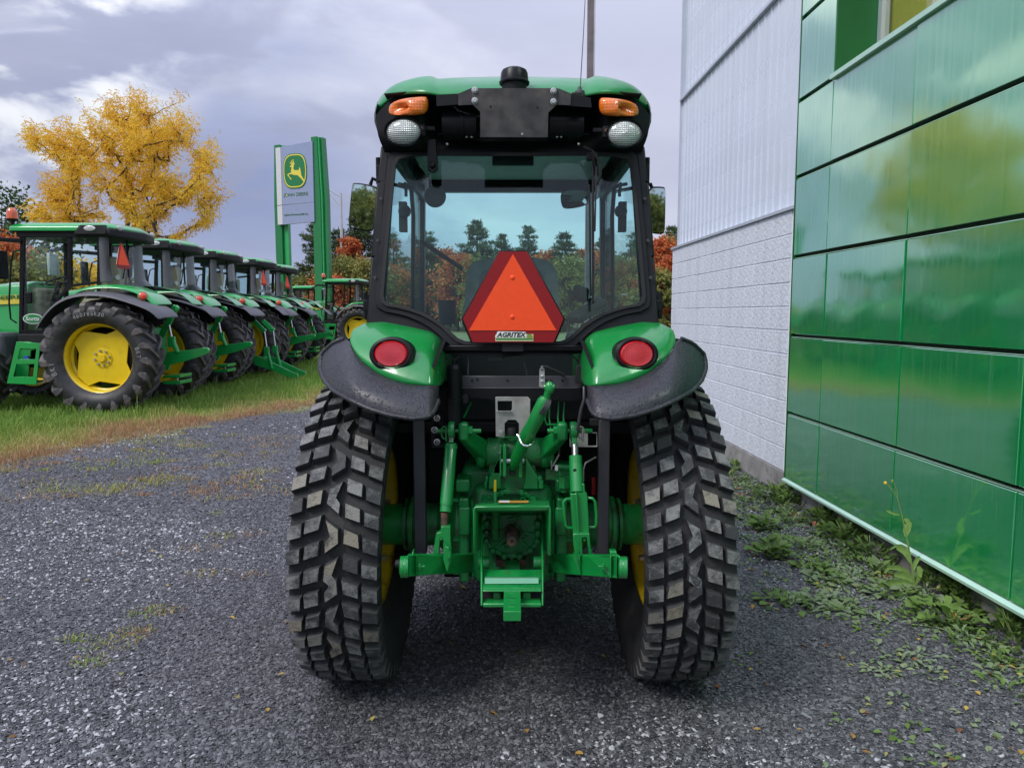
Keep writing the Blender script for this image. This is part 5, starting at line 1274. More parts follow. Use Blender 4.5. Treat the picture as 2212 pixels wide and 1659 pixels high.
# ---- cab rear wall and window
glassL = [(858, 340), (851, 352), (846, 400), (838, 480), (830, 570), (824, 640), (827, 652), (838, 660), (862, 664), (886, 670), (912, 679), (936, 692), (956, 706), (972, 722), (988, 736), (1004, 742)]
glass = [(1108, 332), (950, 331), (880, 333)]+glassL+[(1108, 743)]
glass = glass+[(2216-x, y) for x, y in glass[1:-1]][::-1]
rubb = [(1108, 320), (950, 319), (876, 321), (846, 328), (838, 346), (832, 400), (824, 480), (816, 570), (810, 648), (814, 664), (830, 673), (858, 678), (882, 685), (906, 695), (928, 708), (946, 722), (962, 738), (980, 751), (1002, 757), (1108, 758)]
rubb = rubb+[(2216-x, y) for x, y in rubb[1:-1]][::-1]
seal_in = [(1108+(x-1108)*.985, 540+(y-540)*.978) for x, y in glass]
wf = obj('rear_window_frame', plate([rubb, glass], Yw, .035), M['black'], T, bevel=.006)
obj('window_seal', plate([[(1108+(x-1108)*1.012, 540+(y-540)*1.012) for x, y in glass], seal_in], Yw, .016, dY=-.010), M['blackm'], wf)
obj('rear_glass', plate([glass], Yw, .005, dY=.012), M['glass'], wf, smooth=False)
def outerline(y): return np.interp(y, [322, 400, 560, 690, 760], [829, 820, 808, 799, 797])
walL = [(829, 318), (820, 400), (808, 560), (799, 690), (797, 722), (930, 760), (1000, 768), (1108, 769)]
wall = walL+[(2216-x, y) for x, y in walL[:-1]][::-1]
obj('cab_rear_wall', plate([wall, [(1108+(x-1108)*.999, 540+(y-540)*.999) for x, y in rubb]], Yw, .05, dY=.014), M['black'], T, bevel=.008)
# lower cab wall below the window (dark steel) and cab corner posts running forward
for sgn in (-1, 1):
    f = lambda p: p if sgn < 0 else mir(p)
    mb = MB()
    for (xa_, ya_), (xb_, yb_) in zip([(829, 322), (820, 400), (808, 560)], [(820, 400), (808, 560), (797, 725)]):
        mb.bar(f(P(xa_+6, ya_, Yw(ya_)+.04)), f(P(xb_+6, yb_, Yw(yb_)+.04)), .035, .05, up=(0, 1, 0))
    obj('rear_post', mb, M['black'], T, bevel=.006)
    XS = .498
    # side door frame + glass from rear post to the front post
    yr, yf2 = 2.90, 4.12
    o3 = [(sgn*.495, yr, 2.10), (sgn*.525, yr-.14, 1.42), (sgn*.53, yr+.1, 1.25), (sgn*.525, yf2-.15, .95), (sgn*.53, yf2, 1.1), (sgn*.515, yf2, 2.12)]
    i3 = [(sgn*.496, yr+.05, 2.06), (sgn*.522, yr-.08, 1.47), (sgn*.526, yr+.13, 1.31), (sgn*.526, yf2-.17, 1.0), (sgn*.528, yf2-.05, 1.13), (sgn*.516, yf2-.05, 2.07)]
    df = obj('door_frame', MB().slab([[Vector((x+XC, y, z)) for x, y, z in o3], [Vector((x+XC, y, z)) for x, y, z in i3]], (-sgn*.03, 0, 0)), M['black'], T, bevel=.005)
    obj('door_glass', MB().slab([[Vector((x+XC-sgn*.012, y, z)) for x, y, z in i3]], (-sgn*.005, 0, 0)), M['glass'], df, smooth=False)
    obj('grab_rail', MB().tube([(XC+sgn*.45, 3.05, 1.98), (XC+sgn*.42, 3.05, 1.96), (XC+sgn*.415, 3.07, 1.85), (XC+sgn*.43, 3.12, 1.50), (XC+sgn*.44, 3.2, 1.30)], .009, 8), M['black'], df)
    obj('door_latch', MB().lathe((XC+sgn*.44, 3.0, 1.86), (0, -1, 0), [(.001, .03), (.02, .028), (.026, .01), (.02, -.03)], 16).box((XC+sgn*.45, 3.02, 1.84), (.03, .04, .12)), M['blackm'], df)
    obj('front_post', MB().bar((XC+sgn*.525, yf2, 2.16), (XC+sgn*.545, yf2+.02, .98), .075, .07, up=(0, 1, 0)), M['black'], T, bevel=.01)
    # hinges
    for hx, hy in ((829, 372), (802, 660)):
        p = f(P(hx-3, hy, Yw(hy)+.05)); hb = MB().box(p, (.030, .05, .085)).box(p+Vector((sgn*.008, -.02, .0)), (.022, .02, .04)).lathe(p+Vector((sgn*.012, -.02, -.05)), (0, 0, 1), [(.001, 0), (.009, 0), (.009, .10), (.001, .10)], 10)
        obj('door_hinge', hb, M['black'], T, bevel=.003)
    for hy in (430, 520, 600): obj('frame_bolt', MB().lathe(f(P(np.interp(hy, [322, 400, 560, 690], [829, 820, 808, 799])+5, hy, Yw(hy)-.002)), (0, -1, 0), [(.001, .006), (.006, .006), (.007, 0)], 6), M['grey'], T, smooth=False)
    obj('handle_stalk', MB().tube([f(P(862, 398, 2.95)), f(P(874, 400, 2.98)), f(P(877, 412, 3.0)), f(P(877, 425, 3.0))], .007, 8), M['blackm'], T)
# windscreen and its frame, headliner, floor
zT, zB = 2.13, 1.05; yf2 = 4.16
obj('windscreen', MB().slab([[(XC-.50, yf2, zT), (XC+.50, yf2, zT), (XC+.52, yf2+.04, zB), (XC-.52, yf2+.04, zB)]], (0, .005, 0)), M['glass'], T, smooth=False)
obj('front_header', MB().box2((XC-.47, yf2-.03, 2.125), (XC+.47, yf2+.04, 2.26)), M['black'], T, bevel=.01)
obj('headliner', MB().box2((XC-.465, 2.90, 2.185), (XC+.465, yf2-.05, 2.20)), M['headliner'], T, smooth=False)
obj('cab_floor', MB().box2((XC-.48, 2.78, .98), (XC+.48, yf2+.02, 1.03)).box2((XC-.44, 2.78, 1.03), (XC+.44, 3.15, 1.16)), M['blackm'], T, bevel=.01)
obj('sun_blind', plate([[(1063, 329), (1153, 329), (1153, 356), (1063, 356)]], 2.86, .03), M['blackm'], T, bevel=.004)
for sx_ in (-1, 1): obj('ceiling_speaker', MB().lathe((XC+sx_*.30, 3.10, 2.186), (0, 0, -1), [(.075, 0), (.07, .02), (.001, .024)], 24), M['blackm'], T)
# seat, column, console
def seat():
    rw_ = []
    out = smooth_closed([(1008, 575), (1040, 558), (1108, 553), (1176, 558), (1202, 578), (1208, 640), (1212, 742), (1000, 742), (1004, 640)], 2)
    m = MB().slab([[P(x, y, 3.05) for x, y in out]], (0, .11, 0)); o = obj('seat_backrest', m, M['seat'], T, bevel=.03)
    inn = [(1108+(x-1108)*.72, 600+(y-600)*.72+8) for x, y in out]
    obj('seat_cushion_panel', MB().slab([[P(x, y, 3.044) for x, y in inn]], (0, .02, 0)), M['grey'], o, bevel=.004)
    obj('seat_cushion', MB().box2((XC-.24, 3.15, 1.16), (XC+.24, 3.62, 1.30)), M['seat'], T, bevel=.04)
seat()
obj('steering_wheel', MB().tube([(XC+.17*math.cos(a), 3.74+.12*math.sin(a), 1.60+.10*math.sin(a)) for a in np.linspace(0, 6.2832, 25)], .013, 8, False).bar((XC, 3.74, 1.60), (XC, 3.95, 1.1), .05, .05).bar((XC-.16, 3.74, 1.60), (XC+.16, 3.74, 1.60), .03, .012), M['blackm'], T)
obj('dashboard', MB().box2((XC-.22, 3.85, 1.0), (XC+.22, 4.1, 1.50)), M['blackm'], T, bevel=.05)
cs = MB().box2((P(1235, 660, 3.2).x, 3.05, 1.10), (P(1300, 660, 3.2).x, 3.60, 1.36)); obj('side_console', cs, M['blackm'], T, bevel=.03)
obj('armrest', MB().bar(P(1238, 690, 3.0), P(1300, 655, 3.2), .07, .045).bar(P(1240, 630, 3.2), P(1268, 640, 3.25), .04, .07), M['blackm'], T, bevel=.015)
for k, (px_, py_) in enumerate([(1275, 650), (1290, 646), (1312, 640), (1328, 645)]):
    obj('control_lever', MB().tube([P(px_, py_+45, 3.25), P(px_+2, py_, 3.28)], .006, 6).ball(P(px_+2, py_, 3.28), .016, 10), M['grey' if k % 2 else 'black'], T)
obj('bottle_holder', MB().lathe(P(966, 700, 3.05), (0, 0, 1), [(.001, 0), (.034, 0), (.038, .10), (.034, .10)], 16), M['blackm'], T)
obj('gas_strut', MB().tube([P(908, 520, 2.98), P(1000, 582, 3.0)], .009, 8), M['black'], T)
# interior mirror, translucent visor
im = smooth_closed([(1211, 414), (1232, 409), (1270, 410), (1273, 430), (1269, 444), (1220, 453), (1212, 440)], 2)
im_o = obj('interior_mirror', MB().slab([[P(x, y, 3.90) for x, y in im]], (0, .02, 0)), M['blackm'], T)
obj('mirror_glass', MB().slab([[P(1242+(x-1242)*.93, 431+(y-431)*.9, 3.897) for x, y in im]], (0, .002, 0)), M['mirror'], im_o, smooth=False)
obj('fan_disc', MB().lathe(P(940, 425, 3.7), (0, -1, 0), [(.001, .004), (.052, .004), (.055, 0)], 28), M['grey'], T)
# wiper
obj('wiper_motor', MB().box2(tuple(P(1268, 328, 2.74)), tuple(P(1292, 350, 2.77))), M['blackm'], T, bevel=.006)
obj('wiper', MB().bar(P(1281, 336, 2.745), P(1281, 655, 2.61), .009, .012).bar(P(1284, 345, 2.725), P(1289, 380, 2.71), .012, .012).bar(P(1288, 360, 2.70), P(1285, 500, 2.645), .006, .006).bar(P(1273, 400, 2.715), P(1276, 640, 2.625), .006, .012), M['black'], T, bevel=.001)
obj('hose', MB().tube([P(1262, 318, 2.74), P(1280, 326, 2.70), P(1296, 350, 2.69), P(1298, 375, 2.69), P(1290, 400, 2.69)], .0045, 6), M['blackm'], T)
obj('window_latch', MB().slab([[P(x, y, 2.715) for x, y in [(922, 300), (941, 300), (946, 366), (940, 373), (929, 373), (923, 366)]]], (0, .02, 0)).lathe(P(934, 357, 2.712), (0, -1, 0), [(.001, .008), (.010, .007), (.012, 0)], 14), M['black'], T, bevel=.004)

# ---- roof
def rx(l, Y0, Y1, Y2):      # left half px list -> full row of points; depth goes from Y0 (middle) to Y1 (outer)
    full = l+[(2216-x, y) for x, y in l[:-1]][::-1]
    out = []
    for x, y in full:
        e = max(0, (abs(x-1108)-190)/100); out.append(P(x, y, Y0+(Y1-Y0)*min(1.3, e)**2))
    return out
lowl = [(811, 250), (819, 232), (840, 209), (865, 199), (909, 197), (927, 199), (938, 201), (947, 203), (953, 203), (1000, 202), (1060, 202), (1108, 202)]
topl = [(813, 240), (824, 212), (848, 189), (872, 177), (902, 165), (926, 160), (934, 161), (946, 168), (953, 167), (1000, 163.5), (1060, 162), (1108, 161)]
low = rx(lowl, 2.64, 2.80, 0); top = rx(topl, 2.90, 2.98, 0)
mid = [a.lerp(b, .5)+Vector((0, -.045, .012)) for a, b in zip(low, top)]
lip2 = [p+Vector((0, .02, -.006)) for p in low]
fr1 = [Vector((p.x, 3.5, p.z+.015)) for p in top]; fr2 = [Vector((p.x*.98, 4.2, p.z-.02)) for p in top]; fr3 = [Vector((p.x*.94, 4.45, p.z-.12)) for p in top]
roof = obj('roof', MB().grid([lip2, low, mid, top, fr1, fr2, fr3]), M['green_roof'], T, sub=2, ang=180, solid=.006)
# side skirts of the roof: green above, black band beneath
for sgn in (-1, 1):
    f = (lambda p: p) if sgn < 0 else mir
    a = [f(P(816, 232, 2.86)), f(P(809.5, 256, 2.86)), f(P(810, 272, 2.86)), f(P(818, 298, 2.86)), f(P(829, 322, 2.86))]
    rows = []
    for Yk, sh in ((2.765, .016), (2.80, .004), (2.86, 0), (3.4, 0), (4.0, .01), (4.3, .04)):
        rows.append([Vector((p.x-sgn*sh if False else p.x+(-sgn)*(sh+.005), Yk, p.z)) for p in a])
    obj('roof_skirt', MB().grid(rows), M['black'], T, ang=60)
# black rear face under the roof lip, recessed between the lamp pods
uL = [(813, 250), (826, 232), (846, 214), (868, 204), (909, 203), (934, 206), (948, 208), (1000, 208), (1060, 208), (1108, 208)]
def uY(x, k):
    e = abs(x-1108)/298
    pod = 1/(1+math.exp((abs(x-1108)-175)/-10.0))   # 1 on the pods, 0 in the middle
    return 2.82-.09*pod+.16*max(0, e-.72)**1.3+(.0 if k else 0)
rows = []
for k, yy in enumerate((None, 245, 285, 305, 330)):
    l = uL if yy is None else [(x0, yy) for x0 in ({245: 812, 285: 814, 305: 820, 330: 832}[yy], 828, 846, 868, 909, 930, 948, 1000, 1060, 1108)]
    full = l+[(2216-x, y) for x, y in l[:-1]][::-1]
    rows.append([P(x, y, (uY(x, k) if k < 4 else 2.80)) for x, y in full])
rr = obj('roof_rear_panel', MB().grid(rows), M['black'], T, sub=1, ang=60)
obj('roof_ceiling', MB().slab([[P(830, 205, 2.70), P(900, 199, 2.68), P(1108, 203, 2.68), P(1316, 199, 2.68), P(1386, 205, 2.70), Vector((P(1386, 205, 2.7).x, 4.25, 2.205)), Vector((P(830, 205, 2.7).x, 4.25, 2.205))]], (0, 0, .004)), M['void'], T, smooth=False)
for xa_, xb_ in ((957, 1030), (1186, 1259)):
    a = P(xa_, 272, 2.76); b = P(xb_, 272, 2.76)
    obj('air_duct', MB().tube([a, b], .052, 20).tube([a.lerp(b, .55), a.lerp(b, .62)], .057, 20), M['black'], T)
obj('rear_channel', MB().box2(tuple(P(945, 288, 2.74)), tuple(P(1271, 300, 2.80))), M['blackm'], T, bevel=.006)
for px_ in (1008, 1019, 1203, 1212, 966, 1250): obj('panel_screw', MB().lathe(P(px_, 296 if px_ > 980 and px_ < 1240 else 312, 2.737), (0, -1, 0), [(.001, .004), (.0045, .003), (.005, 0)], 8), M['zinc'], T, smooth=False)
# lamps
def lens_outline(o, cx, cy, n=2): return smooth_closed(o, n)
amb = [(839, 236), (846, 222), (870, 213), (915, 208.5), (924, 211), (926, 228), (922, 245), (905, 250), (850, 251), (840, 246)]
for sgn in (-1, 1):
    o = amb if sgn < 0 else [(2219-x, y+2) for x, y in amb][::-1]
    o2 = smooth_closed(o, 2); cx_ = sum(p[0] for p in o2)/len(o2); cy_ = sum(p[1] for p in o2)/len(o2)
    rows = []
    for k_, (sc_, d) in enumerate([(1.0, .03), (1.0, .0), (.93, -.012), (.7, -.020), (.35, -.023), (.02, -.024)]):
        rows.append([P(cx_+(x-cx_)*sc_, cy_+(y-cy_)*sc_, 2.655+d+.055*max(0, (abs(x-1108)-225)/60)) for x, y in o2+o2[:1]])
    obj('turn_signal', MB().grid(rows), M['amber'], T, ang=60)
    c = P(871 if sgn < 0 else 1349.5, 285 if sgn < 0 else 289, 2.66)
    ax = Vector((sgn*.06, -1, -.04)).normalized()
    def el(m, sx, sz):
        m.v = [((x-c.x)*sx+c.x, y, (z-c.z)*sz+c.z) for x, y, z in m.v]; return m
    hs_ = obj('work_light', el(MB().lathe(c, ax, [(.058, -.004), (.064, .002), (.066, .010), (.060, .0)][:3]+[(.064, -.02), (.045, -.06), (.02, -.075), (.001, -.08)], 40), 1.02, .74), M['black'], T)
    obj('lens', el(MB().lathe(c, ax, [(.001, .020), (.03, .016), (.050, .008), (.060, -.002)], 40), 1.02, .74), M['chromelens'], hs_)
    b0 = P(912 if sgn < 0 else 1308, 283 if sgn < 0 else 287, 2.68); obj('light_bracket', MB().box(b0, (.022, .03, .038)).box(b0+Vector((-sgn*.02, .02, .012)), (.05, .02, .014)), M['blackm'], hs_, bevel=.002)
    obj('light_bolt', MB().lathe(b0+Vector((0, -.015, .003)), (0, -1, 0), [(.001, .008), (.007, .007), (.008, 0)], 8), M['rust'], hs_)
# beacon plate
arms = [(951, 206), (991, 203), (1018, 190), (1080, 190), (1080, 222), (1022, 226), (990, 228), (944, 230), (942, 208)]
mp_ = MB().slab([[P(x, y, 2.60) for x, y in [(992, 202), (1018, 191), (1022, 191), (1022, 222), (1018, 225), (990, 226)]]], (0, .006, 0))
bp = obj('beacon_bracket', MB().slab([[P(x, y, 2.59) for x, y in [(1020, 191), (1203, 191), (1204, 226), (1185, 244), (1184, 297), (1037, 297), (1037, 242), (1018, 224)]]], (0, .006, 0)), mat('raw_steel_plate', (.055, .050, .050), .45, metal=.35, var=.35, vscale=22, dirt=(.11, .095, .085), dscale=12, dlo=.5, dhi=.72, rvar=.12), T, bevel=.0015)
BRK = bp.data.materials[0]
obj('bracket_arm', MB().slab([[P(x, y, 2.598) for x, y in [(990, 203), (1018, 191), (1040, 191), (1040, 226), (990, 228)]]], (0, .006, 0)), BRK, bp)
obj('bracket_arm', MB().slab([[P(x, y, 2.598) for x, y in [(1180, 191), (1208, 192), (1234, 203), (1232, 228), (1180, 226)]]], (0, .006, 0)), BRK, bp)
obj('bracket_arm', MB().slab([[P(x, y, 2.606) for x, y in [(942, 206), (992, 203), (992, 226), (943, 230)]]], (0, .006, 0)), M['black'], bp)
obj('bracket_arm', MB().slab([[P(x, y, 2.606) for x, y in [(1230, 203), (1276, 212), (1278, 233), (1230, 229)]]], (0, .006, 0)), M['black'], bp)
for bx, by in ((1025.5, 195.3), (1025.5, 218), (1195.5, 197), (1195.5, 220)):
    obj('bracket_bolt', MB().lathe(P(bx, by, 2.590), (0, -1, 0), [(.001, .009), (.007, .009), (.0085, .006), (.0085, .002), (.011, .0015), (.011, 0)], 12), M['pole'], bp)
for bx, by in ((1060, 231), (1161, 233), (965, 216)): obj('bolt_hole', MB().lathe(P(bx, by, 2.5895), (0, -1, 0), [(.001, .0006), (.0045, .0005)], 10), M['void'], bp)
obj('bolt_hole', MB().lathe(P(1128, 290, 2.5895), (0, -1, 0), [(.001, .0012), (.004, .001)], 10), M['zinc'], bp)
c = P(1111, 190, 2.66)
k = 2.66/FPX
bc = obj('beacon_cap', MB().lathe(P(1111, 179, 2.64), (0, 0, 1), [(.048, -.008), (.053, -.006), (.054, .0), (.050, .004), (.0475, .03), (.043, .040), (.030, .047), (.001, .050)], 40), M['black'], T)
obj('beacon_stem', MB().lathe(P(1111, 179, 2.64), (0, 0, 1), [(.040, -.035), (.043, -.02), (.045, -.008)], 32), M['blackm'], bc)
an = obj('antenna', MB().tube([P(1253, 196, 2.66), P(1260, 80, 2.72), P(1266, -40, 2.80), P(1270, -160, 2.88)], [.0018, .0015, .0012, .001], 6), M['grey'], T)
obj('antenna_base', MB().lathe(P(1252, 202, 2.66), (0, 0, 1), [(.001, .022), (.006, .022), (.008, .010), (.018, .006), (.020, -.006), (.012, -.03)], 16), M['grey'], an)
obj('antenna_bracket', MB().box(P(1245, 216, 2.64), (.035, .03, .042)), M['blackm'], an, bevel=.002)
obj('wire', MB().tube([P(1048-.0, 254, 2.74), P(1020, 250, 2.72), P(990, 240, 2.72), P(980, 230, 2.72)], .003, 6), M['grey'], T)

# ---- side mirrors
mo = smooth_closed([(766, 394), (812, 402), (818, 410), (808, 498), (800, 501), (757, 496), (752, 488), (760, 400)], 2)
mo2 = smooth_closed([(1395, 404), (1432, 403), (1438, 408), (1437, 470), (1436, 502), (1430, 507), (1407, 505), (1400, 495)], 2)
for o_, Yk, nm, tx_ in ((mo, 3.35, 0, 0), (mo2, 3.35, 1, 0)):
    cx_ = sum(p[0] for p in o_)/len(o_); cy_ = sum(p[1] for p in o_)/len(o_)
    rows = []
    for sc_, d in ((.93, 0), (1.0, .004), (1.0, .02), (.85, .05), (.4, .065), (.01, .068)):
        rows.append([P(cx_+(x-cx_)*sc_, cy_+(y-cy_)*sc_, Yk+d) for x, y in o_+o_[:1]])
    hs_ = obj('side_mirror', MB().grid(rows), M['blackm'], T, ang=50)
    sg = -1 if nm == 0 else 1
    mpts = [P(cx_+(x-cx_)*.93, cy_+(y-cy_)*.93, Yk+.002) for x, y in o_]; cc = sum(mpts, Vector())/len(mpts)
    # the pane is turned a little towards the driver
    rm_ = Matrix.Rotation(R(9 if nm == 0 else -7), 3, 'Z') @ Matrix.Rotation(R(2.4), 3, 'X'); mpts = [cc+rm_ @ (p-cc)+Vector((0, -.004, 0)) for p in mpts]
    obj('mirror_glass', MB().slab([mpts], (0, .003, 0)), M['mirror'], hs_, smooth=False)
    e = P(818 if nm == 0 else 1398, 392 if nm == 0 else 400, 3.4); q = P(800 if nm == 0 else 1410, 400 if nm == 0 else 412, 3.40); s0 = Vector((XC+sg*.49, 3.6, e.z))
    obj('mirror_arm', MB().tube([s0, e, P(805 if nm == 0 else 1405, 386 if nm == 0 else 398, 3.4), q], .009, 8), M['black'], hs_)

# ---- slow moving vehicle emblem
eo = [(1078, 541), (1139, 541), (1221, 690), (1199, 742), (1018, 742), (996, 690)]
emb = obj('warning_emblem', MB().slab([[P(x, y, 2.555+.0*(y-541)) for x, y in eo]], (0, .008, 0)), M['black'], T, bevel=.003)
ei = [(1108.5+(x-1108.5)*.965, 645+(y-645)*.975) for x, y in eo]
tri = [(1108, 549), (1202, 714), (1013, 714)]
tri_o = [(1108, 545), (1206, 716), (1010, 716)]
obj('reflective_border', MB().slab([[P(x, y, 2.5515) for x, y in ei]], (0, .003, 0)), M['red_refl'], emb, smooth=False)
obj('orange_triangle', MB().slab([[P(x, y, 2.549) for x, y in tri]], (0, .002, 0)), M['orange'], emb, smooth=False)
for by in (600, 685): obj('emblem_screw', MB().lathe(P(1107, by, 2.549), (0, -1, 0), [(.001, .003), (.005, .003), (.008, .001), (.009, 0)], 12), M['orange'], emb)
obj('emblem_bracket', MB().box2(tuple(P(1085, 690, 2.565)), tuple(P(1130, 758, 2.60))), M['blackm'], emb)
stp = [(1070, 724), (1152, 722), (1152, 737), (1070, 737)]
st_ = obj('dealer_sticker', MB().slab([[P(x, y, 2.5495) for x, y in stp]], (0, .001, 0)), mat('pale_yellow_print', (.72, .70, .38), .5, var=.02), emb, smooth=False)
obj('sticker_band', MB().slab([[P(x, y, 2.5488) for x, y in [(1071, 731), (1151, 731), (1151, 734.5), (1071, 734.5)]]], (0, .0005, 0)), M['gprint'], st_, smooth=False)
obj('sticker_panel', MB().slab([[P(x, y, 2.5485) for x, y in [(1069, 729), (1075, 716), (1136, 717), (1138, 729)]]], (0, .0005, 0)), M['white'], st_, smooth=False)
obj('sticker_badge', MB().slab([[P(1144+6.5*math.cos(a), 727+5.5*math.sin(a), 2.5486) for a in np.linspace(0, 6.0, 14)]], (0, .0005, 0)), mat('olive_print', (.22, .30, .05), .5, var=.02), st_, smooth=False)
tp = P(1105, 723.0, 2.548)
text_obj('sticker_lettering', 'AGRITEX', M['bprint'], Matrix.Translation(tp) @ Matrix.Rotation(R(90), 4, 'X'), width=.104, height=.0165, parent=st_, extrude=.0006, shear=.25, bold=.03)
obj('rear_sill', MB().box2(tuple(P(945, 746, 2.60)), tuple(P(1271, 757, 2.66))), M['black'], T, bevel=.004)

# ---- dark underside of the cab, crossmember
obj('bulkhead', MB().box2((XC-.36, 2.98, .50), (XC+.36, 3.02, 1.31)).box2((XC-.42, 2.98, .96), (XC+.42, 3.6, 1.08)).box2((XC-.30, 3.05, .30), (XC+.30, 4.9, .95)), M['void'], T, bevel=.01)
for sgn in (-1, 1):
    obj('side_tank', MB().box2((XC+sgn*.31, 3.30, .42), (XC+sgn*.56, 4.15, .98)), M['void'], T, bevel=.04)
obj('hood', MB().box2((XC-.27, 4.25, .80), (XC+.27, 5.55, 1.32)), M['green'], T, bevel=.08)
cm = obj('crossmember', MB().slab([[P(x, y, 2.60) for x, y in [(998, 839), (1257, 839), (1257, 866), (1062, 866), (1055, 862), (1000, 858)]]], (0, .008, 0)), M['black'], T, bevel=.002)
obj('crossmember_web', MB().slab([[P(x, y, 2.62) for x, y in [(998, 812), (1262, 812), (1262, 838), (998, 838)]]], (0, .012, 0)), M['pillar'], cm, bevel=.003)
obj('crossmember_ledge', MB().box2(tuple(P(998, 840, 2.598)), (P(1257, 836, 2.62).x, 2.66, P(998, 837, 2.6).z)), M['pillar'], cm, bevel=.002)
for bx, by in ((1020, 822), (1096, 822), (1180, 822), (1190, 823), (1004, 850), (1204, 859), (1215, 822), (1031, 820)): obj('bolt_hole', MB().lathe(P(bx, by, 2.5985 if by > 840 else 2.6185), (0, -1, 0), [(.001, .001), (.005, .0008)], 10), M['void'], cm)
obj('canister', MB().tube([P(981, 796, 2.56), P(981, 918, 2.56)], .027, 20).lathe(P(981, 790, 2.56), (0, 0, 1), [(.027, -.01), (.022, .004), (.008, .008), (.008, .022), (.001, .023)], 20).lathe(P(981, 862, 2.56), (0, 0, 1), [(.027, -.006), (.033, -.006), (.033, .004), (.027, .004)], 20), M['black'], T)
obj('canister_clamp', MB().box2(tuple(P(1000, 852, 2.555)), tuple(P(1012, 870, 2.57))), M['blackm'], T, bevel=.001)
obj('cable_plug', MB().box2(tuple(P(1052, 765, 2.66)), tuple(P(1086, 778, 2.69))).tube([P(1086, 772, 2.67), P(1110, 768, 2.67), P(1140, 764, 2.70)], .004, 6), M['grey'], T, bevel=.002)
for pts in ([(963, 779), (985, 775), (1000, 766), (1010, 762)], [(1226, 764), (1240, 772), (1250, 782), (1256, 786)], [(1131, 782), (1136, 796), (1138, 811)], [(1011, 766), (1012, 790), (1011, 810)]):
    obj('cable', MB().tube([P(x, y, 2.64) for x, y in pts], .0035, 6), M['grey'], T)
obj('grey_hose', MB().tube([P(1262, 836, 2.52), P(1262, 862, 2.50), P(1255, 885, 2.50), P(1248, 925, 2.50), P(1244, 945, 2.52)], .006, 8), M['pillar'], T)
obj('connector_box', MB().box2(tuple(P(1244, 790, 2.57)), tuple(P(1256, 826, 2.60))).box2(tuple(P(1275, 905, 2.62)), tuple(P(1303, 915, 2.68))), M['blackm'], T, bevel=.003)
# towing hook strap with two bolts and its grey hose
hk = obj('link_hook', MB().slab([[P(x, y, 2.53) for x, y in [(1166, 797), (1176, 797), (1178, 834), (1171, 838), (1164, 835), (1165, 812)]]], (0, .006, 0)), M['zinc'], T, bevel=.001)
for by in (813, 824): obj('hook_bolt', MB().lathe(P(1171, by, 2.53), (0, -1, 0), [(.001, .006), (.006, .005), (.007, 0)], 8), M['chrome'], hk)
obj('hook_tube', MB().tube([P(1170, 800, 2.53), P(1171, 793, 2.535), P(1180, 793, 2.55), P(1218, 811, 2.61)], .0065, 8), M['pillar'], hk)
# galvanised bracket with cut-outs
zp = [(1070, 858), (1075, 857), (1140, 857), (1144, 861), (1143, 944), (1121, 944), (1121, 915), (1114, 907), (1098, 907), (1090, 914), (1090, 944), (1071, 943)]
zb_o = obj('galvanised_bracket', MB().slab([[P(x, y, 2.58) for x, y in zp], [P(x, y, 2.58) for x, y in [(1075, 866), (1106, 866), (1106, 884), (1103, 888), (1075, 888)]]], (0, .004, 0)).box2(tuple(P(1072, 889, 2.565)), tuple(P(1106, 887, 2.58))).box2(tuple(P(1142, 862, 2.56)), tuple(P(1145, 900, 2.58))), M['zinc'], T, bevel=.001)
obj('bracket_bolt', MB().lathe(P(1083, 934, 2.58), (0, -1, 0), [(.001, .008), (.008, .007), (.010, 0)], 6), M['zinc'], zb_o)
obj('breather_cap', MB().lathe(P(1105, 940, 2.60), (0, 0, 1), [(.019, 0), (.019, .02), (.015, .028), (.001, .03)], 20), M['blackm'], T)
for cx_, cy_ in ((945, 902), (939.5, 927), (945, 953)):
    q = P(cx_, cy_, 2.56); cp = obj('hydraulic_coupler', MB().lathe(q, (0, -1, 0), [(.012, .016), (.014, .014), (.016, 0), (.016, -.05)], 20), M['black'], T)
    obj('coupler_ring', MB().lathe(q, (0, -1, 0), [(.006, .012), (.008, .019), (.0115, .018), (.012, .010)], 20), M['steel'], cp)
    obj('coupler_core', MB().lathe(q, (0, -1, 0), [(.001, .014), (.004, .014), (.004, 0)], 10), M['steel'], cp)
obj('coupler_block', MB().box2(tuple(P(930, 893, 2.60)), tuple(P(962, 962, 2.66))), M['blackm'], T, bevel=.005)
for xa_, xb_ in ((894, 920), (1292, 1316)):
    obj('vertical_strut', MB().box2((P(xa_, 1000, 2.62).x, 2.60, P(xa_, 1195, 2.62).z), (P(xb_, 1000, 2.62).x, 2.64, P(xa_, 905, 2.62).z)), M['pillar'], T, bevel=.004)
# small green hydraulic lines right of the top link
for xs in ((1207, 1205), (1219, 1217), (1188, 1186)):
    obj('hydraulic_line', MB().tube([P(xs[0], 868, 2.64), P(xs[1], 900, 2.64), P(xs[1]+(4 if xs[0] < 1200 else 2), 932, 2.62)], .0035, 6), M['green_frame'], T)
obj('hydraulic_line', MB().tube([P(1178, 865, 2.62), P(1177, 905, 2.62), P(1181, 917, 2.62), P(1215, 917, 2.62)], .0035, 6), M['green_frame'], T)
obj('green_stay', MB().tube([P(1018, 868, 2.68), P(1002, 902, 2.66)], .004, 6), M['green_frame'], T)

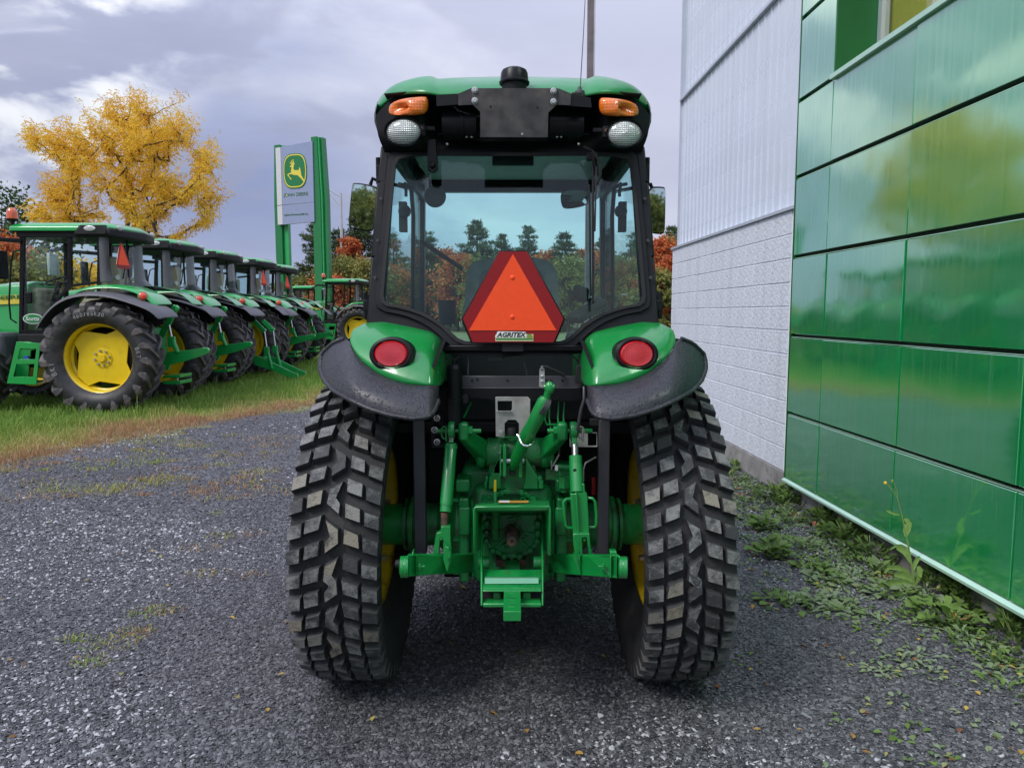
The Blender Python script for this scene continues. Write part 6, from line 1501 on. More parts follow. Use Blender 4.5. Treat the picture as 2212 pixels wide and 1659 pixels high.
# ---- rear axle, gear case and three-point hitch
def ZA(x, y, Y): return P(944.7+.1303*x, 904.7+.1303*y, Y)
def ZB(x, y, Y): return P(992.7+.17857*x, 1064.8+.17857*y, Y)
def ZC(x, y, Y): return P(1184.9+.22685*x, 904.7+.22685*y, Y)
GF, GC = M['green_frame'], M['green_cast']
for sgn in (-1, 1):
    ah = obj('axle_housing', MB().lathe((XC, AX, RT), (sgn, 0, 0), [(.17, .08), (.17, .22), (.12, .26), (.085, .30), (.085, .395)], 40), GC, T)
    obj('axle_flange', MB().lathe((XC, AX-.01, RT), (sgn, 0, 0), [(.085, .392), (.115, .394), (.115, .408), (.085, .41)], 40).lathe((XC, AX, RT), (sgn, 0, 0), [(.07, .42), (.105, .422), (.105, .434), (.07, .436)], 40), GC, ah)
    obj('axle_shaft', MB().lathe((XC, AX, RT), (sgn, 0, 0), [(.082, .40), (.082, .56)], 40), GF, ah)
    # bolted flange ring between the gear case and the axle housing
    fl = obj('bolted_flange', MB().box2((XC+sgn*.165, AX-.20, RT-.17), (XC+sgn*.205, AX-.08, RT+.16)).box2((XC+sgn*.145, AX-.18, RT-.16), (XC+sgn*.163, AX-.08, RT+.15)), GF, T, bevel=.010)
    obj('flange_pad', MB().box2((XC+sgn*.160, AX-.222, RT+.02), (XC+sgn*.203, AX-.198, RT+.13)).box2((XC+sgn*.160, AX-.215, RT+.185), (XC+sgn*.215, AX-.10, RT+.235)), GF, fl, bevel=.008)
    for bz in (-.14, -.01, .145): obj('flange_bolt', MB().lathe((XC+sgn*.206, AX-.17, RT+bz), (sgn, 0, 0), [(.001, .022), (.009, .022), (.010, 0)], 6), GF, fl, smooth=False)
gc = obj('gear_case', MB().box2((XC-.15, 2.66, .42), (XC+.15, 3.0, .80)).box2((XC-.20, 2.74, .50), (XC+.20, 3.0, .86)), GC, T, bevel=.03)
obj('case_rib', MB().bar(ZA(790, 1350, 2.655), ZA(1060, 1230, 2.65), .02, .018).bar(ZA(1440, 1230, 2.65), ZA(1620, 1340, 2.655), .02, .018).bar(ZA(1100, 1205, 2.65), ZA(1400, 1205, 2.65), .02, .016).lathe(ZA(1240, 1400, 2.662), (0, -1, 0), [(.054, 0), (.056, .006), (.060, .006), (.062, 0)], 32, -1.3, 1.3), GF, gc, bevel=.003)
for bx, by in ((1070, 1225), (1400, 1225), (1600, 1330), (800, 1345)): obj('case_bolt', MB().lathe(ZA(bx, by, 2.648), (0, -1, 0), [(.001, .016), (.008, .015), (.012, .004), (.014, 0)], 12), GF, gc)
obj('threaded_boss', MB().lathe(ZA(1420, 1330, 2.64), (0, -1, 0), [(.005, -.01), (.005, .008), (.011, .008), (.012, -.02)], 20), GF, gc)
# top-link tower: housing, gussets, two ears
tower = [(830, 1160), (860, 780), (880, 620), (1010, 320), (1030, 300), (1380, 300), (1440, 330), (1600, 620), (1640, 900), (1690, 1160)]
tw = obj('hitch_housing', MB().slab([[ZA(x, y, 2.66) for x, y in tower]], (0, .18, 0)), GC, T, bevel=.012)
obj('tower_ridge', MB().slab([[ZA(x, y, 2.65) for x, y in [(1035, 320), (1070, 300), (1370, 300), (1420, 340), (1290, 372), (1180, 370)]]], (0, .02, 0)), GF, tw, bevel=.004)
for g in ([(1030, 620), (1042, 640), (1062, 1165), (848, 1165), (860, 960)], [(1470, 640), (1500, 690), (1672, 960), (1672, 1165), (1420, 1165), (1445, 1080)]):
    obj('gusset', MB().slab([[ZA(x, y, 2.635) for x, y in g]], (0, .015, 0)), GF, tw, bevel=.003)
for x0, x1, y0, y1 in ((1085, 1148, 420, 965), (1348, 1415, 640, 985), (1035, 1060, 400, 940)):
    obj('link_ear', MB().slab([[ZA(x, y, 2.585) for x, y in [(x0, y1), (x0, y0+30), (x0+12, y0), (x1-12, y0), (x1, y0+30), (x1, y1)]]], (0, .06, 0)), GF, tw, bevel=.005)
for x0, y0, x1, y1 in ((790, 950, 850, 1030), (775, 1040, 830, 1130), (1660, 960, 1735, 1010), (1680, 1020, 1755, 1130)):
    obj('tower_bolt', MB().box2(tuple(ZA(x0, y0, 2.625)), tuple(ZA(x1, y1, 2.66))), GF, tw, bevel=.005)
obj('link_pin', MB().tube([ZA(1060, 700, 2.605), ZA(1440, 700, 2.605)], .010, 10).tube([ZA(1040, 690, 2.60), ZA(1030, 560, 2.58)], .004, 6), M['steel'], tw)
obj('sight_stub', MB().tube([ZA(1240, 930, 2.64), ZA(1240, 860, 2.64)], .010, 8), M['grey'], tw)
# rocker shaft and lift arms
rs = obj('rocker_shaft', MB().lathe(ZA(820, 560, 2.70), (1, 0, 0), [(.001, 0), (.052, 0), (.056, .006), (.056, .245), (.052, .252), (.001, .252)], 40).lathe(ZA(820, 560, 2.70), (1, 0, 0), [(.060, .035), (.060, .05)], 40), GC, T)
for sgn in (-1, 1):
    f = (lambda p: p) if sgn < 0 else mir
    a, b = f(ZA(775, 555, 2.69)), f(ZA(430, 250, 2.56))
    mb = MB().bar(a, b, .055, .075, up=(0, 0, 1), w2=.036, h2=.045).lathe(f(ZA(800, 560, 2.70)), (sgn, 0, 0), [(.05, -.0), (.058, .004), (.058, .03), (.05, .034)], 30)
    la = obj('lift_arm', mb, GF, T, bevel=.008)
    c0 = f(ZA(435, 205, 2.55)); obj('lift_arm_eye', MB().box(c0, (.036, .05, .066)), GF, la, bevel=.010)
    l = Vector((sgn, 0, 0))
    c1 = f(ZA(330, 200, 2.55)); pin = MB().lathe(c1, (1, 0, 0), [(.001, -.075), (.0085, -.075), (.0085, .085), (.001, .085)], 14)
    obj('arm_pin', pin, GF, la)
    c2 = f(ZA(525, 195, 2.55)); obj('pin_nut', MB().lathe(c2, (1, 0, 0), [(.001, -.012), (.016, -.012), (.016, .012), (.001, .012)], 6), GF, la, smooth=False)
    c3 = f(ZA(125, 200, 2.55)); obj('spring_clip', MB().tube([c3+Vector((0, -.012+.012*math.cos(t_)*0-.002, .022*math.sin(t_)-.004)) + Vector((.011*math.cos(t_), 0, 0)) for t_ in np.linspace(0, 5.2, 14)], .0028, 6).tube([c3+Vector((.004, -.013, .01)), c3+Vector((.007, -.015, -.035))], .004, 6), M['zinc'] if sgn > 0 else GF, la)
# left lift rod (plain tube, threaded end, fork)
lr = obj('lift_rod', MB().tube([ZA(228, 400, 2.50), ZA(228, 455, 2.50), ZA(228, 470, 2.50), ZA(222, 500, 2.50), ZA(148, 1390, 2.40), ZA(148, 1400, 2.40), ZA(144, 1415, 2.40), ZA(134, 1545, 2.39)], [.018, .022, .024, .0215, .0215, .0225, .0195, .0195], 28), M['green'], T, ang=50)
obj('rod_eye', MB().lathe(ZA(236, 190, 2.53), (1, 0, 0), [(.010, -.011), (.030, -.011), (.032, -.004), (.032, .004), (.030, .011), (.010, .011)], 24).bar(ZA(236, 240, 2.53), ZA(228, 420, 2.50), .016, .024), GF, lr, bevel=.002)
obj('threaded_rod', MB().tube([ZA(120, 1545, 2.39), Z3(507, 950, 2.385)], .0125, 16), M['rust'], lr)
obj('tube_hole', MB().lathe(ZA(158, 1290, 2.396), (0, -1, 0), [(.001, -.0), (.0045, -.001)], 12), M['void'], lr)
fk = MB().slab([[Z3(x, y, 2.36) for x, y in [(484, 945), (548, 945), (548, 995), (556, 1145), (556, 1190), (530, 1255), (500, 1150), (498, 1040), (488, 1018), (478, 1022), (468, 1140), (428, 1140), (450, 995), (470, 985), (482, 985)]]], (0, .028, 0))
obj('rod_fork', fk, M['green'], lr, bevel=.004)
obj('fork_cheek', MB().slab([[Z3(x, y, 2.335) for x, y in [(512, 1080), (540, 1090), (545, 1180), (532, 1250), (520, 1252), (498, 1170)]]], (0, .012, 0)).slab([[Z3(x, y, 2.33) for x, y in [(545, 1115), (555, 1150), (528, 1180), (530, 1160)]]], (0, .008, 0)), M['green'], lr, bevel=.002)
obj('fork_bolt', MB().lathe(Z3(486, 1030, 2.358), (0, -1, 0), [(.001, .005), (.004, .005), (.005, 0)], 8), GF, lr)
# right lift rod (adjustable, with two loop handles)
rr_ = obj('lift_rod', MB().tube([ZC(258, 352, 2.47), ZC(260, 432, 2.46), ZC(260, 434, 2.46), ZC(272, 700, 2.42)], [.0225, .0225, .0235, .0235], 28), M['green'], T, ang=50)
obj('rod_eye', MB().lathe(ZC(236, 112, 2.53), (1, 0, 0), [(.010, -.012), (.030, -.012), (.032, -.005), (.032, .005), (.030, .012), (.010, .012)], 24).bar(ZC(236, 150, 2.53), ZC(250, 262, 2.49), .018, .026), GF, rr_, bevel=.002)
obj('threaded_rod', MB().tube([ZC(248, 255, 2.49), ZC(252, 275, 2.485), ZC(252, 278, 2.485), ZC(254, 352, 2.47)], [.012, .012, .0115, .0115], 14), M['steel'], rr_)
obj('tube_hole', MB().lathe(ZC(250, 489, 2.428), (0, -1, 0), [(.001, .0012), (.006, .0008)], 12), M['void'], rr_)
obj('square_sleeve', MB().slab([[ZC(x, y, 2.40) for x, y in [(208, 712), (250, 712), (262, 700), (366, 704), (372, 760), (388, 1085), (300, 1090), (232, 1092)]]], (0, .045, 0)), M['green'], rr_, bevel=.004)
obj('sleeve_rib', MB().slab([[ZC(x, y, 2.385) for x, y in [(255, 705), (272, 705), (296, 1085), (276, 1088)]]], (0, .016, 0)).slab([[ZC(x, y, 2.41) for x, y in [(322, 620), (342, 620), (346, 702), (325, 702)]]], (0, .02, 0)), M['green'], rr_, bevel=.002)
obj('handle_loop', MB().tube([ZC(232, 760, 2.41), ZC(165, 765, 2.40), ZC(142, 790, 2.40), ZC(148, 900, 2.40), ZC(158, 1010, 2.40), ZC(180, 1035, 2.40), ZC(245, 1038, 2.41)], .0055, 10), M['green'], rr_)
obj('handle_loop', MB().tube([ZC(370, 752, 2.42), ZC(420, 758, 2.42), ZC(442, 785, 2.42), ZC(455, 900, 2.42), ZC(455, 1000, 2.42), ZC(440, 1028, 2.42), ZC(388, 1030, 2.42)], .0055, 10), M['green'], rr_)
obj('rod_fork', MB().slab([[ZC(x, y, 2.37) for x, y in [(232, 1096), (390, 1090), (400, 1200), (422, 1302), (382, 1302), (365, 1140), (355, 1128), (325, 1130), (320, 1150), (328, 1300), (326, 1400), (290, 1450), (262, 1330), (240, 1215)]]], (0, .03, 0)), M['green'], rr_, bevel=.003)
obj('fork_cheek', MB().slab([[ZC(x, y, 2.345) for x, y in [(284, 1092), (298, 1092), (302, 1340), (285, 1345), (280, 1300), (298, 1250)]]], (0, .012, 0)).slab([[ZC(x, y, 2.34) for x, y in [(240, 1260), (258, 1300), (295, 1440), (275, 1455), (262, 1380), (235, 1330)]]], (0, .010, 0)), M['green'], rr_, bevel=.002)
obj('fork_bolt', MB().lathe(ZC(342, 1145, 2.38), (0, -1, 0), [(.001, .005), (.005, .005), (.006, 0)], 8), GF, rr_)
# lower links
for side in ('left', 'right'):
    if side == 'left': pts = [(250, 1146, 2.20), (300, 1146, 2.22), (440, 1144, 2.32), (600, 1140, 2.44), (705, 1136, 2.54), (708, 1262, 2.54), (600, 1270, 2.44), (440, 1278, 2.32), (300, 1288, 2.22), (250, 1292, 2.20)]; c = Z3(232, 1222, 2.20); cj = 1; ln = [(315, 1150, 1285)]; sx_ = 1
    else: pts = [(1225, 1140, 2.54), (1330, 1143, 2.45), (1500, 1146, 2.32), (1660, 1150, 2.22), (1720, 1150, 2.20), (1720, 1302, 2.20), (1660, 1298, 2.22), (1500, 1288, 2.32), (1330, 1275, 2.45), (1225, 1262, 2.54)]; c = Z3(1738, 1226, 2.20); cj = -1; sx_ = -1
    lk = obj('lower_link', MB().slab([[Z3(*p) for p in pts]], (0, .022, 0)), M['green'], T, bevel=.004)
    obj('ball_socket', MB().lathe(c, (1, .12*cj, 0), [(.001, -.014*1), (.018, -.016), (.026, -.013), (.0335, -.012), (.0345, -.004), (.033, .0), (.0345, .003), (.0335, .012), (.026, .014), (.001, .015)], 28), M['green'], lk, ang=30)
    obj('link_collar', MB().slab([[Z3(x, y, Y) for x, y, Y in ([(250, 1150, 2.195), (262, 1150, 2.198), (262, 1290, 2.198), (250, 1290, 2.195)] if sx_ > 0 else [(1648, 1150, 2.215), (1656, 1150, 2.213), (1656, 1300, 2.213), (1648, 1300, 2.215)])]], (0, .02, 0)).slab([[Z3(x, y, Y) for x, y, Y in ([(312, 1148, 2.218), (320, 1148, 2.224), (320, 1288, 2.224), (312, 1288, 2.218)] if sx_ > 0 else [(1688, 1150, 2.198), (1694, 1150, 2.196), (1694, 1302, 2.196), (1688, 1302, 2.198)])]], (0, .02, 0)), M['green'], lk, bevel=.001)
    q = Z3(350 if sx_ > 0 else 1590, 1215, 2.235); obj('link_stud', MB().box(q, (.024, .02, .006)).box(q+Vector((-.004*sx_, -.004, 0)), (.006, .02, .020)), M['green'], lk, bevel=.002)
    obj('link_latch', MB().box2(tuple(Z3(285 if sx_ > 0 else 1648, 1116, 2.23)), tuple(Z3(305 if sx_ > 0 else 1685, 1146, 2.26))), M['green'], lk, bevel=.003)
    if sx_ > 0: obj('link_knob', MB().lathe(Z3(200, 1200, 2.22), (-1, 0, 0), [(.010, -.01), (.014, 0), (.012, .012), (.001, .016)], 14), M['blackm'], lk)
    obj('stabiliser', MB().tube([Z3(200 if sx_ > 0 else 1770, 1170, 2.50), Z3(560 if sx_ > 0 else 1400, 1165, 2.62)], .012, 10), M['blackm'], T)
# power take-off: guard, cover, shaft
so = [(165, 740), (160, 185), (175, 160), (1090, 150), (1110, 175), (1112, 750)]
si = [(1100, 750), (1098, 180), (1085, 166), (180, 172), (170, 190), (178, 740)]
gd = MB()
a = [ZB(x, y, 2.36) for x, y in [(165, 735), (163, 190), (190, 160), (1085, 152), (1108, 185), (1110, 755)]]
b = [ZB(x, y, 2.63) for x, y in [(250, 655), (250, 300), (255, 262), (1015, 255), (1022, 300), (1020, 665)]]
gd.grid([a, b]); pg = obj('shaft_guard', gd, M['green'], T, solid=.006, ang=30)
obj('guard_top', MB().slab([[ZB(190, 158, 2.362), ZB(1085, 150, 2.362), ZB(1075, 105, 2.56), ZB(980, 98, 2.60), ZB(290, 100, 2.60), ZB(270, 120, 2.56)]], (0, 0, .004)), GF, pg)
lb0 = [ZB(470, 140, 2.385), ZB(835, 138, 2.385), ZB(835, 114, 2.45), ZB(465, 116, 2.45)]
lb0 = [p+Vector((0, 0, .006)) for p in lb0]
wl = obj('warning_label', MB().slab([lb0], (0, 0, .001)), mat('amber_label', (.55, .30, .05), .5, var=.1, vscale=60), pg, smooth=False)
l1 = [ZB(482, 137, 2.392), ZB(605, 137, 2.392), ZB(605, 118, 2.44), ZB(482, 118, 2.44)]; l1 = [p+Vector((0, 0, .0075)) for p in l1]
obj('label_panel', MB().slab([l1], (0, 0, .0006)), M['white'], wl, smooth=False)
cov = []
cx0, cy0 = 632, 470
outl = [(330, 270), (945, 262), (945, 590), (860, 690), (730, 760), (660, 775), (655, 815), (608, 815), (602, 775), (540, 760), (405, 690), (325, 580)]
cv = obj('shaft_cover', MB().slab([[ZB(x, y, 2.60) for x, y in outl]], (0, .05, 0)), GC, T, bevel=.006)
rb = MB()
path = [(330, 360), (325, 580), (405, 690), (540, 755), (725, 760), (855, 690), (945, 590), (945, 360)]
for p, q in zip(path, path[1:]): rb.bar(ZB(*p, 2.595), ZB(*q, 2.595), .012, .016)
for p, q in (((548, 548), (405, 690)), ((720, 550), (850, 690)), ((750, 480), (915, 505)), ((545, 465), (440, 465))): rb.bar(ZB(*p, 2.592), ZB(*q, 2.592), .008, .010)
obj('cover_rib', rb, GC, cv, bevel=.003)
for p in [(330, 360), (325, 470), (325, 575), (405, 690), (540, 757), (727, 760), (855, 690), (940, 575), (945, 470), (945, 360)]: obj('cover_bolt', MB().lathe(ZB(*p, 2.59), (0, -1, 0), [(.001, .016), (.009, .015), (.013, .004), (.014, 0)], 14), GC, cv)
obj('bearing_boss', MB().lathe(ZB(640, 470, 2.60), (0, -1, 0), [(.034, 0), (.034, .016), (.028, .020), (.026, .012), (.023, .010)], 36).lathe(ZB(770, 525, 2.60), (0, -1, 0), [(.006, 0), (.006, .014), (.012, .014), (.013, 0)], 18).tube([ZB(585, 325, 2.592), ZB(650, 315, 2.592), ZB(700, 300, 2.592)], .007, 8).lathe(ZB(712, 298, 2.60), (0, -1, 0), [(.003, 0), (.003, .016), (.007, .016), (.008, 0)], 14).tube([ZB(550, 620, 2.592), ZB(600, 615, 2.592), ZB(670, 600, 2.592)], .007, 8).lathe(ZB(548, 622, 2.60), (0, -1, 0), [(.003, 0), (.003, .016), (.007, .016), (.008, 0)], 14).bar(ZB(655, 350, 2.592), ZB(690, 300, 2.592), .006, .01), GC, cv, bevel=.001)
sh = MB().lathe(ZB(635, 455, 2.585), (0, -1, 0), [(.022, 0), (.022, .10), (.0185, .105), (.0175, .125), (.006, .127), (.004, .118), (.001, .116)], 36)
shaft = obj('drive_shaft', sh, M['rust'], T)
for k in range(12):
    a = 2*math.pi*k/12; c = ZB(635, 455, 2.585); obj('spline', MB().box(c+Vector((.0215*math.cos(a), -.045, .0215*math.sin(a))), (.005, .09, .004), Matrix.Rotation(-a, 3, 'Y')), M['rust'], shaft)
obj('oil_pipe', MB().tube([ZB(430, 175, 2.50), ZB(430, 300, 2.54), ZB(430, 535, 2.56), ZB(430, 560, 2.57)], [.0165, .0165, .0165, .010], 20), GC, T)
ds = obj('dipstick_tube', MB().tube([ZA(957, 1200, 2.58), ZA(957, 1380, 2.57)], .0075, 12), GF, T)
obj('dipstick_grip', MB().tube([ZA(957, 1210, 2.58), ZA(957, 1160, 2.58), ZA(960, 1010, 2.585)], [.006, .0055, .0045], 10), M['yellow'], ds)
# drawbar frame
dfm = obj('drawbar_frame', MB().add([], []).slab([[ZB(245, 650, 2.50), ZB(252, 1190, 2.30), ZB(252, 1370, 2.28), ZB(275, 1388, 2.28), ZB(1005, 1388, 2.28), ZB(1020, 1365, 2.28), ZB(1020, 1180, 2.30), ZB(1016, 850, 2.42), ZB(1012, 660, 2.50), ZB(988, 660, 2.50), ZB(990, 1190, 2.30), ZB(280, 1190, 2.30), ZB(280, 840, 2.42), ZB(272, 650, 2.50)],
    ], (0, .012, 0)), M['green'], T) if False else None
sd_m = MB()
for xa_, xb_ in ((252, 278), (993, 1018)):
    sd_m.slab([[ZB(xa_, 260, 2.60), ZB(xa_, 300, 2.58), ZB(xa_-2, 650, 2.47), ZB(xa_, 870, 2.40), ZB(xa_, 1180, 2.31), ZB(xa_, 1370, 2.29), ZB(xb_, 1370, 2.29), ZB(xb_, 1180, 2.31), ZB(xb_, 870, 2.40), ZB(xb_-2, 650, 2.47), ZB(xb_, 300, 2.58), ZB(xb_, 260, 2.60)]], (0, .05, 0))
dfm = obj('drawbar_frame', sd_m, M['green'], T, bevel=.003)
obj('slanted_plate', MB().slab([[ZB(282, 955, 2.42), ZB(990, 955, 2.42), ZB(990, 1105, 2.345), ZB(990, 1172, 2.31), ZB(282, 1172, 2.31), ZB(282, 1105, 2.345)]], (0, .008, .006)), GF, dfm, bevel=.002)
obj('pale_strip', MB().slab([[ZB(303, 1028, 2.350), ZB(960, 1028, 2.350), ZB(963, 1094, 2.335), ZB(300, 1098, 2.335)]], (0, .012, .0)), mat('pale_green_strip', (.16, .40, .24), .22, metal=.35, var=.1, vscale=9), dfm, bevel=.002)  # paler, shinier green strip across the slanted plate
obj('cross_bar', MB().box2(tuple(ZB(280, 1178, 2.300)), (ZB(992, 1178, 2.3).x, 2.34, ZB(992, 1196, 2.300).z)), M['green'], dfm, bevel=.002)
obj('bottom_rail', MB().box2(tuple(ZB(282, 1335, 2.292)), (ZB(990, 1335, 2.292).x, 2.34, ZB(990, 1386, 2.292).z)), M['green'], dfm, bevel=.004)
for xa_, xb_ in ((405, 500), (762, 862)): obj('clevis_block', MB().box2(tuple(ZB(xa_, 1205, 2.33)), (ZB(xb_, 1205, 2.33).x, 2.38, ZB(xb_, 1334, 2.30).z)), GF, dfm, bevel=.004)
obj('rear_cavity', MB().box2(tuple(ZB(282, 1200, 2.385)), (ZB(990, 1200, 2.385).x, 2.60, ZB(990, 1330, 2.385).z)), M['void'], dfm)
y0d, y1d = 2.14, 2.60
ta, tb_, tc_, td = ZB(530, 1430, y0d), ZB(745, 1430, y0d), ZB(733, 1215, 2.33), ZB(533, 1215, 2.33)
zt2 = ta.z; hz2 = zt2-ZB(530, 1550, y0d).z
xl, xrr = ta.x, tb_.x
db = obj('drawbar', MB().box2((xl, y0d, zt2-hz2), (xrr, 2.9, zt2)), M['green'], T, bevel=.002)
for yy in (2.19, 2.245, 2.30): obj('drawbar_hole', MB().lathe(((xl+xrr)/2, yy, zt2), (0, 0, 1), [(.001, .0006), (.013, .0008), (.014, .0014), (.0155, .0012), (.016, 0)], 24), GF, db)
obj('lower_case', MB().slab([[ZB(x, y, 2.66) for x, y in [(280, 600), (1000, 600), (1000, 940), (810, 940), (800, 800), (450, 790), (432, 945), (280, 945)]]], (0, .05, 0)), GC, T, bevel=.008)
obj('swinging_bar', MB().box2(tuple(ZB(440, 812, 2.60)), (ZB(805, 812, 2.6).x, 2.66, ZB(805, 895, 2.60).z)), M['rust'], T, bevel=.003)
for xx in (300, 960): obj('side_boss', MB().tube([ZB(xx-65, 840, 2.50), ZB(xx+60, 840, 2.50)], .022, 16), GC, T)
# top link, raised and resting in its hook, with wire ring
tl = obj('top_link', MB().tube([ZA(1250, 830, 2.60), ZA(1275, 740, 2.58), ZA(1310, 640, 2.57), ZA(1460, 330, 2.52), ZA(1640, 0, 2.46), P(1176, 868, 2.43), P(1180, 860, 2.43)], [.008, .016, .021, .025, .025, .025, .019], 24), M['green'], T, ang=60)
obj('link_neck', MB().tube([P(1180, 862, 2.43), P(1184, 846, 2.42)], [.013, .012], 14), M['green'], tl)
obj('link_eye', MB().ball(P(1187, 838, 2.42), .022, 16, (.8, .7, 1.05)).lathe(P(1187, 836, 2.42), (1, -.2, 0), [(.001, -.018), (.010, -.018), (.012, 0), (.010, .018), (.001, .018)], 14), M['green'], tl)
obj('lock_ring', MB().tube([P(1172.5, 873, 2.425), P(1182, 878, 2.428)], .027, 18).tube([P(1170, 878, 2.43), P(1181, 883, 2.432)], .026, 18), M['grey'], tl)
th = np.linspace(-2.4, 1.1, 22); c = ZA(1490, 330, 2.50)
ring = [ZA(1325, 265, 2.48), ZA(1350, 290, 2.475), ZA(1362, 345, 2.47), ZA(1385, 400, 2.465), ZA(1430, 440, 2.46), ZA(1490, 452, 2.46), ZA(1550, 432, 2.465), ZA(1600, 385, 2.48), ZA(1620, 320, 2.50), ZA(1600, 260, 2.52), ZA(1550, 232, 2.53)]
obj('spring_hook', MB().tube(ring, .0042, 10), M['chrome'], tl)
# auxiliary valves and lines to the right of the housing
vb = obj('remote_valve', MB().box2(tuple(ZA(1790, 830, 2.68)), tuple(ZA(2010, 960, 2.74))).box2(tuple(ZC(100, 430, 2.64)), tuple(ZC(205, 545, 2.70))).tube([ZC(90, 460, 2.63), ZC(215, 462, 2.63)], .012, 12).tube([ZC(150, 560, 2.63), ZC(148, 700, 2.63)], .014, 12), GC, T, bevel=.003)
obj('valve_nut', MB().lathe(ZC(148, 600, 2.62), (0, 0, 1), [(.001, -.02), (.022, -.02), (.022, .02), (.001, .02)], 6), GF, vb, smooth=False)
obj('steel_line', MB().tube([ZC(40, 450, 2.60), ZC(100, 340, 2.60), ZC(105, 280, 2.62)], .0035, 6), M['steel'], vb)
obj('steel_line', MB().tube([ZC(28, 480, 2.60), ZC(28, 395, 2.60)], .003, 6), M['steel'], vb)
obj('steel_line', MB().tube([ZC(330, 600, 2.62), ZC(332, 480, 2.62), ZC(350, 420, 2.62), ZC(450, 365, 2.64)], .004, 6), M['steel'], vb)
obj('fitting', MB().box2(tuple(ZC(62, 448, 2.60)), tuple(ZC(90, 485, 2.62))), M['white'], vb, bevel=.002)
obj('side_plate', MB().slab([[ZC(x, y, 2.62) for x, y in [(200, 130), (462, 130), (468, 262), (460, 270), (200, 268)]], [ZC(x, y, 2.62) for x, y in [(375, 138), (458, 138), (458, 256), (375, 256)]]], (0, .004, 0)), M['zinc'], T, bevel=.001)
obj('red_tag', MB().box2(tuple(ZC(413, 560, 2.70)), tuple(ZC(440, 715, 2.72))), M['red_refl'], T, bevel=.003)

# ================================================================ WEEDS ALONG THE WALL
M['weed'] = tint_mat('weed_leaves', [(0, (.065, .12, .025)), (.3, (.17, .28, .06)), (.55, (.20, .27, .13)), (.8, (.27, .35, .22)), (.93, (.42, .40, .09)), (1, (.34, .12, .05))], rough=.55, trans=.3)
M['weedstem'] = mat('weed_stem', (.20, .30, .08), .7, var=.2)
M['flower'] = mat('yellow_flower', (.75, .50, .03), .6, var=.1)
def W(x, y): return G(1651.6+.3378*x, 858.2+.3378*y)
def leaves(C, A, ln, wd, lift, seed, tint):
    """broad pointed leaves: base, two side points, arched middle and drooping tip"""
    r = np.random.default_rng(seed); n_ = len(C)
    ca, sa = np.cos(A), np.sin(A); cl, sl_2 = np.cos(lift), np.sin(lift)
    D1 = np.stack([ca*cl, sa*cl, sl_2], 1); S = np.stack([-sa, ca, r.normal(0, .25, n_)], 1); l2 = lift-.55; D2 = np.stack([ca*np.cos(l2), sa*np.cos(l2), np.sin(l2)], 1)
    m1 = C+D1*(ln*.35)[:, None]; m2 = C+D1*(ln*.65)[:, None]; tip = m2+D2*(ln*.38)[:, None]
    V = np.stack([C, m1+S*(wd*.42)[:, None]+[0, 0, .002], m1-S*(wd*.42)[:, None]+[0, 0, .002], m2+S*(wd*.5)[:, None], m2-S*(wd*.5)[:, None], tip, m1-[0, 0, .002], m2-[0, 0, .003]], 1)
    V[..., 2] = np.maximum(V[..., 2], .008)
    F = np.array([(0, 1, 6), (0, 6, 2), (1, 3, 7), (1, 7, 6), (2, 6, 7), (2, 7, 4), (3, 5, 7), (7, 5, 4)])
    return V.reshape(-1, 3), (8*np.arange(n_)[:, None, None]+F[None]).reshape(-1, 3), np.repeat(tint, 8)
def rosette_data(g, n_, rad, ln, wd, lift, tint, seed, hz=.02):
    r = np.random.default_rng(seed); a = r.uniform(0, 6.283, n_); q = rad*r.random(n_)**.6; b = r.uniform(0, 6.283, n_)
    C = np.stack([g.x+q*np.cos(b), g.y+q*np.sin(b), .008+hz*r.random(n_)*(1-q/rad*.6)], 1)
    C[:, 0] = np.minimum(C[:, 0], BW+.02-.0363*C[:, 1])
    return leaves(C, np.where(q > rad*.3, b+r.normal(0, .6, n_), a), ln*r.uniform(.6, 1.2, n_), wd*r.uniform(.7, 1.2, n_), np.clip(r.normal(lift, .25, n_), .02, 1.4), seed, np.clip(tint+r.normal(0, .10, n_), 0, 1))
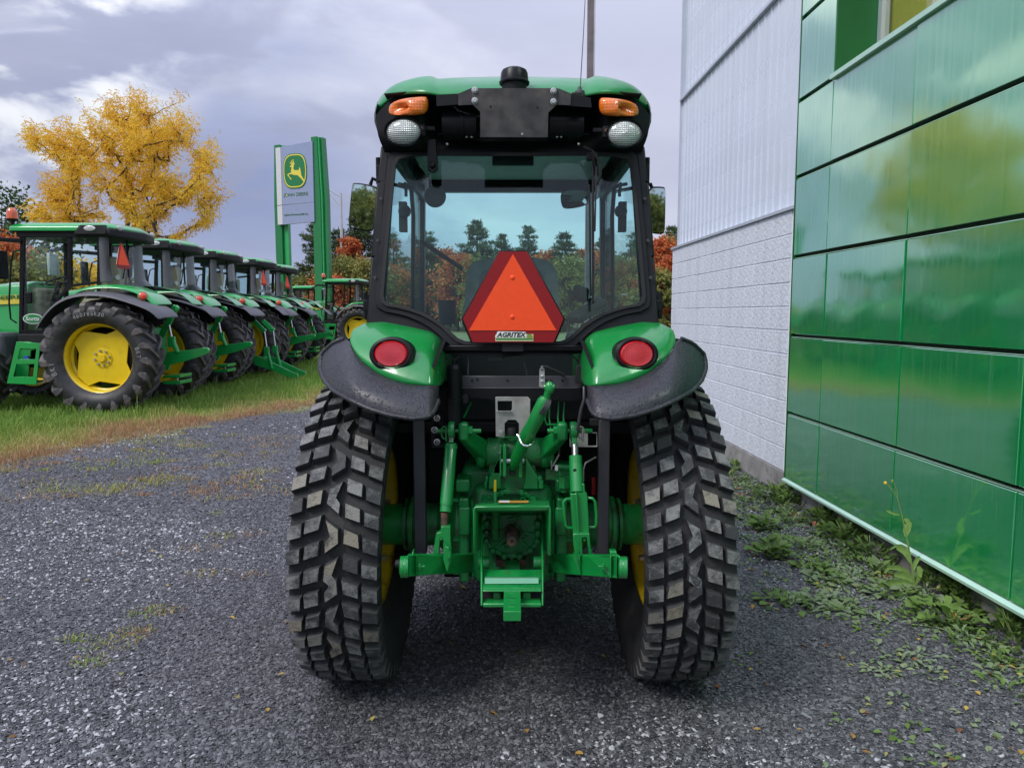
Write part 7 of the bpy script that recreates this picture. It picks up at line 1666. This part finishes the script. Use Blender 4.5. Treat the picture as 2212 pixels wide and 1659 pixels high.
WEEDS = [  # zoomed x, y, leaves, radius, length, width, lift, tint, height, label
 (40, 1010, 34, .10, .075, .050, .5, .28, .10, 'bright broad-leaved clump standing alone in the gravel beside the right rear tyre'),
 (0, 840, 26, .09, .07, .045, .5, .33, .08, 'leafy weed clump closest to the middle of the right tyre edge'),
 (320, 1110, 26, .10, .06, .035, .35, .25, .05, 'low bright clump with a small yellow bud right of the lone broad-leaved clump'),
 (230, 960, 22, .10, .05, .025, .5, .45, .05, 'small yellowish tuft between the tyre and the wall flashing'),
 (120, 1320, 22, .13, .06, .03, .25, .18, .03, 'flat dark clump at the near end of the tyre-side weeds'),
 (530, 920, 60, .15, .075, .03, .8, .08, .12, 'dark green bushy weed against the foundation below the second panel'),
 (400, 810, 50, .15, .06, .03, .7, .12, .10, 'mid green weed clump against the foundation below the first wide panel'),
 (130, 660, 60, .22, .07, .03, .7, .15, .12, 'bushy weed clump under the corner of the green panels'),
 (730, 1130, 10, .03, .075, .035, .9, .40, .03, 'young plant with four upright rounded leaves left of the tall thistle'),
 (680, 1040, 40, .14, .06, .025, .8, .06, .12, 'dark weed clump at the wall just left of the tall thistle'),
 (820, 1260, 30, .13, .06, .03, .35, .50, .04, 'yellowing clump with reddish leaves in front of the tall thistle'),
 (1130, 1240, 40, .12, .07, .022, 1.0, .05, .14, 'dark upright clump growing up the foundation right of the tall thistle'),
 (1360, 1330, 40, .12, .07, .022, 1.0, .05, .14, 'dark upright clump up the foundation near the right picture edge'),
 (1190, 1410, 40, .16, .07, .04, .4, .28, .06, 'bright green leafy clump near the right edge below the flashing'),
 (1600, 1560, 30, .12, .08, .025, .9, .12, .12, 'upright weed against the foundation at the right picture edge'),
 (420, 1180, 26, .12, .05, .035, .25, .66, .03, 'grey green rosette between the yellow bud clump and the thistle'),
 (340, 1320, 26, .13, .05, .03, .2, .66, .03, 'grey green rosette left of the yellowing clump'),
 (450, 1370, 24, .12, .05, .03, .2, .50, .03, 'mixed green and yellow rosette lowest on the left of the weed strip'),
]
for i_, (zx, zy, n_, rad, ln, wd, lift, tn, hz, lb) in enumerate(WEEDS):
    g = W(zx, zy); t = thing('weed', (g.x, g.y, 0), lb, 'weed', 'weeds growing along the building')
    V_, F_, t_ = rosette_data(g, n_*2, rad, ln, wd, lift, tn, 300+i_, hz); V_ = V_-np.array([g.x, g.y, 0])
    mesh_np('leaves', V_, F_, M['weed'], attr=t_, parent=t)
    st = MB()
    for k in range(5): a_ = random.uniform(0, 6.28); st.tube([(g.x, g.y, 0), (g.x+rad*.5*math.cos(a_), g.y+rad*.5*math.sin(a_), hz+.01)], .002, 4, False)
    obj('stems', st, M['weedstem'], t, fix=False)
# ground cover that nobody could count
Vs, Fs, Ts, o_ = [], [], [], 0
r = np.random.default_rng(55)
def cover(g, n_, rad, ln, wd, lift, tn, hz=.015):
    global o_
    V_, F_, t_ = rosette_data(g, n_, rad, ln, wd, lift, tn, int(r.integers(1e6)), hz); Vs.append(V_); Fs.append(F_+o_); Ts.append(t_); o_ += len(V_)
for k in range(210):       # dense band hugging the foundation
    y = r.uniform(1.6, 9.0); x = BW-.0363*y-.03-abs(r.normal(0, .16))
    cover(Vector((x, y, 0)), int(r.integers(6, 18)), r.uniform(.03, .09), .042, .017, r.uniform(.3, .9), r.choice([.05, .15, .3, .6, .95], p=[.3, .25, .2, .2, .05]), .03)
for k in range(230):       # loose grey-green creepers further out, thick towards the camera
    y = 1.7+5.2*r.random()**1.2; wd_ = np.interp(y, [1.7, 3, 4.5, 7], [.95, .62, .55, .50]); x = BW-.0363*y-.08-wd_*r.random()**1.15
    cover(Vector((x, y, 0)), int(r.integers(8, 26)), r.uniform(.04, .13), .034, .018, r.uniform(.05, .35), r.choice([.3, .5, .68, .8, .95], p=[.15, .2, .35, .25, .05]), .012)
for k in range(26):
    y = r.uniform(1.9, 5.5); cover(Vector((r.uniform(.95, 1.5), y, 0)), 6, .05, .03, .015, .2, r.choice([.3, .5, .9]), .01)
mesh_np('ground_cover', np.concatenate(Vs), np.concatenate(Fs), M['weed'], attr=np.concatenate(Ts), kind='stuff', label='creeping grey green plants spreading between gravel and building', cat='ground cover')
# the tall sow thistle
bs = W(960, 1240); D_ = bs.y
def WP(x, y): return P(1651.6+.3378*x, 858.2+.3378*y, D_)
tt = thing('tall_thistle', (bs.x, bs.y, 0), 'tall thin thistle with a yellow bud standing before the green panels', 'weed')
stem = [bs, WP(945, 1100), WP(925, 980), WP(905, 880), WP(880, 760), WP(850, 650)]
obj('stem', MB().tube(stem, [.0055, .005, .0045, .004, .0032, .0026], 7).tube([WP(850, 650), WP(830, 620), WP(800, 575), WP(775, 550)], .0018, 5).tube([WP(850, 650), WP(848, 600), WP(832, 560), WP(818, 538)], .0018, 5).tube([WP(850, 655), WP(835, 600), WP(790, 560)], .0014, 5), M['weedstem'], tt)
obj('bud', MB().ball(WP(772, 547), .009, 10), M['flower'], tt); obj('bud', MB().ball(WP(817, 536), .007, 8, (1, 1, 1.5)), M['weedstem'], tt)
def big_leaf(pts, w_, bend=0):
    rows = []; n_ = len(pts)
    for k, p in enumerate(pts):
        ww = w_*math.sin(math.pi*min(.97, (k+.35)/n_))**.8; d = (pts[min(k+1, n_-1)]-pts[max(k-1, 0)]).normalized(); s_ = d.cross(Vector((0, 1, .2))).normalized()
        rows.append([p+s_*ww+Vector((0, -.3*ww, 0)), p, p-s_*ww+Vector((0, -.3*ww, 0))])
    return MB().grid(rows)
for pts, w_ in (([(925, 975), (900, 960), (870, 948), (835, 948), (800, 972)], .010), ([(930, 1050), (900, 990), (870, 965), (845, 960)], .018), ([(905, 890), (920, 850), (925, 810), (905, 780), (895, 775)], .012), ([(900, 890), (895, 850), (900, 810)], .010), ([(865, 750), (830, 745), (800, 732), (780, 722)], .007),
                ([(950, 1150), (900, 1110), (850, 1085), (790, 1085), (765, 1120)], .016), ([(960, 1190), (920, 1150), (870, 1130), (830, 1130)], .022), ([(960, 1200), (900, 1180), (830, 1180), (750, 1195), (720, 1215)], .020), ([(945, 1120), (955, 1070), (975, 1030), (995, 1020)], .014), ([(960, 1200), (985, 1150), (990, 1100), (980, 1080)], .016), ([(935, 1060), (915, 1010), (930, 985)], .012)):
    obj('leaf', big_leaf([WP(*p) for p in pts], w_), M['weedleaf'] if 'weedleaf' in M else M.setdefault('weedleaf', mat('thistle_leaf', (.24, .38, .10), .55, var=.15, vscale=30)), tt, fix=False)
for k, (pts, lb) in enumerate(([[(250, 610), (235, 570), (228, 520)], 'thin seedy stalk rising over the flashing at the panel corner'], )):
    g = W(262, 700); t = thing('seedy_stalk', (g.x, g.y, 0), lb, 'weed'); yy = g.y
    obj('stem', MB().tube([g]+[P(1651.6+.3378*x, 858.2+.3378*y, yy) for x, y in pts], .002, 5), M['weedstem'], t)
    sd_m2 = MB()
    for _ in range(26): q = P(1651.6+.3378*(232+random.uniform(-14, 14)), 858.2+.3378*random.uniform(515, 600), yy); sd_m2.ball(q, .006, 5)
    obj('seed_head', sd_m2, M['weedstem'], t, kind='stuff')
def Z6(x, y, Y=None): return G(1401+.5172*x, 800.6+.5172*y) if Y is None else P(1401+.5172*x, 800.6+.5172*y, Y)
for base, tips, lb, fl in (((372, 345), [[(368, 280), (345, 255), (340, 265)], [(385, 290), (372, 262), (352, 250)], [(392, 330), (380, 280)]], 'arching thin grass stalks at the block wall behind the right tyre', False),
                           ((478, 405), [[(480, 360), (482, 305)]], 'thin stem with a small orange flower before the block wall', True)):
    g = Z6(*base); t = thing('thin_weed', (g.x, g.y, 0), lb, 'weed'); m = MB()
    for tp_ in tips: m.tube([g]+[Z6(x, y, g.y) for x, y in tp_], .0025, 5)
    obj('stem', m, M['weedstem'], t)
    if fl: obj('flower', MB().ball(Z6(481, 300, g.y), .016, 10, (1.4, 1, .5)), M['flower'], t)
    V_, F_, t_ = rosette_data(g, 24, .10, .06, .025, .7, .3, 900, .08); mesh_np('leaves', V_-np.array([g.x, g.y, 0]), F_, M['weed'], attr=t_, parent=t)
# trees added behind the camera for the cab mirrors and glossy panels to reflect
for k, (x, y, H_, rd, lb) in enumerate([(3.6, -34, 4.6, 2.8, 'dark green tree reflected in the left cab mirror'), (-17, -12, 7.5, 3.8, 'green tree at the yard edge reflected in the glossy panels'), (-2.2, -34, 4.4, 2.6, 'green tree added behind the camera for the right cab mirror to reflect')]):
    tree('broadleaf_tree', 700+k, x, y, H_, lb, leafm=M['olive'] if k != 1 else M['darkgreenleaf'], rad=rd, nclump=150, nleaf=80, z0=.05)

# wind-blown leaves lying about
n_ = 420; r = np.random.default_rng(91)
ly = 1.9+9*r.random(n_)**1.3; lx_ = r.uniform(-1, 1, n_)*(.8*ly+.3); k = (lx_ < 2.15-.0363*ly) & ((lx_ > .9) | (r.random(n_) < .45)); lx_, ly = lx_[k], ly[k]; n_ = len(lx_)
V_, F_, t_ = leaves(np.stack([lx_, ly, np.full(n_, .016)], 1), r.uniform(0, 6.28, n_), r.uniform(.018, .042, n_), r.uniform(.009, .02, n_), r.uniform(.0, .5, n_), 92, r.random(n_))
M['fallen'] = tint_mat('fallen_leaf', [(0, (.20, .08, .03)), (.4, (.42, .24, .05)), (.75, (.52, .38, .08)), (1, (.24, .27, .08))], rough=.6, trans=.15)
mesh_np('fallen_leaves', V_, F_, M['fallen'], attr=t_, kind='stuff', label='small fallen leaves scattered over the gravel', cat='leaves')
